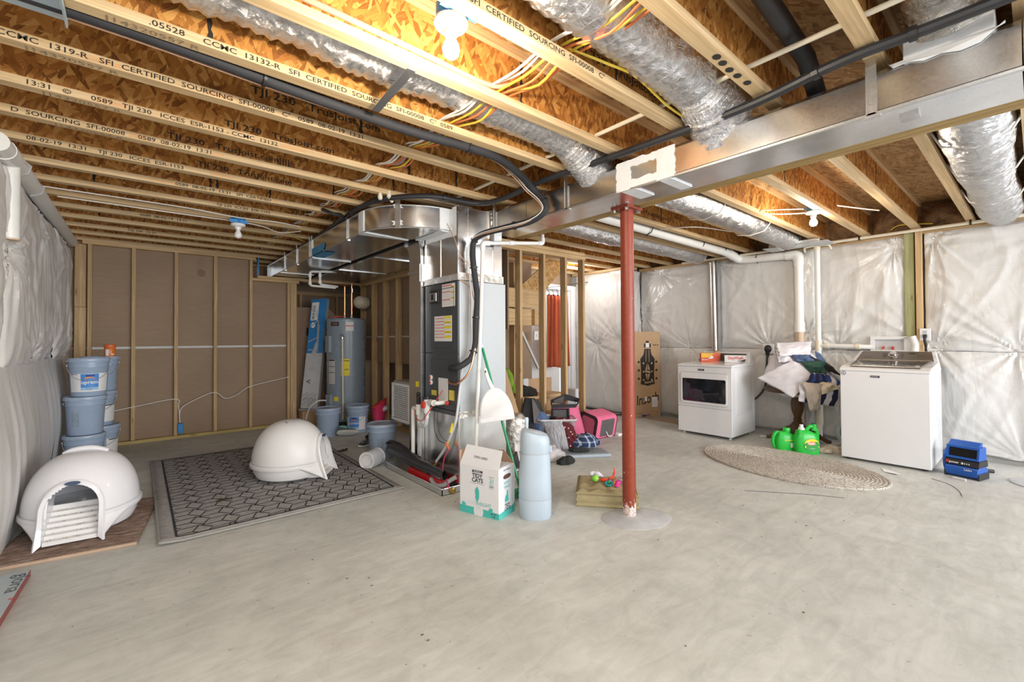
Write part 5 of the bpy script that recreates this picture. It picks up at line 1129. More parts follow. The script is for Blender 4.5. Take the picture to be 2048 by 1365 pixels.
# ------------------------------------------------------------------ paint buckets and cans
BK = mk('bucket_blue_grey', (0.37, 0.47, 0.62), 0.24, var=0.03)
BKL = mk('bucket_lid', (0.38, 0.47, 0.60), 0.28, var=0.04)
SKY = mk('label_blue', (0.07, 0.28, 0.72), 0.45, var=0.05); SKY2 = mk('label_pale_blue', (0.35, 0.58, 0.85), 0.45, var=0.05); NAVY = mk('navy_print', (0.02, 0.03, 0.22), 0.5); SWOOSH = mk('label_orange', (0.88, 0.28, 0.06), 0.5, var=0.3, vs=14)
def bucket(label, loc, rz, kind, handle=True, group='blue grey paint buckets'):
    t = thing('paint_bucket', label, 'bucket', loc, rz, group)
    b = MB(); b.lathe([(0.002, 0.004), (0.122, 0.0), (0.126, 0.006), (0.139, 0.27), (0.1405, 0.272), (0.144, 0.275), (0.144, 0.283), (0.1405, 0.286), (0.141, 0.300), (0.147, 0.303), (0.147, 0.312), (0.142, 0.315), (0.143, 0.335)], 40); part('bucket_body', b, BK, t, world=False)
    b = MB(); b.lathe([(0.144, 0.322), (0.153, 0.324), (0.155, 0.332), (0.155, 0.350), (0.151, 0.357), (0.143, 0.357), (0.140, 0.350), (0.09, 0.349), (0.002, 0.351)], 40); ld = part('lid', b, BKL, t, world=False)
    b = MB()
    for k in range(10): a = 2*math.pi*k/10; c, s_ = math.cos(a), math.sin(a); b.hexa([Vector((c*r-s_*w_, s_*r+c*w_, z)) for z in (0.322, 0.338) for r, w_ in ((0.1545, -0.003), (0.157, -0.003), (0.157, 0.003), (0.1545, 0.003))])
    part('lid_tab', b, BK, ld, world=False)
    rad = lambda z: 0.1265+0.0125*(z-0.006)/0.264+0.0012
    def wrap(a0, a1, z0, z1, mat, nm='label', off=0.0, n=14, lab=None, par=t):
        b = MB(); b.loft([[Vector(((rad(z)+off)*math.sin(a0+(a1-a0)*i/n), -(rad(z)+off)*math.cos(a0+(a1-a0)*i/n), z)) for i in range(n+1)] for z in (z0, z1)], closed=False); return part(nm, b, mat, par, lab, world=False)
    def wtext(b, s_, size, a, z, **k): b.text(s_, size, (0, 0, 0), (1, 0, 0), (0, 1, 0), 'CENTER', fn=lambda x, y: Vector(((rad(z+y)+0.002)*math.sin(a+x/0.135), -(rad(z+y)+0.002)*math.cos(a+x/0.135), z+y)), **k)
    if kind == 'supreme':
        lb = wrap(-1.15, 1.2, 0.045, 0.215, M['label_white'], lab='white and blue paint label')
        wrap(-0.42, 0.52, 0.085, 0.212, SKY, 'label_panel', 0.0012, par=lb); wrap(-0.42, 0.52, 0.060, 0.085, SKY2, 'label_panel', 0.0012, par=lb); wrap(-0.15, 0.30, 0.186, 0.203, NAVY, 'brand_bar', 0.0018, par=lb)
        b = MB(); n = 14; b.loft([[Vector(((rad(z)+0.002)*math.sin(a), -(rad(z)+0.002)*math.cos(a), z)) for a, z in ((-0.22+0.66*i/n, 0.148+0.026*math.sin(math.pi*(0.15+0.75*i/n))+k*(0.016*(1-i/n)+0.002)) for i in range(n+1))] for k in (0, 1)], closed=False); part('swoosh', b, SWOOSH, lb, world=False)
        b = MB(); wtext(b, 'Supreme', 0.050, 0.05, 0.118, sx=0.9, bold=0.02); part('lettering', b, M['label_white'], lb, world=False)
        b = MB(); wtext(b, 'INTERIOR', 0.013, 0.05, 0.072); wtext(b, 'LATEX', 0.013, 0.05, 0.058); 
        for k in range(9): wtext(b, '- --- -- ---- --', 0.009, -0.80, 0.19-0.015*k); wtext(b, '-- - --- --', 0.009, 0.85, 0.19-0.015*k)
        wtext(b, 'SUPREME LATEX', 0.010, -0.85, 0.205, bold=0.03); part('lettering', b, M['text_dark'], lb, world=False)
    elif kind == 'side':
        lb = wrap(0.35, 1.6, 0.04, 0.22, M['label_white']); b = MB()
        for k in range(10): wtext(b, '--- ---- -- ----', 0.010, 0.9, 0.195-0.015*k)
        part('lettering', b, M['text_grey'], lb, world=False); wrap(0.5, 1.4, 0.205, 0.216, M['text_dark'], 'label_panel', 0.0012, par=lb)
    elif kind == 'hazard':
        b = MB(); n = 22
        f = lambda x, z: Vector(((rad(z)+0.001)*math.sin(x/0.135-0.45), -(rad(z)+0.001)*math.cos(x/0.135-0.45), z))
        zc = 0.145
        for i in range(n): a, c = 2*math.pi*i/n, 2*math.pi*(i+1)/n; b.add([f(0.020*math.cos(a), zc+0.020*math.sin(a)), f(0.020*math.cos(c), zc+0.020*math.sin(c)), f(0.0175*math.cos(c), zc+0.0175*math.sin(c)), f(0.0175*math.cos(a), zc+0.0175*math.sin(a))], [(0, 1, 2, 3)])
        b.add([f(-0.014, zc+0.011), f(-0.012, zc+0.013), f(0.014, zc-0.011), f(0.012, zc-0.013)], [(0, 1, 2, 3)])
        for (x0, x1, z0, z1) in ((-0.026, 0.026, 0.216, 0.218), (-0.026, 0.026, 0.085, 0.087), (-0.026, -0.024, 0.085, 0.218), (0.024, 0.026, 0.085, 0.218)): b.add([f(x0, z0), f(x1, z0), f(x1, z1), f(x0, z1)], [(0, 1, 2, 3)])
        for k in range(3): b.text('AV=AR', 0.013, (0, 0, 0), (1, 0, 0), (0, 1, 0), 'CENTER', fn=lambda x, y, k=k: f(x, 0.198-0.014*k+y))
        for k in range(3): b.text('- -- - ==', 0.011, (0, 0, 0), (1, 0, 0), (0, 1, 0), 'CENTER', fn=lambda x, y, k=k: f(x, 0.115-0.012*k+y))
        part('moulded_warning', b, mk('olive_print', (0.20, 0.26, 0.22), 0.6), t, world=False)
    if handle:
        P = [Vector((0.150*math.cos(math.pi*i/14), -0.155*math.sin(math.pi*i/14)*0.98, 0.285-0.135*math.sin(math.pi*i/14))) for i in range(15)]
        b = MB(); b.tube(P, 0.0022, 6); part('wire_handle', b, M['text_grey'], t, world=False)
    b = MB()
    for s_ in (-1, 1): b.lathe([(0.012, 0), (0.012, 0.008)], 10, (s_*0.146, 0, 0.29), Matrix.Rotation(s_*math.pi/2, 3, 'Y'))
    part('handle_boss', b, BK, t, world=False); return t
BH = 0.358; FA = 0.42   # labels turned toward the room
bucket('lowest bucket of the front stack by the left wall, partly hidden behind a litter dome', (-0.39, 5.84, 0), 0.1, 'plain')
bucket('middle bucket of the front stack by the left wall, with a prohibition mark', (-0.385, 5.85, BH), -0.02, 'hazard', False)
bucket('top bucket of the front stack with a blue and white paint label', (-0.365, 5.86, 2*BH), 0.06, 'supreme')
bucket('lowest bucket of the rear stack near the brown framed wall', (-0.30, 6.35, 0), 0.0, 'side')
bucket('middle bucket of the rear stack, white label turned to the right', (-0.33, 6.35, BH), -0.05, 'side')
bucket('top bucket of the rear stack, carrying the orange jar', (-0.31, 6.37, 2*BH), 0.0, 'plain', True)
bucket('plain lidded bucket left of the water heater pipe', (1.88, 5.95, 0), -0.3, 'plain', False)
bucket('lidded bucket with blue label at the foot of the water heater', (2.255, 5.92, 0), -0.75, 'supreme')
bucket('lidded bucket with a prohibition mark beside the lying paint can', (1.965, 4.47, 0), -0.1, 'hazard', False)
jr = thing('jar', 'small orange jar on top of the rear bucket stack', 'jar', (-0.235, 6.32, 2*BH+0.352))
b = MB(); b.lathe([(0.044, 0), (0.046, 0.004), (0.046, 0.085), (0.042, 0.092)], 24); part('jar_body', b, mk('orange_plastic', (0.72, 0.20, 0.03), 0.35), jr, world=False)
b = MB(); b.lathe([(0.047, 0.092), (0.049, 0.096), (0.049, 0.124), (0.045, 0.128), (0.002, 0.128)], 24); part('jar_lid', b, mk('orange_lid', (0.70, 0.16, 0.04), 0.4), jr, world=False)
b = MB(); n = 8; b.loft([[Vector((0.0468*math.sin(-0.75+0.6*i/n), -0.0468*math.cos(-0.75+0.6*i/n), z)) for i in range(n+1)] for z in (0.012, 0.078)], closed=False); part('jar_label', b, M['label_white'], jr, world=False)
b = MB(); b.lathe([(0.0473, 0.02), (0.0473, 0.032)], 10, a0=285, a1=315, cap=False); part('jar_print', b, M['label_white'], jr, world=False)
pcn = thing('paint_can', 'white labelled paint can lying on its side by a bucket', 'can', (1.735, 4.175, 0.083), math.radians(-57))
Rx = Matrix.Rotation(math.pi/2, 3, 'X')
b = MB(); b.lathe([(0.076, -0.095), (0.080, -0.097), (0.083, -0.095), (0.083, -0.088), (0.080, -0.085), (0.080, 0.085), (0.083, 0.088), (0.083, 0.095), (0.079, 0.097), (0.07, 0.093), (0.002, 0.092)], 32, M=Rx); part('can_body', b, M['white'], pcn, world=False)
b = MB(); b.lathe([(0.081, -0.078), (0.081, 0.078)], 32, M=Rx, cap=False); lbl = part('can_label', b, mk('can_paper', (0.68, 0.72, 0.76), 0.5, var=0.08), pcn, world=False)
b = MB()
for k in range(9): b.text('--- -- ---- -- --- -', 0.010, (0, 0, 0), (1, 0, 0), (0, 1, 0), fn=lambda x, y, k=k: Vector((0.0818*math.sin(0.5-0.16*k+y/0.08), 0.07-x, 0.0818*math.cos(0.5-0.16*k+y/0.08))))
part('lettering', b, M['text_grey'], lbl, world=False)
b = MB()
for s_ in (1,):
    b.lathe([(0.075, 0.090), (0.070, 0.0935), (0.062, 0.090), (0.055, 0.0935), (0.045, 0.090), (0.03, 0.0915), (0.002, 0.0915)], 32, M=Rx)
part('can_end', b, M['galv'], pcn, world=False)
b = MB(); b.tube([(0.084*math.cos(a*0.2-1.9), 0.05+0.01*math.sin(a), 0.084*math.sin(a*0.2-1.9)) for a in range(10)], 0.002, 6); part('wire_handle', b, M['text_dark'], pcn, world=False)

# ------------------------------------------------------------------ shoes
def shoe(label, loc, rz, upper, sole, lining, roll=0.0, lace=None):
    t = thing('sneaker', label, 'shoe', loc, rz, 'scattered sneakers'); t.rotation_euler = (roll, 0, rz)
    L = 0.26
    def wid(u): return 0.034+0.016*math.sin(math.pi*min(1, u*1.15))*1.0-(0.022*max(0, (u-0.82)/0.18)**2)+(0.004 if u < 0.2 else 0)
    rings = []
    for i in range(15):
        u = i/14; x = -L/2+L*u; w_ = max(0.006, wid(u)); k = 0.4 if i in (0, 14) else 1
        rings.append([Vector((x, w_*k*math.cos(2*math.pi*j/16)*1.06, 0.014+0.014*math.sin(2*math.pi*j/16)+0.012*max(0, (u-0.75)/0.25)**2)) for j in range(16)])
    b = MB(); b.loft(rings, True, True); part('sole', b, sole, t, world=False)
    rings = []
    for i in range(15):
        u = i/14; x = -L/2+0.006+(L-0.014)*u; w_ = max(0.005, wid(u)*0.95); k = 0.35 if i in (0, 14) else 1
        h_ = 0.085 if u < 0.12 else (0.085-0.035*(u-0.12)/0.35 if u < 0.47 else 0.055-0.030*(u-0.47)/0.5)
        R_ = []
        for j in range(16):
            a = 2*math.pi*j/16; c, s_ = math.cos(a), math.sin(a); z = 0.02+max(0, s_)*h_*k; 
            R_.append(Vector((x, w_*k*c*(1-0.28*max(0, s_)), z)))
        rings.append(R_)
    b = MB(); b.loft(rings, True, True); part('upper', b, upper, t, world=False)
    b = MB(); rings = [[Vector((-L/2+0.065+(0.052+dr)*math.cos(2*math.pi*j/18), (0.026+dr)*math.sin(2*math.pi*j/18), z-0.10*(0.05+0.052*math.cos(2*math.pi*j/18))*1.0)) for j in range(18)] for dr, z in ((0.002, 0.092), (0.006, 0.112), (-0.002, 0.112), (-0.008, 0.075), (-0.02, 0.05))]
    b.loft(rings, False, True); part('collar', b, lining, t, world=False)
    b = MB()
    for k in range(4): x = 0.01+0.022*k; z = 0.083-0.008*k; b.tube(catmull([(x, -0.024, z-0.012), (x+0.006, 0, z+0.004), (x, 0.024, z-0.012)], 4), 0.0035, 6)
    b.tube(catmull([(0.0, 0.0, 0.092), (-0.01, -0.03, 0.09), (0.02, -0.055, 0.05), (0.03, -0.06, 0.012)], 5), 0.003, 6); b.tube(catmull([(0.0, 0.0, 0.092), (0.03, -0.03, 0.085), (0.05, -0.058, 0.04), (0.07, -0.065, 0.010)], 5), 0.003, 6)
    part('laces', b, lace or lining, t, world=False); return t
SG = mk('shoe_grey', (0.16, 0.16, 0.155), 0.85, var=0.15, bump=0.3, bs=300); ST = mk('shoe_teal', (0.16, 0.46, 0.42), 0.7); SW = mk('shoe_white', (0.62, 0.62, 0.60), 0.6)
shoe('grey sneaker with teal lining lying near the buckets', (2.03, 5.66, 0.045), math.radians(-28), SG, SW, ST, -0.9)
shoe('dark sneaker with white sole by the marked bucket', (2.02, 5.06, 0.0), math.radians(212), mk('shoe_black', (0.05, 0.052, 0.05), 0.8, var=0.2, bump=0.3, bs=300), SW, M['black'], 0.0, M['text_grey'])
b = MB(); b.tube(catmull([(1.655, 4.90, 0.012), (1.69, 4.92, 0.022), (1.74, 4.935, 0.02), (1.77, 4.95, 0.025)], 4), [0.006, 0.012, 0.016, 0.014]*3+[0.01], 8); solo('bike_light', b, M['black'], 'small black plastic piece on the floor by the rug corner', 'clip')

# ------------------------------------------------------------------ flat carton at the left edge
fb = thing('flat_carton', 'flat grey carton with red edge at the lower left corner', 'box', (-0.60, 3.25, 0))
F0, F1, F2, F3 = Vector((-0.43, 3.44, 0)), Vector((-0.47, 2.55, 0)), Vector((-0.98, 2.58, 0)), Vector((-0.95, 3.42, 0)); up_ = Vector((0, 0, 0.035))
b = MB(); b.hexa([F3, F2, F1, F0, F3+up_, F2+up_, F1+up_, F0+up_]); part('carton_body', b, mk('carton_maroon', (0.30, 0.075, 0.07), 0.5, var=0.1), fb, bevel=0.002)
b = MB(); u3 = Vector((0, 0, 0.037)); b.poly([p+u3 for p in (F3, F2, F1, F0)]); part('carton_top', b, mk('carton_grey', (0.43, 0.50, 0.53), 0.5, var=0.05), fb)
b = MB(); b.text('gloria', 0.085, (-0.475, 3.40, 0.0385), (-0.05, -1, 0), (1, -0.04, 0), sx=1.15, bold=-0.01) ; part('lettering', b, M['text_dark'], fb)
b = MB(); b.lathe([(0.007, 0), (0.007, 0.001)], 10, (-0.452, 3.10, 0.0375)); part('red_dot', b, M['label_red'], fb)

# ------------------------------------------------------------------ things in the drain tray
rc = thing('tool_case', 'red plastic tool case sitting in the metal tray', 'case', (1.91, 3.32, 0.004))
b = MB(); b.hexa([(1.865, 3.13, 0.006), (1.965, 3.13, 0.006), (1.965, 3.72, 0.006), (1.865, 3.72, 0.006), (1.88, 3.16, 0.085), (1.96, 3.16, 0.085), (1.96, 3.70, 0.085), (1.88, 3.70, 0.085)]); part('case_body', b, mk('red_plastic', (0.62, 0.012, 0.018), 0.35), rc, bevel=0.008)
b = MB(); b.box(1.89, 1.96, 3.18, 3.40, 0.085, 0.10); part('case_lid', b, M['galv_dull'], rc, bevel=0.004)
b = MB(); b.box(1.886, 1.89, 3.34, 3.40, 0.055, 0.095); b.tube([(1.93, 3.50, 0.09), (1.93, 3.50, 0.11)], 0.02, 10); part('case_latch', b, M['black'], rc)
bb2 = thing('rubber_bag', 'black rubbery bag flopped over the red case in the tray', 'bag', (1.90, 3.6, 0.09))
P = [(1.90, 4.20, 0.145), (1.90, 4.12, 0.165), (1.895, 3.98, 0.18), (1.885, 3.78, 0.175), (1.875, 3.58, 0.155), (1.87, 3.42, 0.15), (1.865, 3.25, 0.155), (1.86, 3.10, 0.155), (1.855, 3.04, 0.158)]
Wd = [0.03, 0.075, 0.095, 0.10, 0.085, 0.062, 0.052, 0.046, 0.042]; Ht = [0.02, 0.055, 0.075, 0.072, 0.055, 0.045, 0.04, 0.036, 0.034]
rings = []
for k in range(len(P)*3-2):
    i, f = divmod(k, 3); f /= 3; j = min(i+1, len(P)-1); c = Vector(P[i]).lerp(Vector(P[j]), f); w_ = Wd[i]+(Wd[j]-Wd[i])*f; h_ = Ht[i]+(Ht[j]-Ht[i])*f
    rings.append([c+Vector((0.55*w_*math.cos(a), 0.10*w_*math.sin(a), h_*math.sin(a)+0.010*mn.noise(Vector((k*0.4, a*1.2, 2))))) for a in [2*math.pi*m_/18 for m_ in range(18)]])
b = MB(); b.loft(rings, True, False); part('bag_body', b, mk('black_sheet_rubber', (0.028, 0.030, 0.036), 0.38, var=0.15), bb2, sharp=1.2)
b = MB(); b.tube(catmull([(1.885, 4.18, 0.205), (1.88, 4.08, 0.245), (1.88, 3.95, 0.25), (1.87, 3.75, 0.225), (1.86, 3.55, 0.20)], 5), [0.012]*21, 8); part('bag_seam', b, M['black'], bb2)
b = MB(); b.tube(catmull([(1.87, 3.28, 0.07), (1.86, 3.20, 0.045), (1.87, 3.10, 0.06), (1.93, 3.07, 0.10), (1.97, 3.05, 0.12)], 5), 0.018, 10); solo('hose', b, M['text_grey'], 'grey corrugated hose loop in the metal tray', 'hose')

# ------------------------------------------------------------------ litter carton
tc = thing('litter_carton', 'white and teal cat litter carton with an open flap', 'box', (1.88, 2.383, 0), math.atan2(2.383-2.704, 1.88-1.776))
# local axes: front face along -x from the near corner, side face along +y
FWd, SD, BH2 = 0.337, 0.205, 0.340
TEAL = mk('teal_print', (0.07, 0.50, 0.44), 0.5, var=0.04); CART = mk('carton_white', (0.78, 0.78, 0.80), 0.5, var=0.02); CIN = mk('carton_inside', (0.45, 0.30, 0.20), 0.8)
b = MB(); b.box(-FWd, 0, 0, SD, 0, BH2); part('carton_body', b, CART, tc, world=False, bevel=0.002)
b = MB(); b.hexa([(-FWd, 0, BH2-0.004), (0, 0, BH2-0.004), (0, 0.004, BH2), (-FWd, 0.004, BH2), (-FWd+0.022, 0.055, BH2+0.13), (-0.005, 0.055, BH2+0.118), (-0.005, 0.059, BH2+0.118), (-FWd+0.022, 0.059, BH2+0.13)]); part('front_flap', b, CART, tc, world=False)
b = MB(); b.hexa([(-FWd, SD-0.004, BH2), (0, SD-0.004, BH2), (0, SD, BH2), (-FWd, SD, BH2), (-FWd, SD+0.01, BH2+0.05), (-0.06, SD-0.05, BH2+0.10), (-0.06, SD-0.047, BH2+0.10), (-FWd, SD+0.013, BH2+0.05)]); b.hexa([(-FWd, 0.0, BH2), (-FWd, SD, BH2), (-FWd+0.003, SD, BH2), (-FWd+0.003, 0, BH2), (-FWd-0.02, 0.02, BH2+0.09), (-FWd-0.02, SD-0.02, BH2+0.09), (-FWd-0.017, SD-0.02, BH2+0.09), (-FWd-0.017, 0.02, BH2+0.09)]); part('inner_flap', b, CIN, tc, world=False)
b = MB(); b.box(-0.06, -0.004, 0.02, SD-0.01, BH2, BH2+0.006); part('side_flap', b, CART, tc, world=False)
ny = -0.0008
b = MB(); b.add([(-FWd, ny, 0.0), (0, ny, 0.0), (0, ny, 0.042), (-0.12, ny, 0.050), (-0.20, ny, 0.050), (-FWd, ny, 0.052)], [(0, 1, 2, 3, 4, 5)]); b.add([(0.0008, 0, 0), (0.0008, SD, 0), (0.0008, SD, 0.075), (0.0008, SD-0.02, 0.055), (0.0008, 0.02, 0.040), (0.0008, 0, 0.040)], [(0, 1, 2, 3, 4, 5)]); part('teal_band', b, TEAL, tc, world=False)
b = MB(); cx = -0.175; b.add([(cx+x, ny*2, z) for x, z in ((-0.032, 0.0), (0.038, 0.0), (0.045, 0.03), (0.038, 0.066), (0.0, 0.072), (-0.032, 0.066), (-0.038, 0.03))], [tuple(range(7))]); part('badge', b, CART, tc, world=False)
b = MB(); o = -0.0016
for i, s_ in enumerate(('FREE', 'CLEAN', '-- --', '--- -')): b.text(s_, 0.017, (cx+0.003, o*1.6, 0.054-0.015*i), (1, 0, 0), (0, 0, 1), 'CENTER')
b.text('LIGHT', 0.036, (-FWd+0.058, o, 0.070), (1, 0, 0), (0, 0, 1), sx=0.95, bold=-0.012); part('pale_lettering', b, mk('pale_teal', (0.62, 0.72, 0.72), 0.5), tc, world=False)
b = MB(); b.text('WEIGHT', 0.036, (-FWd+0.143, o, 0.070), (1, 0, 0), (0, 0, 1), sx=0.95, bold=-0.006); b.text('21', 0.036, (-0.060, o, 0.245), (1, 0, 0), (0, 0, 1), 'CENTER', sx=1.1, bold=0.01); b.text('DAY', 0.018, (-0.060, o, 0.226), (1, 0, 0), (0, 0, 1), 'CENTER')
fe = [(0, -0.085), (0.012, -0.07), (0.022, -0.045), (0.024, -0.01), (0.022, 0.03), (0.012, 0.05), (0.004, 0.068), (-0.004, 0.06), (-0.018, 0.045), (-0.026, 0.02), (-0.024, 0.0), (-0.016, -0.02), (-0.022, -0.03), (-0.018, -0.055), (-0.008, -0.072)]
b.add([(-0.183+x*0.75, o, 0.152+z*0.72) for x, z in fe], [tuple(range(len(fe)))])
for cx_, cz, k, m_ in ((-FWd+0.038, 0.058, 1.0, 1), (-0.068, 0.052, 1.0, -1)):
    cat = [(-0.018, 0), (-0.018, 0.012), (-0.010, 0.018), (0.008, 0.014), (0.016, 0.004), (0.018, -0.014), (0.012, -0.004), (-0.004, -0.004), (-0.010, -0.014), (-0.014, -0.006)]
    b.add([(cx_+x*m_, o, cz+z) for x, z in cat], [tuple(range(10))])
sx_ = 0.0016
b.text("DON'T", 0.030, (sx_, SD/2, 0.222), (0, 1, 0), (0, 0, 1), 'CENTER', sx=0.8); b.text('FORGET!', 0.026, (sx_, SD/2, 0.195), (0, 1, 0), (0, 0, 1), 'CENTER', sx=0.8)
sq = [(-0.03, -0.015), (-0.018, 0.012), (-0.004, 0.02), (0.0, 0.05), (0.014, 0.04), (0.014, 0.0), (0.022, -0.022), (0.006, -0.034), (-0.010, -0.028), (-0.022, -0.034)]
b.add([(sx_, SD/2+y, 0.130+z) for y, z in sq], [tuple(range(10))]); part('teal_print', b, TEAL, tc, world=False)
b = MB(); b.text('OPEN HERE!', 0.023, (-FWd/2-0.0, 0.0215, BH2+0.050), (1, 0, -0.05), (0, 0.38, 0.92), 'CENTER', sx=0.95)
for i in range(len(b.v)): b.v[i] = b.v[i]+Vector((0, -0.0025, 0))
b.text('TIDY', 0.040, (-0.180, o, 0.262), (1, 0, 0), (0, 0, 1), 'CENTER', bold=0.03); b.text('CATS', 0.040, (-0.180, o, 0.230), (1, 0, 0), (0, 0, 1), 'CENTER', bold=0.03)
for y_, s_ in ((0.221, 'WITH LIGHTWEIGHT CLUMPING LITTER'),): b.text(s_, 0.007, (-0.18, o, y_-0.003), (1, 0, 0), (0, 0, 1), 'CENTER')
b.text('AMMONIA', 0.009, (-0.060, o, 0.278), (1, 0, 0), (0, 0, 1), 'CENTER'); b.text('ODOR', 0.012, (-0.060, o, 0.213), (1, 0, 0), (0, 0, 1), 'CENTER', bold=0.03); b.text('CONTROL', 0.008, (-0.060, o, 0.202), (1, 0, 0), (0, 0, 1), 'CENTER'); b.text('NET WT', 0.013, (-0.045, o, 0.027), (1, 0, 0), (0, 0, 1), 'CENTER', bold=0.03); b.text('17 LB', 0.013, (-0.045, o, 0.010), (1, 0, 0), (0, 0, 1), 'CENTER', bold=0.03)
b.text('TIDY', 0.030, (sx_, SD*0.52, 0.066), (0, 1, 0), (0, 0, 1), 'CENTER', bold=0.03); b.text('CATS', 0.030, (sx_, SD*0.52, 0.040), (0, 1, 0), (0, 0, 1), 'CENTER', bold=0.03); b.text('EASY HANDLE', 0.014, (sx_, SD/2, 0.318), (0, 1, 0), (0, 0, 1), 'CENTER', bold=0.02); b.text('- -- --- -- -', 0.012, (sx_, SD/2, 0.180), (0, 1, 0), (0, 0, 1), 'CENTER')
part('black_lettering', b, M['text_dark'], tc, world=False)
b = MB(); b.add([(-0.275+x, o, 0.335+z-0.02) for x, z in ((0.05, -0.018), (0.14, -0.018), (0.14, -0.002), (0.05, -0.002))], [(0, 1, 2, 3)]); part('brand_bar', b, M['text_dark'], tc, world=False)
b = MB(); b.text('PURINA', 0.014, (-0.180, o*1.5, 0.300), (1, 0, 0), (0, 0, 1), 'CENTER', sx=1.2, bold=0.02); part('white_lettering', b, CART, tc, world=False)
b = MB(); b.prism([(SD/2+0.034*math.cos(a)*1.0+(0.014 if math.cos(a) > 0 else -0.014), 0.275+0.016*math.sin(a)) for a in [2*math.pi*i/16 for i in range(16)]], 0.0014, frame((0.0004, 0, 0), (0, 1, 0), (0, 0, 1))); part('hand_hole', b, mk('hole_dark', (0.12, 0.06, 0.05), 0.9), tc, world=False)

# ------------------------------------------------------------------ litter pail
PG = mk('pail_blue_grey', (0.44, 0.525, 0.60), 0.38, var=0.02)
lp_ = thing('litter_pail', 'tall pale blue grey disposal pail beside the litter carton', 'bin', (2.13, 2.29, 0), math.radians(-40))
def oval(k, z, n=40, ex=2.6, ax=0.112, by=0.105): return [Vector((ax*k*math.copysign(abs(math.cos(a))**(2/ex), math.cos(a)), by*k*math.copysign(abs(math.sin(a))**(2/ex), math.sin(a)), z)) for a in [2*math.pi*i/n for i in range(n)]]
b = MB(); b.loft([oval(0.94, 0.0), oval(1.0, 0.012), oval(1.02, 0.135)], True, True); part('pail_base', b, PG, lp_, world=False)
b = MB(); b.loft([oval(1.005, 0.135), oval(1.02, 0.139), oval(1.0, 0.25), oval(0.93, 0.445)], True, True); part('pail_body', b, PG, lp_, world=False)
tilt = lambda P, k: [Vector((p.x, p.y, p.z+k*p.x)) for p in P]
b = MB(); b.loft([oval(0.925, 0.447), oval(0.94, 0.452), oval(0.93, 0.52), tilt(oval(0.89, 0.562), -0.22), tilt(oval(0.80, 0.580), -0.22), tilt(oval(0.55, 0.588), -0.22), tilt(oval(0.05, 0.590), -0.22)], True, True); part('pail_lid', b, PG, lp_, world=False)
b = MB()
for z_, k_ in ((0.137, 1.022), (0.446, 0.936)): b.tube(oval(k_, z_)+[oval(k_, z_)[0]], 0.0016, 5, caps=False)
part('seam_line', b, M['text_grey'], lp_, world=False)
b = MB()
for s_ in (-1, 1): b.box(s_*0.108-0.012, s_*0.108+0.012, -0.012, 0.012, 0.44, 0.485)
part('lid_clip', b, PG, lp_, world=False, bevel=0.003)
sp_ = thing('litter_scoop', 'white litter scoop hanging on the side of the pail', 'scoop', (2.035, 2.36, 0.40), math.radians(-40))
b = MB(); b.box(-0.022, 0.018, -0.01, 0.01, 0.05, 0.10); b.tube([(0, 0, 0.06), (0.014, 0, -0.02)], [0.010, 0.007], 8); part('scoop_handle', b, M['white'], sp_, world=False, bevel=0.003)
gs = MB(); gs.tube(catmull([(2.175, 2.42, 0.55), (2.178, 2.425, 0.62), (2.18, 2.43, 0.66)], 4), [0.010, 0.011, 0.012, 0.013, 0.014, 0.016, 0.017, 0.016, 0.010], 10, sx=0.6); solo('brush_handle', gs, PG, 'pale handle standing up behind the disposal pail', 'handle')

# ------------------------------------------------------------------ broom with dustpan leaning on the handler
bp = thing('broom', 'green pole with a white lobby dustpan clipped to it, leaning on the air handler', 'broom', (2.42, 2.75, 0.0))
pA, pB = Vector((2.32, 2.655, 0.02)), Vector((2.22, 3.03, 1.16))
b = MB(); b.tube([pA, pB], 0.0115, 10); part('pole', b, mk('green_pole', (0.02, 0.30, 0.12), 0.35), bp, 'green broom pole')
d_ = (pB-pA).normalized(); b = MB(); b.tube([pB, pB+d_*0.12], 0.0115, 10); part('pole_tip', b, M['white'], bp)
b = MB(); b.box(2.22, 2.42, 2.62, 2.69, 0.0, 0.05); part('broom_head', b, mk('broom_green', (0.03, 0.25, 0.12), 0.7), bp, bevel=0.006)
# dustpan, laid out in the plane facing the camera
rt_, tw = Vector((0.765, -0.644, 0)), Vector((-0.644, -0.765, 0)); Oc = Vector((2.205, 2.835, 0.715)); upv = Vector((0, 0.05, 1)).normalized()
Mp = frame(Oc, rt_+Vector((0, 0, 0.14)), upv)
half = [(-0.135, -0.125), (0.135, -0.125)]+[(0.135*math.cos(a), -0.10+0.225*math.sin(a)) for a in [math.pi*i/18 for i in range(0, 19)]]
outline = [(0.138*math.cos(a)*(1.0), -0.105+0.235*math.sin(a)) for a in [math.pi*i/24 for i in range(25)]]
outline = [(0.138, -0.135)]+outline+[(-0.138, -0.135)]
def ringp(k, d, dy=0): return [Mp @ Vector((x*k, (y+0.0)*k+dy, d)) for x, y in outline]
b = MB(); b.loft([ringp(0.97, -0.03), ringp(1.0, 0.0), ringp(0.985, 0.016), ringp(0.90, 0.024)], True, True); dpn = part('dustpan', b, M['white'], bp, 'white rounded dustpan')
b = MB(); b.prism([(-0.138, -0.14), (0.138, -0.14), (0.138, -0.105), (-0.138, -0.105)], 0.012, Mp @ Matrix.Translation((0, 0, 0.018))); part('dustpan_lip', b, M['white'], dpn, bevel=0.004)
b = MB(); b.tube([Mp @ Vector((-0.005, 0.11, 0.0)), Mp @ Vector((-0.03, 0.20, 0.01)), Mp @ Vector((-0.045, 0.29, 0.012))], [0.022, 0.017, 0.016], 12); part('dustpan_socket', b, M['white'], dpn)
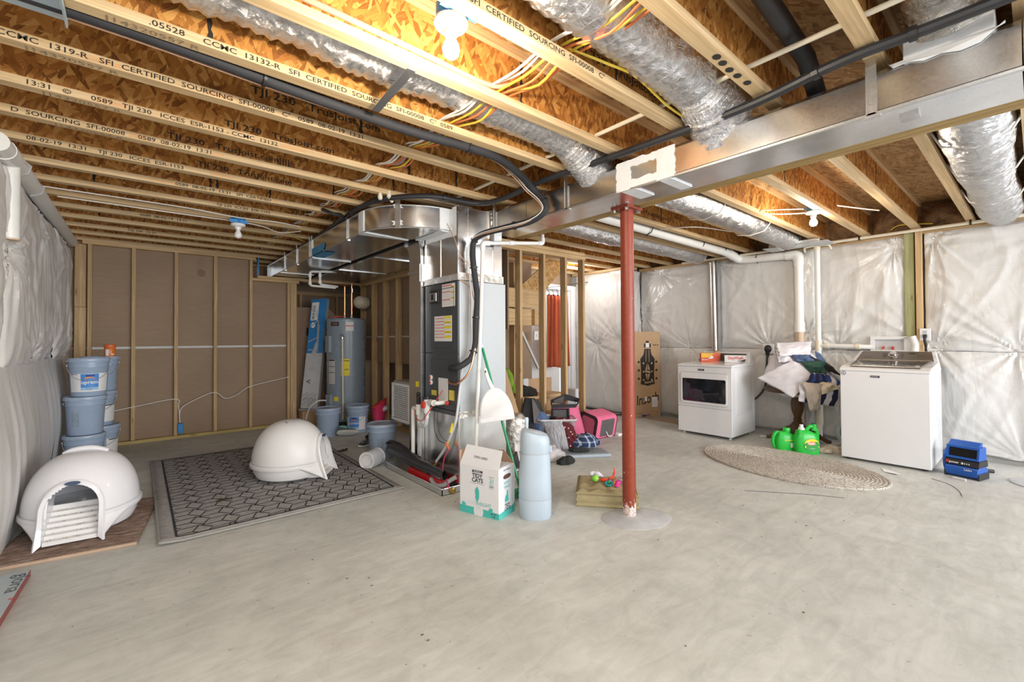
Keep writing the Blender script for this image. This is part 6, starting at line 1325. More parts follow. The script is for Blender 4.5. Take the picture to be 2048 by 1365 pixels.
b = MB(); b.sphere(Mp @ Vector((-0.041, 0.265, 0.026)), 0.007, 0.007, 0.011, 8, 6); part('socket_hole', b, mk('green_dark', (0.01, 0.12, 0.06), 0.5), dpn)

# ------------------------------------------------------------------ floor cushion with cat toys
cu = thing('floor_cushion', 'tufted olive tan floor cushion behind the red post', 'cushion', (2.765, 2.165, 0), math.radians(-50.9))
CM = mk('cushion_cloth', (0.36, 0.30, 0.17), 0.9, var=0.08, vs=20, bump=0.25, bs=220, **{'Specular_IOR_Level': 0.15})
def cush(u, v, top):
    x, y = (u-0.5)*0.44, (v-0.5)*0.40; ed = min(u, 1-u, v, 1-v)
    z = 0.115-0.018*max(0, 1-ed/0.07)**2 if top else 0
    if top:
        for tx in (0.22, 0.5, 0.78):
            for ty in (0.25, 0.6, 0.85): z -= 0.026*math.exp(-((u-tx)**2+(v-ty)**2)/0.006)
        z += 0.010*math.sin(u*2*math.pi*3.5)*math.sin(v*2*math.pi*3)*min(1, ed*8)+0.006*mn.noise(Vector((u*8, v*8, 0)))
    return Vector((x, y, z))
b = MB(); b.grid(44, 40, lambda u, v: cush(u, v, True)); part('cushion_top', b, CM, cu, world=False)
b = MB(); n = 88
def perim(t, k, z):
    t = (t % 1)*4; s_, f = int(t), t-int(t); hx, hy = 0.22*k, 0.20*k
    x, y = [(-hx+2*hx*f, -hy), (hx, -hy+2*hy*f), (hx-2*hx*f, hy), (-hx, hy-2*hy*f)][s_]
    return Vector((x, y, z))
b.loft([[perim(i/n, 0.985, 0.0) for i in range(n)], [perim(i/n, 1.03, 0.012) for i in range(n)], [perim(i/n, 0.985, 0.028) for i in range(n)], [perim(i/n, 1.015+0.018*abs(math.sin(i/n*4*math.pi*3.5)), 0.055) for i in range(n)], [perim(i/n, 0.985, 0.084) for i in range(n)], [perim(i/n, 1.03, 0.098) for i in range(n)], [perim(i/n, 0.98, 0.108) for i in range(n)]], True, False); part('cushion_side', b, CM, cu, world=False)
def toy(label, mat, fn, cat='cat toy'):
    b = MB(); fn(b); return solo('cat_toy', b, mat, label, cat, 'cat toys on the cushion')
cc = Vector((2.765, 2.165, 0.115)); rl = Vector((0.63, -0.776, 0)); aw = Vector((0.776, 0.63, 0))
cp_ = lambda x, y, z=0.0: cc+rl*x+aw*y+Vector((0, 0, z))
toy('lime green ball with toys on the tan cushion', mk('lime', (0.30, 0.75, 0.08), 0.5), lambda b: b.sphere(cp_(-0.085, 0.02, 0.030), 0.027))
toy('white cloth mouse at the back of the tan cushion', mk('toy_white', (0.72, 0.70, 0.76), 0.8), lambda b: (b.tube(catmull([cp_(-0.13, 0.15, 0.015), cp_(-0.10, 0.16, 0.03), cp_(-0.06, 0.15, 0.022), cp_(-0.02, 0.14, 0.01)], 4), [0.010, 0.016, 0.020, 0.018, 0.016, 0.015, 0.018, 0.022, 0.022, 0.018, 0.012, 0.008, 0.004], 10)))
toy('red feather toy lying next to the lime ball', mk('toy_red', (0.70, 0.05, 0.02), 0.6), lambda b: (b.sphere(cp_(-0.02, 0.03, 0.018), 0.032, 0.018, 0.014, M=Matrix.Rotation(-0.9, 3, 'Z')), b.tube(catmull([cp_(0.02, 0.06, 0.02), cp_(0.055, 0.08, 0.035), cp_(0.065, 0.09, 0.075), cp_(0.06, 0.09, 0.10)], 4), [0.010, 0.010, 0.009, 0.009, 0.008, 0.008, 0.007, 0.006, 0.005, 0.004, 0.003, 0.003, 0.002], 8)))
toy('purple toy bird in the middle of the cushion', mk('toy_purple', (0.45, 0.10, 0.42), 0.6), lambda b: b.sphere(cp_(0.03, 0.01, 0.016), 0.026, 0.016, 0.014, M=Matrix.Rotation(0.4, 3, 'Z')))
toy('teal ring toy on the cushion', mk('toy_teal', (0.03, 0.36, 0.42), 0.5), lambda b: b.tube([cp_(0.02+0.026*math.cos(a), -0.03+0.026*math.sin(a), 0.012+0.006*math.sin(a)) for a in [2*math.pi*i/16 for i in range(17)]], 0.008, 8))
toy('green bead toy inside the teal ring', mk('toy_green', (0.02, 0.32, 0.08), 0.5), lambda b: b.sphere(cp_(0.02, -0.012, 0.016), 0.017, 0.014, 0.014))
toy('magenta fabric toy at the cushion front', mk('toy_magenta', (0.62, 0.03, 0.26), 0.6), lambda b: (b.sphere(cp_(0.085, -0.02, 0.018), 0.034, 0.022, 0.018, M=Matrix.Rotation(0.2, 3, 'Z')), b.sphere(cp_(0.075, -0.075, 0.014), 0.020, 0.018, 0.014)))
toy('orange string looped between the toys', mk('toy_orange', (0.75, 0.25, 0.06), 0.6), lambda b: b.tube(catmull([cp_(0.03, 0.04, 0.03), cp_(0.075, 0.0, 0.036), cp_(0.055, -0.05, 0.02), cp_(0.06, -0.085, 0.012)], 5), 0.004, 6))
toy('grey striped wand at the right of the toys', mk('toy_grey', (0.55, 0.55, 0.62), 0.6), lambda b: b.tube(catmull([cp_(0.08, 0.07, 0.02), cp_(0.11, 0.03, 0.024), cp_(0.15, 0.0, 0.016)], 4), [0.012, 0.012, 0.011, 0.011, 0.010, 0.010, 0.008, 0.006, 0.004], 8))

# ------------------------------------------------------------------ water heater and its corner
wh = thing('water_heater', 'tall grey cylindrical water heater beside the framed wall opening', 'water heater', (2.36, 6.63, 0))
WHM = mk('heater_grey', (0.27, 0.33, 0.40), 0.3, var=0.02); R0 = 0.272
b = MB(); b.lathe([(R0-0.01, 0.06), (R0, 0.065), (R0, 1.50)], 44); part('tank', b, WHM, wh, world=False)
b = MB(); b.lathe([(R0+0.003, 1.49), (R0+0.003, 1.525), (R0-0.02, 1.545), (0.002, 1.55)], 44); part('tank_top', b, WHM, wh, world=False)
b = MB(); b.lathe([(R0-0.02, 0.0), (R0-0.02, 0.06)], 36); part('base', b, M['black'], wh, world=False)
va = math.atan2(-0.765, -0.644)+0.10     # direction of the side turned to the room
def cyl(a, z, r=R0): return Vector((r*math.cos(va+a), r*math.sin(va+a), z))     # a grows to the right in view
def wlab(a0, a1, z0, z1, mat, nm='label', off=0.002, par=wh, lab=None, n=10):
    b = MB(); b.loft([[cyl(a0+(a1-a0)*i/n, z, R0+off) for i in range(n+1)] for z in (z0, z1)], closed=False); return part(nm, b, mat, par, lab, world=False)
def wtx(b, s_, size, a, z, **k): b.text(s_, size, (0, 0, 0), (1, 0, 0), (0, 1, 0), 'CENTER', fn=lambda x, y: cyl(a+x/R0, z+y, R0+0.0035), **k)
l1 = wlab(-0.02, 0.42, 0.72, 0.96, LY, lab='yellow energy guide label'); b = MB(); wtx(b, 'EnergyGuide', 0.026, 0.20, 0.925, bold=0.04, sx=0.8); wtx(b, '$ 424', 0.024, 0.25, 0.80, bold=0.04)
for k in range(4): wtx(b, '- -- - - -- -', 0.014, 0.18, 0.89-0.02*k); wtx(b, '-- --- -- --', 0.012, 0.2, 0.78-0.014*k)
part('lettering', b, M['text_dark'], l1, world=False)
l2 = wlab(0.22, 0.62, 1.36, 1.50, M['label_white']); wlab(0.22, 0.62, 1.425, 1.437, LR, 'print_bar', 0.003, l2)
l3 = wlab(-0.78, -0.34, 0.60, 0.955, M['label_grey']); wlab(-0.78, -0.36, 0.93, 0.95, M['text_dark'], 'print_bar', 0.003, l3); wlab(-0.78, -0.36, 0.76, 0.768, M['text_dark'], 'print_bar', 0.003, l3); wlab(-0.78, -0.36, 0.845, 0.853, M['text_dark'], 'print_bar', 0.003, l3)
b = MB()
for k in range(9): wtx(b, '-- - --- -', 0.014, -0.56, 0.90-0.033*k)
part('lettering', b, M['text_grey'], l3, world=False)
wlab(-0.40, -0.15, 0.36, 0.42, LY); wlab(-0.48, -0.08, 0.23, 0.28, M['label_white'])
l4 = wlab(-0.60, -0.12, 1.43, 1.495, M['black'], 'brand_plate'); wlab(-0.52, -0.18, 1.44, 1.485, mk('plate_brown', (0.18, 0.10, 0.09), 0.5), 'plate_inset', 0.003, l4)
for (a, z0, z1) in ((-0.72, 0.16, 0.45), (-0.78, 1.05, 1.29)):
    C_ = cyl(a, 0, R0+0.012); t_ = Vector((-C_.y, C_.x, 0)).normalized(); nn = Vector((C_.x, C_.y, 0)).normalized()
    P = [C_+t_*sx+nn*sy+Vector((0, 0, z)) for z in (z0, z1) for sx, sy in ((-0.055, -0.03), (0.055, -0.03), (0.055, 0.02), (-0.055, 0.02))]
    b = MB(); b.hexa(P); part('access_panel', b, WHM, wh, world=False, bevel=0.006)
b = MB(); vp = cyl(0.08, 1.27, R0+0.03); b.lathe([(0.02, -0.03), (0.024, 0.0), (0.012, 0.03)], 12, vp); b.tube([cyl(0.08, 1.27, R0-0.01), vp], 0.014, 10); b.tube([vp+Vector((0, 0, 0.03)), vp+Vector((-0.03, -0.02, 0.045))], 0.006, 6); part('relief_valve', b, M['steel'], wh, world=False)
b = MB(); b.tube([vp+Vector((0, 0, -0.02)), vp+Vector((0.01, 0, -1.17))], 0.0135, 12); part('relief_pipe', b, M['pvc_cream'], wh, 'cream relief pipe down the front of the heater', world=False)
b = MB(); b.tube([(-0.06, -0.10, 1.54), (-0.06, -0.10, 2.02)], 0.0115, 10); b.tube([(0.02, -0.16, 1.54), (0.02, -0.16, 2.05)], 0.0115, 10); b.tube([(0.02, -0.16, 2.03), (-0.30, -0.28, 2.0)], 0.011, 8); part('copper_pipe', b, M['copper'], wh, world=False)
b = MB(); b.lathe([(0.02, 1.55), (0.02, 1.585), (0.014, 1.59)], 10, (-0.06, -0.10, 0)); b.lathe([(0.02, 1.55), (0.02, 1.585), (0.014, 1.59)], 10, (0.02, -0.16, 0)); b.tube([(0.025, -0.165, 1.92), (0.025, -0.165, 1.98)], 0.017, 8); part('pipe_union', b, M['steel'], wh, world=False)
b = MB(); b.tube(catmull([(-0.06, -0.10, 1.56), (-0.14, -0.14, 1.57), (-0.24, -0.12, 1.555)], 5), 0.008, 6); part('red_tube', b, LR, wh, world=False)
b = MB(); q = cyl(-0.82, 0.36, R0+0.02); b.tube(catmull([q, q+Vector((-0.12, 0.04, 0.0)), q+Vector((-0.22, 0.08, -0.10)), q+Vector((-0.26, 0.10, -0.25))], 5), 0.010, 8); part('power_cable', b, M['white_wire'], wh, world=False)
et = thing('expansion_tank', 'cream ribbed expansion tank above the water heater', 'tank', (2.66, 6.60, 1.70))
Mx = frame((2.58, 6.62, 1.80), (0.25, 0.97, 0), (0, 0, 1)).to_3x3(); ax = Matrix.Rotation(math.radians(78), 3, Vector((0.6, -0.8, 0)))
b = MB(); b.lathe([(0.006, -0.12), (0.05, -0.115), (0.085, -0.09), (0.098, -0.05), (0.100, 0.0), (0.103, 0.006), (0.100, 0.012), (0.100, 0.05), (0.103, 0.056), (0.100, 0.062), (0.095, 0.11), (0.07, 0.145), (0.03, 0.155), (0.002, 0.156)], 28, (2.60, 6.66, 1.80), Matrix.Rotation(math.radians(35), 3, 'Z') @ Matrix.Rotation(math.radians(90), 3, 'Y')); part('tank_shell', b, mk('tank_cream', (0.66, 0.60, 0.47), 0.4), et, sharp=1.0)
# leaning cartons in the dark opening
wx = thing('long_carton', 'long blue and white carton leaning beside the water heater', 'box', (1.90, 6.86, 0.21))
bl, br_, tl_, tr_ = Vector((1.803, 6.931, 0.235)), Vector((1.987, 6.777, 0.225)), Vector((2.012, 7.118, 1.845)), Vector((2.192, 6.965, 1.865))
nrm = (br_-bl).cross(tl_-bl).normalized()*0.085
if nrm.y < 0: nrm = -nrm
b = MB(); b.hexa([bl, br_, br_+nrm, bl+nrm, tl_, tr_, tr_+nrm, tl_+nrm]); part('carton_body', b, mk('carton_side', (0.50, 0.50, 0.49), 0.6), wx)
fr = -nrm.normalized()
def wq(u, v, d=0.0012): return bl.lerp(br_, u).lerp(tl_.lerp(tr_, u), v)+fr*d
def wquad(b, u0, u1, v0, v1, d=0.0012): b.poly([wq(u0, v0, d), wq(u1, v0, d), wq(u1, v1, d), wq(u0, v1, d)])
b = MB(); wquad(b, 0, 1, 0.495, 1); part('blue_print', b, mk('carton_blue', (0.03, 0.22, 0.55), 0.5, var=0.1), wx)
b = MB(); wquad(b, 0, 1, 0, 0.495); part('grey_print', b, mk('carton_pale', (0.52, 0.53, 0.54), 0.55, var=0.08), wx)
b = MB(); wquad(b, 0.05, 0.5, 0.80, 0.97, 0.002); part('name_panel', b, M['label_white'], wx)
b = MB(); b.text('weslo', 0.095, wq(0.30, 0.805, 0.003), wq(0.3, 1)-wq(0.3, 0), bl-br_, bold=0.0); b.text('cadence', 0.03, wq(0.46, 0.83, 0.003), wq(0.3, 1)-wq(0.3, 0), bl-br_)
for k in range(7): b.text('-- --- -- ---- - --', 0.016, wq(0.15+0.11*k, 0.33, 0.002), wq(0.3, 1)-wq(0.3, 0), bl-br_)
for k in range(8): b.text('== - ## -- #', 0.03, wq(0.15+0.10*k, 0.03+0.01*(k % 3), 0.002), wq(0.3, 1)-wq(0.3, 0), bl-br_)
b.text('A', 0.10, wq(0.45, 0.22, 0.002), wq(0.3, 1)-wq(0.3, 0), bl-br_); part('lettering', b, M['text_dark'], wx)
b = MB()
for p, q in (((0.10, 0.74), (0.55, 0.80)), ((0.55, 0.80), (0.62, 0.58)), ((0.06, 0.60), (0.62, 0.64)), ((0.1, 0.53), (0.75, 0.515)), ((0.62, 0.76), (0.68, 0.53))):
    a_, c_ = wq(*p, 0.002), wq(*q, 0.002); b.bar(a_, c_, 0.016, 0.002, fr)
part('treadmill_print', b, M['text_grey'], wx)
b = MB(); b.prism([(0.03*math.cos(2*math.pi*i/20), 0.045*math.sin(2*math.pi*i/20)) for i in range(20)], 0.001, frame(wq(0.25, 0.755, 0.0015), br_-bl, tl_-bl)); part('round_badge', b, M['label_white'], wx)
b = MB(); b.hexa([bl+Vector((-0.03, -0.03, -0.02)), br_+Vector((0.03, -0.05, -0.02)), br_+Vector((0.0, 0.1, -0.02)), bl+Vector((0, 0.1, -0.02))]+[bl+Vector((-0.03, -0.03, -0.01)), br_+Vector((0.03, -0.05, -0.01)), br_+Vector((0.0, 0.1, -0.01)), bl+Vector((0, 0.1, -0.01))]); part('open_flap', b, M['label_grey'], wx)
b = MB(); b.box(1.80, 2.06, 6.82, 7.02, 0.0, 0.205); solo('cardboard_box', b, M['card'], 'small brown box under the long blue carton', 'box', bevel=0.003)
b = MB(); b.hexa([(1.82, 7.20, 0.0), (2.10, 7.10, 0.0), (2.10, 7.14, 0.0), (1.82, 7.24, 0.0), (1.82, 7.44, 1.74), (2.06, 7.34, 1.74), (2.06, 7.38, 1.74), (1.82, 7.48, 1.74)]); sh = thing('cardboard_sheet', 'brown cardboard sheet leaning behind the long blue carton', 'cardboard', (1.95, 7.3, 0)); part('sheet', b, M['card_dark'], sh); b = MB(); b.box(1.985, 2.01, 7.298, 7.302, 1.30, 1.42); part('hand_slot', b, M['black'], sh)
b = MB(); b.hexa([(2.14, 7.36, 0), (2.60, 7.12, 0), (2.60, 7.15, 0), (2.14, 7.39, 0), (2.2, 7.48, 1.90), (2.56, 7.30, 1.5), (2.56, 7.33, 1.5), (2.2, 7.51, 1.90)]); solo('cardboard_sheet', b, M['card_dark'], 'dark cardboard panel with slanting top behind the water heater', 'cardboard')
pb = thing('tote_bag', 'bright pink fabric bag behind the return grille', 'bag', (2.62, 5.80, 0)); PINK = mk('pink_fabric', (0.62, 0.03, 0.12), 0.7, var=0.12, bump=0.2, bs=60)
rr = [[Vector((2.52+0.14*k*math.cos(a)*0.644+0.11*k*math.sin(a)*0.765, 5.83+0.14*k*math.cos(a)*-0.765*-1*0.0+0.15*k*math.sin(a), z+0.01*mn.noise(Vector((a, z*9, 0)))+(0.05*math.cos(a) if z > 0.3 else 0))) for a in [2*math.pi*i/24 for i in range(24)]] for k, z in ((0.75, 0.0), (0.95, 0.03), (0.9, 0.15), (1.12, 0.36))]
b = MB(); b.loft(rr, True, False); part('bag_body', b, PINK, pb, solid=0.006); b = MB(); b.tube(rr[3]+[rr[3][0]], 0.010, 6); part('bag_hem', b, LR, pb); b = MB(); b.sphere((2.54, 5.83, 0.29), 0.10, 0.12, 0.05); part('bag_filling', b, M['label_grey'], pb)

# ------------------------------------------------------------------ dryer
APP = M['white_enamel']
dr = thing('dryer', 'white front loading dryer with dark window, boxes on top', 'dryer', (5.76, 2.715, 0))
x0, x1, y0, y1, zt = 5.415, 6.09, 2.37, 3.06, 0.872
b = MB(); b.box(x0+0.012, x1, y0+0.004, y1-0.004, 0.035, zt); part('cabinet', b, APP, dr, bevel=0.006)
b = MB(); b.box(x0, x0+0.012, y0, y1, 0.360, 0.868); part('front_panel', b, APP, dr, bevel=0.005)
b = MB(); b.box(x0, x0+0.012, y0, y1, 0.035, 0.354); part('toe_panel', b, APP, dr, bevel=0.005)
prof = [(x0-0.004, 0.872), (x0-0.004, 0.885), (x0+0.02, 0.897), (x0+0.10, 0.905), (x1-0.24, 0.912), (x1-0.17, 0.92), (x1-0.06, 1.03), (x1-0.02, 1.045), (x1, 1.03), (x1, 0.872)]
b = MB(); b.loft([[Vector((x, y+(0.05*s_ if z > 1.0 else 0), z)) for x, z in prof] for y, s_ in ((y0-0.004, 1), (y0+0.012, 1), (y1-0.012, -1), (y1+0.004, -1))], True, True, smooth=False); part('top_cover', b, APP, dr, bevel=0.006)
CON = mk('console_taupe', (0.115, 0.098, 0.085), 0.32, 0.4, var=0.04)
b = MB(); X_ = lambda t: (x1-0.172+0.112*t, 0.925+0.108*t)
b.add([(X_(0.02)[0]-0.003, y0+0.05, X_(0.02)[1]+0.002), (X_(0.02)[0]-0.003, y1-0.02, X_(0.02)[1]+0.002), (X_(0.9)[0]-0.003, y1-0.10, X_(0.9)[1]+0.002), (X_(0.9)[0]-0.003, y0+0.07, X_(0.9)[1]+0.002)], [(0, 1, 2, 3)]); part('console_panel', b, CON, dr, 'dark taupe control panel')
def rrect(yc, zc, hw, hh, r, n=5):
    P = []
    for cy, cz, a0 in ((yc+hw-r, zc+hh-r, 0), (yc-hw+r, zc+hh-r, 90), (yc-hw+r, zc-hh+r, 180), (yc+hw-r, zc-hh+r, 270)):
        for i in range(n+1): a = math.radians(a0+90*i/n); P.append((cy+r*math.cos(a), cz+r*math.sin(a)))
    return P
def rframe(b, x, outer, inner, d): b.loft([[Vector((x+d, *p)) for p in outer], [Vector((x, *p)) for p in outer], [Vector((x-0.004, *p)) for p in inner], [Vector((x+d, *p)) for p in inner]])
do = rrect(2.715, 0.596, 0.300, 0.198, 0.03); di = rrect(2.715, 0.575, 0.282, 0.145, 0.02)
b = MB(); rframe(b, x0-0.014, do, di, 0.014); dd_ = part('door', b, APP, dr, sharp=0.7)
b = MB(); b.add([Vector((x0-0.003, *p)) for p in di], [tuple(range(len(di)))]); gl = NT('dryer_glass'); gl.done((0.012, 0.014, 0.018), 0.05, 0, Specular_IOR_Level=0.7); part('door_window', b, gl.m, dd_)
b = MB()
for yy, zz, sy, sz, m_ in ((2.93, 0.57, 0.06, 0.10, 0), (2.78, 0.52, 0.08, 0.07, 1)): b.add([(x0-0.0036, yy-sy, zz-sz), (x0-0.0036, yy+sy, zz-sz), (x0-0.0036, yy+sy*0.8, zz+sz), (x0-0.0036, yy-sy*0.6, zz+sz*0.8)], [(0, 1, 2, 3)])
part('clothes_behind_glass', b, mk('dim_clothes', (0.035, 0.03, 0.042), 0.5, var=0.4, vs=20), dd_)
b = MB(); b.loft([[Vector((x0-0.0165, *p)) for p in rrect(2.715, 0.596, 0.306, 0.204, 0.033)], [Vector((x0-0.001, *p)) for p in rrect(2.715, 0.596, 0.306, 0.204, 0.033)]]) if False else b.tube([Vector((x0-0.001, *p)) for p in rrect(2.715, 0.596, 0.303, 0.201, 0.032)]+[Vector((x0-0.001, *rrect(2.715, 0.596, 0.303, 0.201, 0.032)[0]))], 0.0022, 5); part('door_gap', b, M['text_grey'], dd_)
b = MB(); b.box(x0-0.003, x0, 2.705, 2.785, 0.820, 0.843); nb = part('name_badge', b, M['text_dark'], dr); b = MB(); b.text('MAYTAG', 0.014, (x0-0.0036, 2.778, 0.826), (0, -1, 0), (0, 0, 1), bold=0.02); part('lettering', b, M['label_grey'], nb)
b = MB()
for (ya, yb, za, zb) in ((0.1, 0.5, 0.42, 0.80),): pass
pan = rrect(5.76, 0.55, 0.24, 0.27, 0.03)
b = MB(); b.loft([[Vector((px_, y0+0.004, pz)) for px_, pz in rrect(5.76, 0.56, 0.235, 0.27, 0.03)], [Vector((px_, y0+0.0005, pz)) for px_, pz in rrect(5.76, 0.56, 0.225, 0.26, 0.03)]], False, True); part('side_emboss', b, APP, dr)
b = MB()
for fx in (x0+0.06, x1-0.06):
    for fy in (y0+0.05, y1-0.05): b.lathe([(0.018, 0), (0.018, 0.012), (0.010, 0.014), (0.010, 0.04)], 10, (fx, fy, 0))
part('levelling_foot', b, M['label_grey'], dr)
bx1 = thing('dryer_sheet_box', 'orange red cardboard box on top of the dryer', 'box', (5.86, 2.83, 0.912), math.radians(-52))
RB = mk('box_red_orange', (0.72, 0.10, 0.03), 0.45, var=0.06)
b = MB(); b.box(-0.125, 0.115, 0.0, 0.10, 0, 0.118); part('box_body', b, RB, bx1, world=False, bevel=0.002)
b = MB(); b.add([(-0.123, -0.0008, 0.058), (-0.025, -0.0008, 0.058), (0.045, -0.0008, 0.116), (-0.123, -0.0008, 0.116)], [(0, 1, 2, 3)]); part('yellow_print', b, mk('box_yellow', (0.85, 0.48, 0.03), 0.5, var=0.1), bx1, world=False)
b = MB(); b.add([(-0.035, -0.0012, 0.042), (0.02, -0.0012, 0.042), (0.03, -0.0012, 0.075), (0.0, -0.0012, 0.082), (-0.02, -0.0012, 0.055)], [(0, 1, 2, 3, 4)]); b.text('Bounce', 0.026, (-0.115, -0.0012, 0.024), (1, 0, 0), (0, 0, 1), bold=0.01); part('white_print', b, M['label_white'], bx1, world=False)
b = MB(); b.hexa([(0.03, 0.0, 0.118), (0.115, 0.0, 0.118), (0.115, 0.10, 0.118), (0.03, 0.10, 0.118), (0.09, 0.0, 0.145), (0.125, 0.0, 0.135), (0.125, 0.10, 0.135), (0.09, 0.10, 0.145)]); part('open_flap', b, M['card'], bx1, world=False)
bx2 = thing('tissue_box', 'white printed cardboard box on the dryer beside the red box', 'box', (5.895, 2.53, 0.914), math.radians(-62))
b = MB(); b.box(-0.125, 0.125, 0.0, 0.07, 0, 0.092); part('box_body', b, M['label_white'], bx2, world=False, bevel=0.002)
b = MB(); b.text('OxyWash', 0.052, (-0.09, -0.0008, 0.040), (1, 0, 0), (0, 0.0, 1), sx=0.85, bold=0.03); part('red_lettering', b, LR, bx2, world=False)
b = MB(); b.add([(0.03, -0.0008, 0.012), (0.09, -0.0008, 0.012), (0.09, -0.0008, 0.030), (0.03, -0.0008, 0.030)], [(0, 1, 2, 3)]); b.add([(0.1255, 0.01, 0.012), (0.1255, 0.06, 0.012), (0.1255, 0.06, 0.055), (0.1255, 0.01, 0.055)], [(0, 1, 2, 3)]); part('blue_print', b, mk('box_bluegrey', (0.36, 0.42, 0.52), 0.5), bx2, world=False)
b = MB(); b.tube(fillet([(6.355, 2.304, 1.10), (6.33, 2.304, 1.075), (6.33, 2.31, 0.80)], 0.03), 0.013, 8)
dc = thing('power_cord', 'thick black dryer cord plugged in on the wall between dryer and washer', 'cord', (6.34, 2.3, 0.5))
b = MB(); b.tube(catmull([(6.33, 2.304, 1.06), (6.31, 2.31, 0.85), (6.30, 2.32, 0.62), (6.27, 2.40, 0.46), (6.2, 2.52, 0.36), (6.13, 2.62, 0.34)], 6), 0.013, 8); part('cord', b, M['black'], dc)
b = MB(); b.sphere((6.345, 2.304, 1.085), 0.035, 0.045, 0.052); b.tube([(6.33, 2.304, 1.05), (6.33, 2.304, 0.98)], [0.03, 0.016], 10); part('plug', b, M['black'], dc)
b = MB(); b.box(6.355, 6.38, 2.235, 2.375, 1.02, 1.15); part('socket_plate', b, M['white'], dc, bevel=0.004)

# ------------------------------------------------------------------ washer
wa = thing('washer', 'white top loading washer with steel console at the right wall', 'washing machine', (5.83, 0.98, 0))
x0, x1, y0, y1, zt = 5.49, 6.19, 0.641, 1.318, 0.895
b = MB(); b.box(x0, x1, y0, y1, 0.022, zt); part('cabinet', b, APP, wa, bevel=0.008)
prof = [(x0-0.004, zt), (x0-0.004, 0.917), (x0+0.02, 0.926), (x0+0.10, 0.945), (x1-0.22, 0.978), (x1-0.19, 0.986), (x1-0.05, 1.075), (x1-0.01, 1.085), (x1, 1.07), (x1, zt)]
b = MB(); b.loft([[Vector((x, y+(0.035*s_ if z > 1.0 else 0), z)) for x, z in prof] for y, s_ in ((y0-0.004, 1), (y0+0.014, 1), (y1-0.014, -1), (y1+0.004, -1))], True, True, smooth=False); part('top_cover', b, APP, wa, bevel=0.006)
LIDM = mk('lid_glass', (0.075, 0.07, 0.065), 0.08, 0.3, var=0.05); STL = metal('console_steel', (0.30, 0.27, 0.245), 0.36, 150, 0.02, 0.04)
lx0, lx1 = x0+0.055, x1-0.205
lz = lambda x: 0.938+(x-x0-0.055)/(lx1-lx0)*(0.984-0.938)
b = MB(); b.loft([[Vector((lx0, y0+0.075, lz(lx0)+d)), Vector((lx0, y1-0.075, lz(lx0)+d)), Vector((lx1, y1-0.045, lz(lx1)+d)), Vector((lx1, y0+0.045, lz(lx1)+d))] for d in (-0.004, 0.008)], True, True, smooth=False); ldp = part('lid', b, LIDM, wa, 'dark glass lid with metal rim', bevel=0.003)
b = MB(); b.tube([Vector((lx0, y0+0.075, lz(lx0)+0.008)), Vector((lx0, y1-0.075, lz(lx0)+0.008)), Vector((lx1, y1-0.045, lz(lx1)+0.010)), Vector((lx1, y0+0.045, lz(lx1)+0.010)), Vector((lx0, y0+0.075, lz(lx0)+0.008))], 0.006, 6); part('lid_rim', b, STL, ldp)
c0, c1 = Vector((x1-0.192, 0, 0.9875)), Vector((x1-0.052, 0, 1.0775)); cn = (c1-c0).normalized(); cnn = Vector((-cn.z, 0, cn.x)); 
def cq(t, y, d=0.002): p = c0.lerp(c1, t)+cnn*d; return Vector((p.x, y, p.z))
b = MB(); b.hexa([cq(0.0, y0+0.03, 0), cq(0.0, y1-0.03, 0), cq(1.0, y1-0.06, 0), cq(1.0, y0+0.06, 0), cq(0.0, y0+0.03, 0.006), cq(0.0, y1-0.03, 0.006), cq(1.0, y1-0.06, 0.006), cq(1.0, y0+0.06, 0.006)]); con = part('console_panel', b, STL, wa, 'brushed steel control panel', bevel=0.002)
Mk = frame(cq(0.55, 0.99, 0.006), (0, -1, 0), cn).to_3x3()
b = MB(); b.lathe([(0.040, 0), (0.040, 0.006), (0.032, 0.010), (0.030, 0.028), (0.026, 0.032), (0.002, 0.032)], 24, cq(0.55, 0.99, 0.006), Mk); part('dial', b, M['steel'], con)
b = MB(); 
def cbox(t0, t1, ya, yb, d=0.0075): b.poly([cq(t0, ya, d), cq(t0, yb, d), cq(t1, yb, d), cq(t1, ya, d)])
cbox(0.72, 0.80, 0.82, 0.87)
part('display', b, M['black'], con)
b = MB()
for k in range(7): cbox(0.60, 0.63, 0.80-0.02*k, 0.79-0.02*k); cbox(0.40, 0.43, 0.80-0.02*k, 0.785-0.02*k)
for k in range(5): cbox(0.30+0.1*k, 0.32+0.1*k, 1.04, 1.075); cbox(0.30+0.1*k, 0.32+0.1*k, 0.93, 0.905)
b.text('Maytag', 0.018, cq(0.30, 1.22, 0.0078), (0, -1, 0), cn); part('console_print', b, M['text_dark'], con)
b = MB(); b.box(x0-0.003, x0, 1.000, 1.072, 0.838, 0.858); nb = part('name_badge', b, M['text_dark'], wa); b = MB(); b.text('MAYTAG', 0.0125, (x0-0.0036, 1.066, 0.843), (0, -1, 0), (0, 0, 1), bold=0.02); part('lettering', b, M['label_grey'], nb)
b = MB(); n = 24; rg = [(0.021*math.cos(2*math.pi*i/n), 0.021*math.sin(2*math.pi*i/n)) for i in range(n)]
b.loft([[Vector((x0-0.0015, 1.288+p*k, 0.872+q*k)) for p, q in rg] for k in (1.0, 0.80)]); b.text('C', 0.026, (x0-0.0015, 1.297, 0.863), (0, -1, 0), (0, 0, 1), bold=0.04); part('round_sticker', b, mk('sticker_navy', (0.05, 0.06, 0.22), 0.5), wa)
b = MB()
for fx in (x0+0.06, x1-0.06):
    for fy in (y0+0.05, y1-0.05): b.lathe([(0.02, 0), (0.02, 0.024)], 10, (fx, fy, 0))
part('levelling_foot', b, M['black'], wa)
wbx = thing('washer_outlet_box', 'white recessed laundry valve box on the wall behind the washer', 'valve box', (6.36, 1.06, 1.08))
b = MB()
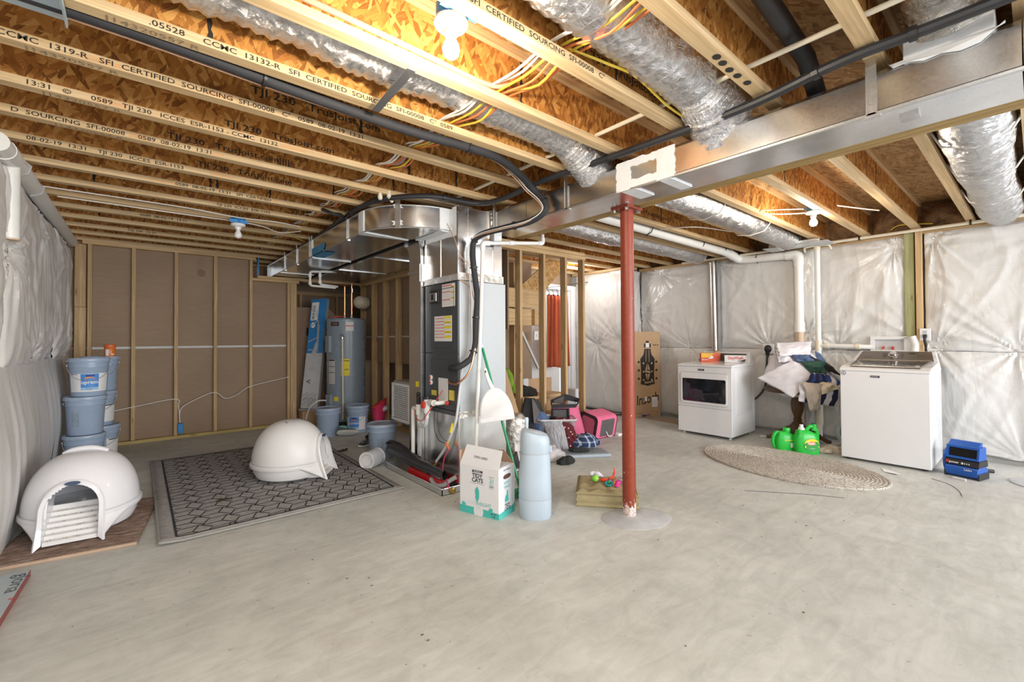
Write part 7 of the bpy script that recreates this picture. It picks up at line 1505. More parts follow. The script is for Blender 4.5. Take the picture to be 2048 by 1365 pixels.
for (ya, yb, za, zb) in ((0.885, 1.235, 1.205, 1.24), (0.885, 1.235, 1.06, 1.09), (1.195, 1.235, 1.09, 1.205), (0.885, 0.945, 1.09, 1.205)): b.box(6.345, 6.37, ya, yb, za, zb)
part('box_frame', b, M['white'], wbx, bevel=0.003); b = MB(); b.box(6.375, 6.39, 0.94, 1.2, 1.06, 1.22); part('box_back', b, M['label_grey'], wbx)
b = MB()
for y in (1.12, 1.04): b.tube([(6.36, y, 1.08), (6.36, y, 1.13)], 0.010, 8); b.box(6.345, 6.355, y-0.012, y+0.012, 1.11, 1.12)
part('valve', b, LR, wbx); b = MB(); b.tube(catmull([(6.35, 0.88, 1.245), (6.33, 0.98, 1.20), (6.30, 1.08, 1.12), (6.27, 1.14, 1.07)], 5), 0.004, 6); part('grey_wire', b, M['text_grey'], wbx)
b = MB(); b.tube([(6.33, 0.875, 1.24), (6.33, 0.85, 1.15), (6.33, 0.86, 1.06)], 0.035, 12); part('hose_cover', b, M['pvc'], wbx)
wo = thing('wall_outlet', 'white wall outlet with a black plug right of the green post', 'outlet', (6.33, 0.772, 1.19))
b = MB(); b.box(6.328, 6.345, 0.728, 0.815, 1.195, 1.322); part('outlet_plate', b, M['white'], wo, bevel=0.004); b = MB(); b.box(6.325, 6.328, 0.755, 0.79, 1.265, 1.305); part('outlet_face', b, M['label_grey'], wo)
b = MB()
for dz in (0.018,):
    for dy in (-0.007, 0.007): b.box(6.3235, 6.325, 0.772+dy-0.0015, 0.772+dy+0.0015, 1.278, 1.29)
part('outlet_slot', b, M['black'], wo)
b = MB(); b.box(6.295, 6.328, 0.757, 0.787, 1.225, 1.26); b.tube(catmull([(6.30, 0.772, 1.235), (6.295, 0.772, 1.19), (6.32, 0.765, 1.12), (6.33, 0.76, 1.05)], 5), [0.012]*10+[0.006]*6, 8); part('plug', b, M['black'], wo)

# ------------------------------------------------------------------ pedestal table heaped with laundry
DKW = wood('dark_table_wood', 'z', (0.115, 0.052, 0.020), (0.065, 0.027, 0.010), 0.35)
ta = thing('pedestal_table', 'dark wooden pedestal table buried under laundry between dryer and washer', 'table', (6.02, 1.87, 0))
b = MB(); b.lathe([(0.34, 0.60), (0.35, 0.61), (0.35, 0.625), (0.34, 0.632), (0.002, 0.632)], 36); b.lathe([(0.33, 0.585), (0.34, 0.60), (0.002, 0.60)], 36); part('table_top', b, DKW, ta, world=False)
b = MB(); b.lathe([(0.075, 0.585), (0.045, 0.565), (0.05, 0.53), (0.066, 0.48), (0.070, 0.43), (0.062, 0.36), (0.042, 0.30), (0.036, 0.27), (0.046, 0.262), (0.046, 0.25), (0.038, 0.24), (0.055, 0.215), (0.085, 0.18), (0.098, 0.14), (0.092, 0.10), (0.06, 0.07)], 28); part('pedestal', b, DKW, ta, world=False)
for k in range(4):
    a = math.radians(20+90*k); c, s_ = math.cos(a), math.sin(a); P = catmull([(0.05, 0.16), (0.14, 0.13), (0.22, 0.07), (0.31, 0.022)], 5) if False else [(0.05, 0.15), (0.11, 0.135), (0.17, 0.10), (0.23, 0.058), (0.29, 0.025), (0.325, 0.02)]
    b = MB(); b.tube([(r*c, r*s_, z) for r, z in P], [0.036, 0.033, 0.029, 0.025, 0.021, 0.018], 10); part('leg', b, DKW, ta, world=False)
LX, LY_, LD = Vector((0.765, -0.644, 0)), Vector((0.644, 0.765, 0)), Vector((6.02, 1.87, 0))
def L3(x, y, z): return LD+LX*x+LY_*y+Vector((0, 0, z))
def pile_z(x, y):       # height of the heap under the cloths
    r = math.hypot(x/0.36, y/0.36); return 0.64+0.42*max(0, 1-r**1.7)
def laundry(name, label, quad, mat, seed=0, amp=0.03, nu=26, nv=22, bulge=0.05, stripes=None, cat='laundry'):
    q = [Vector(p) for p in quad]
    def fn(u, v):
        p = q[0].lerp(q[1], u).lerp(q[3].lerp(q[2], u), v)
        k = math.sin(math.pi*u)*math.sin(math.pi*v)
        ns = mn.noise(Vector((u*3.1+seed, v*3.1, seed)))+0.5*mn.noise(Vector((u*7+seed, v*6, seed+3)))
        p = p+Vector((0.012*mn.noise(Vector((u*5, v*5, seed+7))), -bulge*k-amp*ns, 0.3*amp*mn.noise(Vector((u*4, v*4, seed+1)))+0.35*bulge*k)); return L3(*p)
    b = MB(); b.grid(nu, nv, fn)
    mats = mat
    if stripes:
        mats = [mat, stripes[0]]
        for idx in range(len(b.f)):
            i, j = idx % nu, idx//nu; t = i if stripes[2] == 'u' else j
            if (t//stripes[1]) % 2: b.mi[idx] = 1
    return solo(name, b, mats, label, cat, 'laundry heaped on the pedestal table', solid=0.008, sharp=1.3)
cw = mk('towel_white', (0.72, 0.70, 0.74), 0.9, var=0.03, bump=0.35, bs=200); cb = mk('towel_navy', (0.015, 0.018, 0.07), 0.9, var=0.15)
cbl = mk('cloth_blue', (0.035, 0.07, 0.26), 0.9, var=0.15); cbg = mk('cloth_beige', (0.45, 0.39, 0.33), 0.95, var=0.12, bump=0.7, bs=130); cgr = mk('cloth_green', (0.025, 0.075, 0.055), 0.9, var=0.2, bump=0.2, bs=80)
cbk = mk('cloth_black', (0.020, 0.022, 0.020), 0.9, var=0.3); cdn = mk('cloth_denim', (0.085, 0.13, 0.25), 0.9, var=0.15, bump=0.3, bs=250); cgy = mk('cloth_grey', (0.36, 0.36, 0.38), 0.9, var=0.1); cln = mk('cloth_linen', (0.66, 0.58, 0.45), 0.9, var=0.06)
b = MB(); b.sphere(L3(0, 0.05, 0.80), 0.30, 0.30, 0.30, 24, 14)
for i, p in enumerate(b.v): b.v[i] = p+(p-L3(0, 0.05, 0.80))*0.12*mn.noise(p*5)
solo('laundry', b, cw, 'bulk of the white laundry heap behind the other clothes', 'laundry', 'laundry heaped on the pedestal table', sharp=1.3)
laundry('striped_towel', 'white towel with wide navy stripes hanging at the front of the laundry heap', [(-0.20, -0.34, 0.52), (0.26, -0.33, 0.45), (0.31, -0.34, 0.70), (-0.20, -0.35, 0.72)], cw, 1, 0.02, 28, 16, 0.05, (cb, 4, 'u'))
laundry('knit_sweater', 'beige ribbed knit hanging lowest at the front of the laundry heap', [(-0.11, -0.39, 0.42), (-0.02, -0.40, 0.43), (0.02, -0.41, 0.72), (-0.19, -0.39, 0.74)], cbg, 3, 0.02, 20, 20, 0.05)
laundry('linen_shirt', 'pale tan cloth bunched above the striped towel', [(0.0, -0.42, 0.60), (0.23, -0.40, 0.68), (0.10, -0.36, 0.745), (-0.04, -0.36, 0.72)], cln, 4, 0.03, 18, 14, 0.05)
laundry('sheet', 'large white sheet draping to a corner at the left of the heap', [(-0.50, -0.05, 0.76), (-0.24, -0.30, 0.555), (0.05, -0.33, 0.84), (-0.20, -0.22, 0.97)], cw, 5, 0.025, 30, 26, 0.05)
laundry('sheet', 'white sheet fold spreading to the right side of the heap', [(-0.04, -0.36, 0.80), (0.50, -0.10, 0.635), (0.30, -0.10, 0.86), (0.02, -0.27, 0.93)], cw, 6, 0.022, 28, 20, 0.04)
laundry('grey_shirt', 'grey cloth at the far right of the laundry heap', [(0.30, -0.18, 0.78), (0.49, -0.12, 0.655), (0.53, -0.06, 0.70), (0.36, -0.06, 0.84)], cgy, 8, 0.015, 14, 10, 0.02)
laundry('blue_striped_shirt', 'blue and white striped cloth at the right of the heap', [(0.10, -0.37, 0.72), (0.38, -0.30, 0.60), (0.40, -0.24, 0.70), (0.10, -0.33, 0.83)], cbl, 9, 0.02, 24, 12, 0.03, (cw, 5, 'u'))
laundry('dark_patterned_shirt', 'dark blue patterned cloth tucked under the white sheet', [(-0.14, -0.37, 0.72), (0.10, -0.38, 0.74), (0.08, -0.34, 0.82), (-0.06, -0.34, 0.83)], cb, 10, 0.015, 16, 8, 0.02, (cbl, 3, 'u'))
laundry('green_shirt', 'dark green shirt crumpled in the middle of the heap', [(-0.06, -0.32, 0.84), (0.10, -0.36, 0.83), (0.11, -0.28, 0.965), (-0.13, -0.28, 0.96)], cgr, 11, 0.05, 22, 20, 0.05)
laundry('black_shirt', 'black shirt sleeve slanting down right from the green shirt', [(0.08, -0.30, 0.89), (0.36, -0.22, 0.79), (0.26, -0.20, 0.91), (0.0, -0.22, 1.03)], cbk, 12, 0.025, 22, 14, 0.04)
laundry('jeans', 'blue denim folded above the green shirt', [(-0.16, -0.24, 0.96), (0.02, -0.27, 0.96), (0.03, -0.2, 1.035), (-0.17, -0.18, 1.03)], cdn, 13, 0.03, 18, 12, 0.04)
laundry('jeans', 'blue denim leg poking out at the upper right of the heap', [(0.14, -0.16, 0.93), (0.27, -0.14, 0.90), (0.25, -0.06, 1.02), (0.17, -0.08, 1.07)], cdn, 14, 0.02, 14, 12, 0.03)
laundry('white_towel', 'white towel folded on the very top of the laundry heap', [(-0.30, -0.16, 1.02), (0.02, -0.2, 1.03), (0.17, -0.02, 1.185), (-0.26, -0.02, 1.17)], cw, 15, 0.025, 28, 20, 0.04)
laundry('towel', 'white towel end crumpled at the upper left of the heap', [(-0.30, -0.14, 0.94), (-0.18, -0.2, 0.96), (-0.16, -0.1, 1.05), (-0.29, -0.08, 1.07)], cw, 16, 0.03, 14, 12, 0.03)
b = MB(); b.tube([L3(0.235, -0.12, 0.50), L3(0.26, -0.12, 0.50), L3(0.275, -0.12, 0.50)], [0.03, 0.03, 0.018], 12); b.tube([L3(0.25, -0.14, 0.50), L3(0.22, -0.18, 0.49)], 0.008, 8)
b = MB(); b.lathe([(0.03, 0), (0.026, 0.02), (0.014, 0.03), (0.014, 0.05), (0.024, 0.055), (0.024, 0.07)], 14, (6.385, 1.48, 0.50), Matrix.Rotation(-math.pi/2, 3, 'Y')); b.tube([(6.34, 1.48, 0.50), (6.335, 1.44, 0.51)], 0.008, 8); solo('wall_faucet', b, M['steel'], 'small chrome valve on the wall beneath the laundry heap', 'faucet')
b = MB(); b.box(6.375, 6.395, 1.40, 1.56, 0.44, 0.62); solo('valve_plate', b, M['label_grey'], 'grey plate around the chrome wall valve', 'plate', bevel=0.003)
# detergent jugs
DG = mk('detergent_green', (0.025, 0.52, 0.06), 0.3, var=0.05)
def jug(label, loc, rz, k, spout):
    t = thing('detergent_jug', label, 'jug', loc, rz, 'green detergent jugs on the floor')
    b = MB(); E = lambda w_, d, z, dx=0: [Vector((dx+w_*math.copysign(abs(math.cos(a))**0.7, math.cos(a)), d*math.copysign(abs(math.sin(a))**0.7, math.sin(a)), z)) for a in [2*math.pi*i/28 for i in range(28)]]
    b.loft([E(0.098*k, 0.058*k, 0.0), E(0.105*k, 0.064*k, 0.012*k), E(0.105*k, 0.064*k, 0.10*k), E(0.098*k, 0.060*k, 0.15*k), E(0.082*k, 0.052*k, 0.185*k), E(0.055*k, 0.040*k, 0.208*k, -0.025*k), E(0.032*k, 0.030*k, 0.215*k, -0.03*k)], True, True); part('jug_body', b, DG, t, world=False)
    b = MB(); b.tube(catmull([(0.005*k, 0, 0.205*k), (0.035*k, 0, 0.245*k), (0.075*k, 0, 0.235*k), (0.096*k, 0, 0.19*k), (0.098*k, 0, 0.12*k)], 5), 0.016*k, 10) if spout else b.tube(catmull([(-0.02*k, 0, 0.19*k), (-0.09*k, 0, 0.20*k), (-0.125*k, 0, 0.13*k), (-0.115*k, 0, 0.05*k), (-0.08*k, 0, 0.03*k)], 5), 0.018*k, 10); part('handle', b, DG, t, world=False)
    if spout:
        b = MB(); b.lathe([(0.026*k, 0.205*k), (0.026*k, 0.232*k), (0.017*k, 0.236*k), (0.015*k, 0.262*k), (0.002, 0.264*k)], 18, (-0.035*k, 0, 0)); part('spout_cap', b, M['white'], t, world=False)
        b = MB(); b.lathe([(0.022*k, 0.21*k), (0.022*k, 0.268*k), (0.002, 0.27*k)], 16, (0.07*k, 0.0, 0)); part('filler_neck', b, DG, t, world=False); b = MB(); b.lathe([(0.018*k, 0.268*k), (0.018*k, 0.274*k), (0.002, 0.275*k)], 14, (0.07*k, 0, 0)); part('neck_cap', b, mk('dark_green', (0.01, 0.09, 0.03), 0.5), t, world=False)
    else:
        b = MB(); b.lathe([(0.036*k, 0.205*k), (0.038*k, 0.21*k), (0.038*k, 0.25*k), (0.034*k, 0.256*k), (0.002, 0.256*k)], 22, (-0.0*k+0.015*k, 0, 0)); part('screw_cap', b, DG, t, world=False)
    b = MB(); n = 10; y = -0.0655*k
    fl = lambda x, z, d=0: Vector((x, y-d+0.010*k*abs(x/(0.1*k))**3, z))
    if spout:
        ov = [fl(0.022*k+0.066*k*math.cos(a), 0.085*k+0.060*k*math.sin(a)*(1 if math.sin(a) > 0 else 1.05), 0.0015) for a in [2*math.pi*i/26 for i in range(26)]]
        b.add(ov, [tuple(range(26))]); lb = part('label', b, mk('label_leaf', (0.02, 0.33, 0.05), 0.45), t, world=False)
        b = MB(); ov = [fl(0.022*k+0.064*k*math.cos(a), 0.098*k+0.045*k*math.sin(a), 0.002) for a in [math.pi*i/18 for i in range(19)]]; b.add(ov, [tuple(range(19))]); b.add([fl(-0.038*k, 0.078*k, 0.0022), fl(0.084*k, 0.080*k, 0.0022), fl(0.084*k, 0.064*k, 0.0022), fl(-0.038*k, 0.062*k, 0.0022)], [(3, 2, 1, 0)]); part('label_band', b, LY, lb, world=False)
        b = MB(); ov = [fl(0.016*k+0.032*k*math.cos(a), 0.104*k+0.018*k*math.sin(a), 0.003) for a in [2*math.pi*i/20 for i in range(20)]]; b.add(ov, [tuple(range(20))]); part('label_logo', b, mk('logo_coral', (0.85, 0.20, 0.10), 0.5), lb, world=False)
        b = MB(); b.text('Gain', 0.034*k, (0, 0, 0), (1, 0, 0), (0, 1, 0), 'CENTER', fn=lambda x, z: fl(0.016*k+x, 0.094*k+z, 0.004), bold=0.02); b.text('+ FRESH', 0.014*k, (0, 0, 0), (1, 0, 0), (0, 1, 0), 'CENTER', fn=lambda x, z: fl(0.02*k+x, 0.052*k+z, 0.003)); part('lettering', b, M['label_white'], lb, world=False)
    else:
        b.add([fl(0.03*k, 0.05*k, 0.001), fl(0.06*k, 0.05*k, 0.001), fl(0.06*k, 0.10*k, 0.001), fl(0.03*k, 0.10*k, 0.001)], [(0, 1, 2, 3)]); part('label', b, M['label_white'], t, world=False)
        b = MB(); b.add([fl(-0.03*k, 0.125*k, 0.001), fl(0.07*k, 0.125*k, 0.001), fl(0.07*k, 0.132*k, 0.001), fl(-0.03*k, 0.132*k, 0.001)], [(0, 1, 2, 3)]); part('label_band', b, LY, t, world=False)
    return t
jug('left green detergent jug with loop handle and screw cap', (5.40, 1.80, 0), math.radians(-50), 0.98, False)
jug('right green detergent jug with yellow label and white spout', (5.45, 1.62, 0), math.radians(-48), 1.16, True)
b = MB(); b.lathe([(0.03, 0), (0.034, 0.005), (0.034, 0.06), (0.03, 0.065)], 16, (5.72, 1.95, 0)); b.tube([(5.72, 1.95, 0.065), (5.72, 1.95, 0.09)], 0.02, 10)
b.v = [p+Vector((0, 0, 0)) for p in b.v]; solo('dark_bottle', b, mk('maroon', (0.07, 0.015, 0.02), 0.4), 'small dark bottle behind the left detergent jug', 'bottle')
bs = thing('basin', 'pale blue plastic basin tipped on edge beside the washer', 'basin', (6.10, 1.43, 0), math.radians(-40)); 
b = MB(); Mt = Matrix.Rotation(math.radians(72), 3, 'X'); b.lathe([(0.09, 0.0), (0.105, 0.01), (0.125, 0.09), (0.132, 0.095), (0.132, 0.10), (0.12, 0.098), (0.10, 0.014), (0.002, 0.012)], 30, (0, 0, 0.128), Mt); part('basin_shell', b, mk('basin_blue', (0.56, 0.66, 0.72), 0.35), bs, world=False)
def blob(name, label, c, rx, ry, rz_, mat, seed, k=0.35, cat='clothing', group=None, rot=0.0, fr_=6.0, mats2=None):
    b = MB(); b.sphere((0, 0, 0), rx, ry, rz_, 36, 20)
    for i, p in enumerate(b.v):
        n_ = mn.noise(Vector((p.x/rx*1.6+seed, p.y/ry*1.6, p.z/rz_*0.8)))+0.55*mn.noise(Vector((p.x*fr_*6+seed, p.y*fr_*6, p.z*fr_*3+seed))); f = 1+k*n_
        q = Vector((p.x*f, p.y*f, p.z*(1+0.8*k*n_))); q.z = max(q.z, -rz_*0.55); b.v[i] = Matrix.Rotation(rot, 3, 'Z') @ q+Vector((c[0], c[1], c[2]+rz_*0.56))
    return solo(name, b, mat, label, cat, group, sharp=1.4)
blob('rag', 'crumpled beige rag on the floor beside the washer', (5.66, 1.44, 0), 0.12, 0.065, 0.05, mk('rag_beige', (0.55, 0.47, 0.40), 0.95, var=0.1), 2.0, 0.45, 'rag', None, -0.7)
b = MB(); b.poly([(5.34, 0.97, 0.003), (5.22, 0.93, 0.003), (5.17, 0.83, 0.012), (5.23, 0.82, 0.004), (5.29, 0.87, 0.003)]); solo('paper_scrap', b, M['label_white'], 'white paper strip on the floor before the washer', 'paper', solid=0.002)
b = MB(); b.poly([(6.0, 2.29, 0.004), (5.9, 2.24, 0.004), (5.95, 2.14, 0.006), (6.08, 2.2, 0.004)]); solo('paper_scrap', b, M['label_white'], 'white paper scrap at the dryer foot', 'paper', solid=0.002)

# ------------------------------------------------------------------ blue air mover
fa = thing('air_mover', 'blue floor fan with black grille on the floor right of the washer', 'fan', (5.60, 0.43, 0), math.radians(-105))
# local: x to the right in view, -y toward the room
FB = mk('fan_blue', (0.012, 0.095, 0.42), 0.35, var=0.06); FBD = mk('fan_black', (0.02, 0.02, 0.022), 0.45)
b = MB(); W2 = 0.108; prof = [(-0.085, 0.012), (-0.10, 0.03), (-0.105, 0.06), (-0.098, 0.09), (-0.08, 0.105), (0.06, 0.105), (0.09, 0.08), (0.10, 0.04), (0.09, 0.012)]
b.loft([[Vector((x, y, z)) for y, z in prof] for x in (-W2, W2)], True, True, smooth=False); part('drum_lower', b, FB, fa, world=False, bevel=0.006)
b = MB(); prof = [(-0.092, 0.106), (-0.096, 0.112), (-0.088, 0.150), (-0.07, 0.160), (0.07, 0.160), (0.08, 0.106)]; b.loft([[Vector((x, y, z)) for y, z in prof] for x in (-W2-0.004, W2+0.004)], True, True, smooth=False); bd = part('control_band', b, FBD, fa, world=False)
b = MB()
outer = [(-W2, 0.162), (W2, 0.162), (W2, 0.272), (-W2, 0.272)]; inner = [(-W2+0.018, 0.180), (W2-0.014, 0.180), (W2-0.014, 0.254), (-W2+0.018, 0.254)]
lean = lambda z: -0.085+0.22*(z-0.162)
b.loft([[Vector((x, 0.06, z)) for x, z in outer], [Vector((x, lean(z), z)) for x, z in outer], [Vector((x, lean(z), z)) for x, z in inner], [Vector((x, lean(z)+0.03, z)) for x, z in inner]], False, False, smooth=False); part('outlet_frame', b, FB, fa, world=False)
b = MB(); b.add([Vector((x, lean(z)+0.028, z)) for x, z in inner], [(0, 1, 2, 3)]); part('outlet_dark', b, FBD, fa, world=False)
for k in range(7): z = 0.187+0.0098*k; b = MB(); b.box(-W2+0.018, W2-0.014, lean(z)+0.004, lean(z)+0.02, z-0.0016, z+0.0016); part('grille_bar', b, FBD, fa, world=False)
b = MB(); b.hexa([(-W2-0.004, -0.02, 0.272), (W2-0.02, -0.02, 0.272), (W2-0.02, 0.05, 0.272), (-W2-0.004, 0.05, 0.272), (-W2-0.004, 0.03, 0.305), (W2-0.02, 0.03, 0.305), (W2-0.02, 0.06, 0.305), (-W2-0.004, 0.06, 0.305)]); part('back_lip', b, FB, fa, world=False)
b = MB(); b.prism([(-0.05+0.085*math.cos(2*math.pi*i/22)*0.9+0.04, 0.125+0.105*math.sin(2*math.pi*i/22)) for i in range(22)], 0.018, frame((-W2-0.02, 0, 0), (0, 1, 0), (0, 0, 1))); part('side_plate', b, FB, fa, world=False)
b = MB()
for s_ in (-1, 1): b.box(s_*W2-0.008, s_*W2+0.008, -0.10, 0.09, 0.0, 0.055)
part('foot_rail', b, FBD, fa, world=False, bevel=0.004)
b = MB(); b.text('X', 0.030, (-W2+0.006, -0.0985, 0.120), (1, 0, 0), (0, 0.2, 1), bold=0.05); part('red_letter', b, LR, bd, world=False)
b = MB(); b.text('power', 0.024, (-W2+0.028, -0.0985, 0.121), (1, 0, 0), (0, 0.2, 1), bold=0.03)
for k in range(3): b.box(0.02+0.014*k, 0.026+0.014*k, -0.0985, -0.098, 0.122, 0.134)
b.box(0.0, 0.014, -0.0985, -0.098, 0.12, 0.136); b.text('Lasko', 0.022, (0.02, -0.1065, 0.072), (1, 0, 0), (0, 0, 1), bold=0.02); part('white_lettering', b, M['label_white'], bd, world=False)
b = MB(); b.tube(catmull([(-0.12, 0.02, 0.08), (-0.16, 0.05, 0.06), (-0.18, 0.08, 0.07), (-0.20, 0.12, 0.11)], 5), 0.006, 6); part('power_cord', b, FBD, fa, world=False)
b = MB(); b.tube([(5.83, 0.40, 0.02), (5.87, 0.32, 0.022)], [0.008, 0.016], 8); b.tube([(5.87, 0.32, 0.022), (5.89, 0.28, 0.02)], 0.016, 8); b.tube(catmull([(5.83, 0.40, 0.02), (5.79, 0.50, 0.012), (5.78, 0.56, 0.012)], 4), 0.006, 6); solo('cord_end', b, FBD, 'black cord connector lying beyond the blue fan', 'cord')
b = MB(); b.lathe([(0.22, 0.0), (0.22, 0.008), (0.19, 0.012), (0.002, 0.012)], 36, (5.72, -0.04, 0)); solo('sump_cover', b, M['concrete_patch'], 'round grey floor cover at the right edge', 'cover')
b = MB(); b.tube([(5.43, 0.50, 0.008), (5.41, 0.42, 0.008)], 0.012, 8); solo('clear_scrap', b, M['label_grey'], 'grey plastic scrap at the fan foot', 'scrap')

# ------------------------------------------------------------------ guitar carton by the jog of the wall
gb = thing('guitar_carton', 'tall cardboard carton printed with a guitar headstock beside the dryer', 'box', (6.09, 3.95, 0), math.atan2(-0.2, 0.42))
GW, GH = 0.45, 1.335
b = MB(); b.box(-GW/2, GW/2, 0, 0.13, 0, GH); part('carton_body', b, M['card'], gb, world=False, bevel=0.003)
b = MB(); b.box(-GW/2-0.018, -GW/2, 0.0, 0.10, 0.02, GH-0.10); part('open_edge', b, mk('card_edge', (0.66, 0.58, 0.46), 0.8), gb, world=False)
gy = -0.001; GP = M['ink']
hs = [(0, 0.485), (0.05, 0.500), (0.125, 0.515), (0.116, 0.56), (0.112, 0.70), (0.128, 0.90), (0.112, 0.93), (0.076, 0.965), (0.060, 1.02), (0.056, 1.065)]
b = MB(); poly = [(x, z) for x, z in hs]+[(-x, z) for x, z in reversed(hs[1:])]
left = [(-x, z) for x, z in hs]; right = hs
for i in range(len(hs)-1): b.add([(left[i][0], gy, left[i][1]), (right[i][0], gy, right[i][1]), (right[i+1][0], gy, right[i+1][1]), (left[i+1][0], gy, left[i+1][1])], [(0, 1, 2, 3)])
for (x0_, x1_, z0_, z1_) in ((-0.06, -0.034, 1.085, 1.15), (0.034, 0.06, 1.085, 1.15), (-0.03, 0.026, 1.16, 1.19)): b.add([(x0_, gy, z0_), (x1_, gy, z0_), (x1_, gy, z1_), (x0_, gy, z1_)], [(0, 1, 2, 3)])
for s_ in (-1, 1):
    for z in (0.85, 0.72, 0.59): b.add([(s_*0.155+0.020*math.cos(a)*s_*-1, gy, z+0.030*math.sin(a)) for a in [math.pi*(i/10)-0.2 for i in range(12)]], [tuple(range(12)) if s_ < 0 else tuple(reversed(range(12)))])
for k in range(3): b.add([(0.10+0.036*k, gy, 1.115), (0.118+0.036*k, gy, 1.115), (0.118+0.036*k, gy, 1.135), (0.10+0.036*k, gy, 1.135)], [(0, 1, 2, 3)])
b.text('Insorb', 0.215, (-0.20, gy, 0.185), (1, 0, 0.16), (-0.05, 0, 1), sx=0.72, bold=0.015, shear=0.1); b.text('FRAGILE  --- --', 0.026, (-0.20, gy, 0.05), (1, 0, 0), (0, 0, 1)); b.text('\u2022', 0.06, (0.15, gy, 0.05), (1, 0, 0), (0, 0, 1)); part('black_print', b, GP, gb, world=False, stuff=True)
b = MB(); g2 = gy*2.2; CP = mk('card_print', (0.58, 0.42, 0.27), 0.8)
b.text('Insorb', 0.060, (-0.055, g2, 0.52), (1, 0, 0.12), (0, 0, 1), bold=0.02)
for x0_, x1_, x2_ in ((-0.042, -0.006, -0.008), (0.042, 0.006, 0.008)):
    b.add([(x0_, g2, 0.735), (x1_, g2, 0.735), (x2_, g2, 0.84)], [(0, 1, 2) if x0_ < 0 else (2, 1, 0)]); b.add([(x0_, g2, 0.675), (x1_, g2, 0.675), (x2_, g2, 0.57)], [(2, 1, 0) if x0_ < 0 else (0, 1, 2)])
b.add([(-0.048, g2, 0.70), (0.046, g2, 0.685), (0.046, g2, 0.715), (-0.048, g2, 0.73)], [(0, 1, 2, 3)])
for s_ in (-1, 1):
    for z in (0.84, 0.71, 0.58): b.add([(s_*0.072+0.014*math.cos(a), g2, z+0.016*math.sin(a)) for a in [2*math.pi*i/12 for i in range(12)]], [tuple(range(12))])
for s_ in (-1, 1):
    for dx in (0.020, 0.032): b.add([(s_*dx, g2, 0.86), (s_*(dx+0.003), g2, 0.86), (s_*(dx*0.9+0.003), g2, 1.05), (s_*dx*0.9, g2, 1.05)], [(0, 1, 2, 3) if s_ > 0 else (3, 2, 1, 0)])
part('pale_print', b, CP, gb, world=False, stuff=True)
b = MB(); b.add([(-0.03, g2*1.3, 1.09), (0.03, g2*1.3, 1.09), (0.03, g2*1.3, 1.155), (-0.03, g2*1.3, 1.155)], [(0, 1, 2, 3)]); b.add([(0.07, g2*1.3, 0.155), (0.17, g2*1.3, 0.155), (0.17, g2*1.3, 0.31), (0.07, g2*1.3, 0.31)], [(0, 1, 2, 3)]); b.add([(-0.06, g2*1.3, 0.25), (-0.015, g2*1.3, 0.25), (-0.015, g2*1.3, 0.315), (-0.06, g2*1.3, 0.315)], [(0, 1, 2, 3)]); part('paper_label', b, M['label_white'], gb, world=False)
b = MB()
for k in range(4): b.text('=====', 0.022, (0.08, g2*1.6, 0.275-0.03*k), (1, 0, 0), (0, 0, 1), sx=1.1)
part('label_lettering', b, M['text_grey'], gb, world=False)
b = MB(); b.tube([(5.98, 3.98, 0.03), (6.03, 3.95, 0.03)], 0.012, 8); b.tube([(6.03, 3.95, 0.03), (6.08, 3.90, 0.05)], 0.005, 6); solo('screwdriver', b, mk('navy_grip', (0.03, 0.03, 0.22), 0.4), 'small blue handled tool at the foot of the guitar carton', 'tool')
b = MB(); b.hexa([(5.93, 3.86, 0.0), (6.16, 3.70, 0.0), (6.13, 3.20, 0.0), (5.90, 3.36, 0.0), (5.93, 3.86, 0.012), (6.16, 3.70, 0.012), (6.13, 3.20, 0.012), (5.90, 3.36, 0.012)]); solo('flat_board', b, M['card_dark'], 'thin grey brown board on the floor between carton and dryer', 'board')
sk = thing('roller_skate', 'black roller skate with teal wheels behind the dryer', 'skate', (5.84, 3.17, 0))
b = MB(); b.tube(catmull([(5.82, 3.17, 0.10), (5.83, 3.17, 0.16), (5.86, 3.165, 0.24), (5.87, 3.16, 0.30)], 4), [0.05, 0.052, 0.05, 0.05, 0.046]*3, 14); b.sphere((5.78, 3.18, 0.12), 0.075, 0.05, 0.045); part('skate_boot', b, mk('skate_boot', (0.06, 0.055, 0.065), 0.5), sk)
b = MB(); b.lathe([(0.05, 0), (0.052, 0.03), (0.046, 0.032)], 16, (5.87, 3.16, 0.28)); part('boot_cuff', b, mk('skate_rose', (0.45, 0.14, 0.17), 0.6), sk)
TL = mk('teal_wheel', (0.02, 0.30, 0.34), 0.4)
for x, y, z in ((5.76, 3.23, 0.032), (5.76, 3.13, 0.032), (5.90, 3.23, 0.032), (5.90, 3.12, 0.032)): b = MB(); b.lathe([(0.018, -0.02), (0.031, -0.016), (0.031, 0.016), (0.018, 0.02)], 16, (x, y, z), Matrix.Rotation(math.pi/2, 3, 'X')); part('wheel', b, TL, sk)
b = MB(); b.box(5.72, 5.94, 3.15, 3.20, 0.06, 0.08); part('skate_plate', b, M['steel'], sk); b = MB(); b.box(5.775, 5.85, 3.205, 3.235, 0.13, 0.19); part('buckle', b, TL, sk, bevel=0.006)

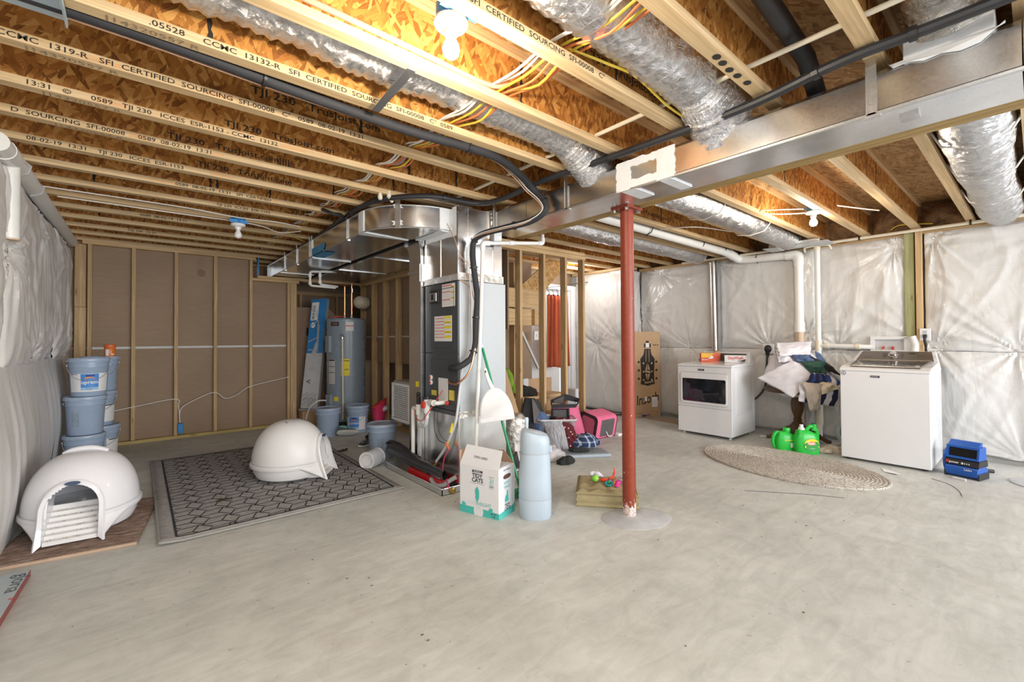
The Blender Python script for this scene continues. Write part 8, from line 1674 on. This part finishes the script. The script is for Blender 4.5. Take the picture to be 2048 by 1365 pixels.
# ------------------------------------------------------------------ the heap by the stair wall
VR = math.radians(-40)      # local x runs right in view, local y away
BINM = NT('clear_plastic'); BINM.done((0.80, 0.82, 0.84), 0.25, 0, Transmission_Weight=0.75, IOR=1.12, Alpha=0.55); BINM = BINM.m
bn = thing('storage_bin', 'clear plastic storage bin full of clothes beside the stair wall', 'bin', (3.66, 3.58, 0), math.radians(-38))
def binring(k, z): return [Vector((x*k, y*k, z)) for x, y in [(-0.20+0.03, -0.16), (0.20-0.03, -0.16), (0.20, -0.13), (0.20, 0.13), (0.17, 0.16), (-0.17, 0.16), (-0.20, 0.13), (-0.20, -0.13)]]
b = MB(); b.loft([binring(0.85, 0.004), binring(1.0, 0.30), binring(1.05, 0.305), binring(1.06, 0.33)], True, False, smooth=False); part('bin_wall', b, BINM, bn, world=False, solid=0.003)
b = MB(); b.tube(binring(1.07, 0.328)+[binring(1.07, 0.328)[0]], 0.010, 6); part('bin_rim', b, mk('bin_rim', (0.62, 0.63, 0.64), 0.35), bn, world=False)
HG = 'clothes heaped by the stair wall'
def rot(c, dx, dy): return (c[0]+0.766*dx+0.643*dy, c[1]-0.643*dx+0.766*dy)
def sheetc(name, label, pts4, mat, seed, amp=0.02, stripes=None, bulge=0.04):
    q = [Vector(p) for p in pts4]; nu, nv = 26, 22
    def fn(u, v):
        p = q[0].lerp(q[1], u).lerp(q[3].lerp(q[2], u), v); k = math.sin(math.pi*u)*math.sin(math.pi*v)
        n_ = mn.noise(Vector((u*3+seed, v*3, seed)))+0.5*mn.noise(Vector((u*8+seed, v*7, seed+3)))
        return p+Vector((-0.644, -0.765, 0.5))*(bulge*k+amp*n_)
    b = MB(); b.grid(nu, nv, fn); mats = mat
    if stripes:
        mats = [mat, stripes[0]]
        for idx in range(len(b.f)):
            i, j = idx % nu, idx//nu; t = i if stripes[2] == 'u' else j
            if (t//stripes[1]) % 2: b.mi[idx] = 1
    for i, p in enumerate(b.v): b.v[i].z = max(p.z, 0.006)
    return solo(name, b, mats, label, 'clothing', HG, solid=0.006, sharp=1.4)
blob('jeans', 'blue jeans stuffed at the left end of the clear bin', (3.50, 3.66, 0.02), 0.13, 0.12, 0.26, cdn, 3.0, 0.25, 'clothing', HG)
sheetc('striped_shirt', 'grey and white pinstriped shirt spilling over the bin front', [(3.43, 3.44, 0.03), (3.58, 3.30, 0.02), (3.60, 3.42, 0.33), (3.44, 3.56, 0.33)], mk('pin_white', (0.60, 0.59, 0.62), 0.9), 1.0, 0.02, (mk('pin_grey', (0.17, 0.17, 0.20), 0.9), 1, 'u'))
sheetc('floral_dress', 'dark red floral cloth hanging over the bin front', [(3.60, 3.33, 0.05), (3.70, 3.28, 0.04), (3.70, 3.42, 0.345), (3.57, 3.50, 0.35)], None, 2.0) if False else None
def floral():
    t = NT('floral_red'); v = t.coord(); vo = t.voro(v, 22); f = t.ramp(vo.outputs['Distance'], [(0.16, 1.0), (0.24, 0.0)])
    return t.done(t.mix(f, (0.10, 0.008, 0.014), (0.62, 0.42, 0.40)), 0.85)
def plaid():
    t = NT('plaid_navy'); v = t.coord(); out = None
    sp = t.n('SeparateXYZ'); t.l(v, sp.inputs[0]); ls_ = []
    for a, f in ((0, 95), (2, 110), (1, 80)):
        s_ = t.math('SINE', t.math('MULTIPLY', sp.outputs[a], f)); ls_.append(t.ramp(s_, [(0.5, 0.0), (0.95, 1.0)]))
    m1 = t.mix(0.5, ls_[0], ls_[1], 'ADD'); return t.done(t.mix(t.math('MULTIPLY', m1, 0.75), (0.018, 0.035, 0.10), (0.45, 0.52, 0.62)), 0.9)
sheetc('floral_dress', 'dark red floral cloth hanging over the bin front', [(3.60, 3.32, 0.04), (3.72, 3.24, 0.03), (3.70, 3.40, 0.345), (3.56, 3.50, 0.35)], floral(), 2.0)
blob('black_garment', 'black garment draped between the bin contents', (3.62, 3.56, 0.12), 0.10, 0.10, 0.14, cbk, 9.0, 0.3, 'clothing', HG)
blob('plaid_shirt', 'navy plaid shirt crumpled on the grey lid', (3.78, 3.26, 0.045), 0.16, 0.11, 0.085, plaid(), 5.0, 0.3, 'clothing', HG, VR)
blob('pale_garment', 'pale striped garment on the floor behind the disposal pail', (3.22, 3.22, 0.0), 0.14, 0.10, 0.09, mk('top_pale', (0.52, 0.49, 0.50), 0.9, var=0.15), 6.0, 0.4, 'clothing', HG, VR)
blob('black_sock', 'black sock on the grey lid in front of the plaid shirt', (3.55, 3.13, 0.045), 0.10, 0.03, 0.03, cbk, 7.0, 0.35, 'clothing', HG, VR)
blob('black_sock', 'black crumpled cloth left of the grey lid', (3.22, 3.02, 0.0), 0.085, 0.05, 0.05, cbk, 8.0, 0.4, 'clothing', HG, VR+0.4)
blob('dark_cloth', 'dark grey clothes on the floor left of the disposal pail', (2.93, 3.22, 0.0), 0.16, 0.12, 0.10, mk('cloth_char', (0.10, 0.10, 0.11), 0.9, var=0.3), 11.0, 0.4, 'clothing', HG, VR)
blob('beige_cloth', 'pale crumpled cloth between carton and pail', (2.55, 2.78, 0.0), 0.10, 0.07, 0.05, mk('cloth_sand', (0.50, 0.44, 0.38), 0.9), 12.0, 0.4, 'clothing', HG, VR)
b = MB(); b.box(2.26, 2.40, 2.46, 2.56, 0.0, 0.17); solo('dark_mat', b, mk('dark_mat', (0.12, 0.125, 0.135), 0.8, var=0.2), 'dark ribbed mat edge between carton and pail', 'mat', bevel=0.01)
ldd = thing('bin_lid', 'grey blue plastic lid lying flat under the plaid shirt', 'lid', (3.58, 3.14, 0), math.radians(-32))
LIDG = mk('lid_grey_blue', (0.36, 0.42, 0.48), 0.4); b = MB(); b.box(-0.30, 0.30, -0.11, 0.16, 0.0, 0.032); part('lid_plate', b, LIDG, ldd, world=False, bevel=0.008); b = MB(); b.box(-0.27, 0.27, -0.085, 0.135, 0.032, 0.037); part('lid_panel', b, mk('lid_inner', (0.25, 0.27, 0.29), 0.5), ldd, world=False, bevel=0.003)
b = MB()
for k in range(3): b.box(-0.14+0.14*k-0.003, -0.14+0.14*k+0.003, -0.085, 0.135, 0.037, 0.040)
part('lid_rib', b, LIDG, ldd, world=False)
# soft pet carriers
PK = mk('carrier_pink', (0.78, 0.16, 0.30), 0.75, var=0.08, bump=0.2, bs=180); MESH = mk('carrier_mesh', (0.115, 0.105, 0.105), 0.8, var=0.15, bump=0.5, bs=500); BKF = mk('carrier_black', (0.02, 0.02, 0.022), 0.7, var=0.2); PKD = mk('carrier_mesh_pink', (0.36, 0.12, 0.17), 0.8)
def carrier(name, label, M4, L, D, Hh, open_top):
    t = thing(name, label, 'pet carrier', tuple(M4.translation)); G = lambda x, y, z: M4 @ Vector((x, y, z)); r = 0.06
    def outline(k=1.0):
        P = []
        for cx, cz, a0 in ((L/2-r, Hh-r, 0), (-L/2+r, Hh-r, 90), (-L/2+0.02, 0.02, 180), (L/2-0.02, 0.02, 270)):
            rr_ = r if a0 < 100 else 0.02
            for i in range(6): a = math.radians(a0+18*i); P.append(((cx+rr_*math.cos(a))*k, Hh/2+((cz+rr_*math.sin(a))-Hh/2)*k))
        return P
    O = outline(); n = len(O); b = MB()
    b.loft([[G(x, y, z) for x, z in O] for y in (-D/2, -D/6, D/6, D/2)], not open_top, True); part('body', b, PK, t, solid=0.004 if open_top else 0, sharp=0.8)
    b = MB(); I = outline(0.70); b.loft([[G(x, -D/2-0.004, z) for x, z in outline(1.0)], [G(x, -D/2-0.008, z) for x, z in outline(0.9)], [G(x, -D/2-0.004, z) for x, z in I]]); part('front_border', b, BKF, t)
    b = MB(); b.add([G(x, -D/2-0.004, z) for x, z in I], [tuple(range(n))]); part('front_mesh', b, PKD, t)
    b = MB(); X_ = L/2+0.003; b.poly([G(X_, -D*0.30, Hh*0.10), G(X_, D*0.36, Hh*0.10), G(X_, D*0.36, Hh*0.86), G(X_, -D*0.30, Hh*0.86)]); part('side_mesh', b, MESH, t)
    b = MB(); b.tube([G(x, D/2, z) for x, z in O]+[G(*[O[0][0], D/2, O[0][1]])], 0.006, 6); part('piping', b, BKF, t)
    if open_top:
        b = MB(); b.tube([G(-L/2, -D/2, Hh), G(L/2, -D/2, Hh*1.02), G(L/2*1.05, D/2, Hh*1.05), G(-L/2, D/2, Hh*1.12), G(-L/2, -D/2, Hh)], 0.010, 6); part('rim', b, BKF, t)
    else:
        b = MB(); b.tube(catmull([G(L/2, 0, Hh*0.3), G(L/2+0.03, 0.03, Hh*0.1), G(L/2+0.02, D*0.3, 0.02)], 4), 0.007, 6); part('strap', b, M['label_grey'], t)
    return t
def place(o, yawd, roll=0, pitch=0): return Matrix.Translation(o) @ Matrix.Rotation(math.radians(yawd), 4, 'Z') @ Matrix.Rotation(math.radians(pitch), 4, 'X') @ Matrix.Rotation(math.radians(roll), 4, 'Y')
carrier('pet_carrier', 'pink and grey soft pet carrier tipped over at the right of the heap', place((4.42, 3.62, 0.035), -92, 12), 0.30, 0.36, 0.28, False)
cl_ = thing('pet_carrier', 'pink and grey soft pet carrier standing open beside the clear bin', 'pet carrier', (3.98, 3.68, 0))
G2 = Matrix.Translation((3.98, 3.68, 0)) @ Matrix.Rotation(VR, 4, 'Z'); g = lambda x, y, z: G2 @ Vector((x, y, z))
b = MB(); b.loft([[g(x, y, 0.0) for x, y in ((-0.20, -0.12), (0.20, -0.14), (0.22, 0.14), (-0.20, 0.14))], [g(x, y, 0.20) for x, y in ((-0.20, -0.13), (0.14, -0.13), (0.19, 0.14), (-0.20, 0.14))], [g(x, y, 0.42) for x, y in ((-0.20, -0.12), (0.06, -0.12), (0.13, 0.13), (-0.19, 0.14))]], True, False, smooth=False); part('body', b, PK, cl_, solid=0.005)
b = MB(); b.loft([[g(-0.20, -0.138, z0) for z0 in (0.04, 0.40)], [g(-0.02, -0.142, z0) for z0 in (0.04, 0.40)]], closed=False, smooth=False); part('side_mesh', b, MESH, cl_)
b = MB(); b.loft([[g(-0.185, -0.144, z0) for z0 in (0.24, 0.30)], [g(-0.035, -0.148, z0) for z0 in (0.23, 0.29)]], closed=False, smooth=False); part('pink_panel', b, PKD, cl_)
b = MB(); b.tube([g(-0.205, -0.14, 0.02), g(-0.205, -0.14, 0.40), g(-0.02, -0.145, 0.405), g(-0.01, -0.145, 0.02)], 0.016, 8); part('border', b, BKF, cl_)
b = MB(); b.loft([[g(x, y, z) for x, y, z in ((-0.21, -0.13, 0.41), (0.07, -0.13, 0.42), (0.15, 0.13, 0.44), (-0.02, 0.15, 0.47), (-0.20, 0.14, 0.43))], [g(x, y, z) for x, y, z in ((-0.21, -0.13, 0.46), (0.08, -0.13, 0.46), (0.16, 0.13, 0.49), (-0.02, 0.16, 0.545), (-0.20, 0.14, 0.475))]], smooth=False); part('rim', b, BKF, cl_, solid=0.006)
b = MB(); b.poly([g(-0.17, 0.12, 0.43), g(-0.04, 0.135, 0.43), g(-0.04, 0.135, 0.52), g(-0.16, 0.12, 0.47)]); part('rim_mesh', b, MESH, cl_)
bkc = thing('duffel_bag', 'black nylon bag standing behind the clear bin', 'bag', (3.46, 3.74, 0))
G3 = Matrix.Translation((3.44, 3.72, 0)) @ Matrix.Rotation(VR, 4, 'Z'); g = lambda x, y, z: G3 @ Vector((x, y, z))
b = MB(); b.loft([[g(x+0.02*mn.noise(Vector((x*9, z*7, 2))), y, z) for x, y in ((-0.14, -0.06), (0.06, -0.07), (0.12, 0.0), (0.10, 0.08), (-0.12, 0.08))] for z in (0.0, 0.25, 0.40)]+[[g(x, y, z) for x, y, z in ((-0.10, -0.04, 0.56), (0.02, -0.06, 0.58), (0.09, -0.02, 0.50), (0.07, 0.06, 0.50), (-0.10, 0.06, 0.57))]], True, True, smooth=False); part('bag_body', b, BKF, bkc, bevel=0.02)
b = MB(); b.hexa([g(0.0, -0.13, 0.30), g(0.13, -0.08, 0.27), g(0.14, -0.06, 0.27), g(0.01, -0.11, 0.30), g(-0.02, -0.09, 0.56), g(0.10, -0.03, 0.40), g(0.11, -0.01, 0.40), g(-0.01, -0.07, 0.56)]); part('bag_flap', b, MESH, bkc)
ib = thing('foil_duct_scrap', 'foil wrapped insulation roll standing behind the dustpan', 'insulation', (3.03, 3.56, 0))
b = MB(); b.lathe([(0.02, 0.0), (0.10, 0.01), (0.115, 0.10), (0.12, 0.25), (0.115, 0.40), (0.08, 0.45), (0.02, 0.46)], 30, (3.03, 3.56, 0))
for i, p in enumerate(b.v): b.v[i] = p+(p-Vector((3.03, 3.56, p.z)))*0.18*mn.noise(p*14)
part('foil_roll', b, M['foil_wrap'], ib, sharp=1.2)
b = MB(); b.hexa([(2.92, 3.72, 0.0), (3.20, 3.50, 0.0), (3.21, 3.52, 0.0), (2.93, 3.74, 0.0), (2.85, 3.76, 0.92), (2.99, 3.66, 0.92), (3.0, 3.68, 0.92), (2.86, 3.78, 0.92)]); solo('cardboard_sheet', b, M['card'], 'brown cardboard sheet leaning beside the air handler', 'cardboard')
# shelf clutter behind the studs
b = MB(); b.sphere((3.46, 4.17, 0.70), 0.06, 0.06, 0.14); b.sphere((3.42, 4.17, 0.82), 0.05, 0.05, 0.06); b.sphere((3.50, 4.13, 0.62), 0.05, 0.05, 0.06); solo('plush_toy', b, mk('plush_green', (0.20, 0.34, 0.03), 0.95, var=0.2, bump=0.5, bs=120), 'green plush toy behind the air handler', 'toy')
GS = 'clutter on the stair treads behind the studs'
blob('dark_shoes', 'dark heap of shoes on the stair tread behind the studs', (3.80, 4.26, 0.50), 0.15, 0.07, 0.085, cbk, 21.0, 0.4, 'shoes', None, VR)
b = MB(); b.box(3.77, 3.86, 4.26, 4.31, 0.60, 0.72); solo('small_box', b, M['label_grey'], 'small white printed box on the dark shoes', 'box', bevel=0.004)
b = MB(); b.tube(catmull([(3.86, 4.15, 0.51), (3.93, 4.17, 0.525), (3.98, 4.16, 0.512)], 4), 0.010, 6); solo('red_tool', b, mk('tool_red', (0.60, 0.10, 0.05), 0.5), 'small red item on the stair tread', 'tool')
b = MB(); b.box(4.4, 4.62, 4.15, 4.5, 0.0, 0.42); solo('grey_carton', b, mk('carton_steel', (0.45, 0.48, 0.50), 0.6), 'pale grey carton behind the last stair studs', 'box', bevel=0.004)
b = MB(); b.box(4.70, 4.86, 4.20, 4.50, 0.0, 0.52); gc2 = thing('sack', 'white upright sack printed in green behind the end stud', 'bag', (4.78, 4.3, 0)); part('sack_body', b, M['label_grey'], gc2, bevel=0.015)
b = MB(); b.text('121', 0.07, (4.76, 4.196, 0.36), (0, 0, -1), (1, 0, 0)); part('lettering', b, mk('green_ink', (0.05, 0.22, 0.16), 0.6), gc2)
b = MB(); b.box(4.62, 4.70, 3.42, 3.50, 0.0, 0.03); solo('white_scrap', b, M['label_white'], 'white plastic piece on the floor right of the pink carrier', 'scrap', bevel=0.008)
b = MB(); b.tube(catmull([(5.96, 4.25, 0.02), (5.8, 4.35, 0.02), (5.95, 4.7, 0.02), (6.0, 5.3, 0.02)], 6), 0.012, 6); solo('cable', b, M['black'], 'black cable lying along the foot of the plastic wall', 'cable')
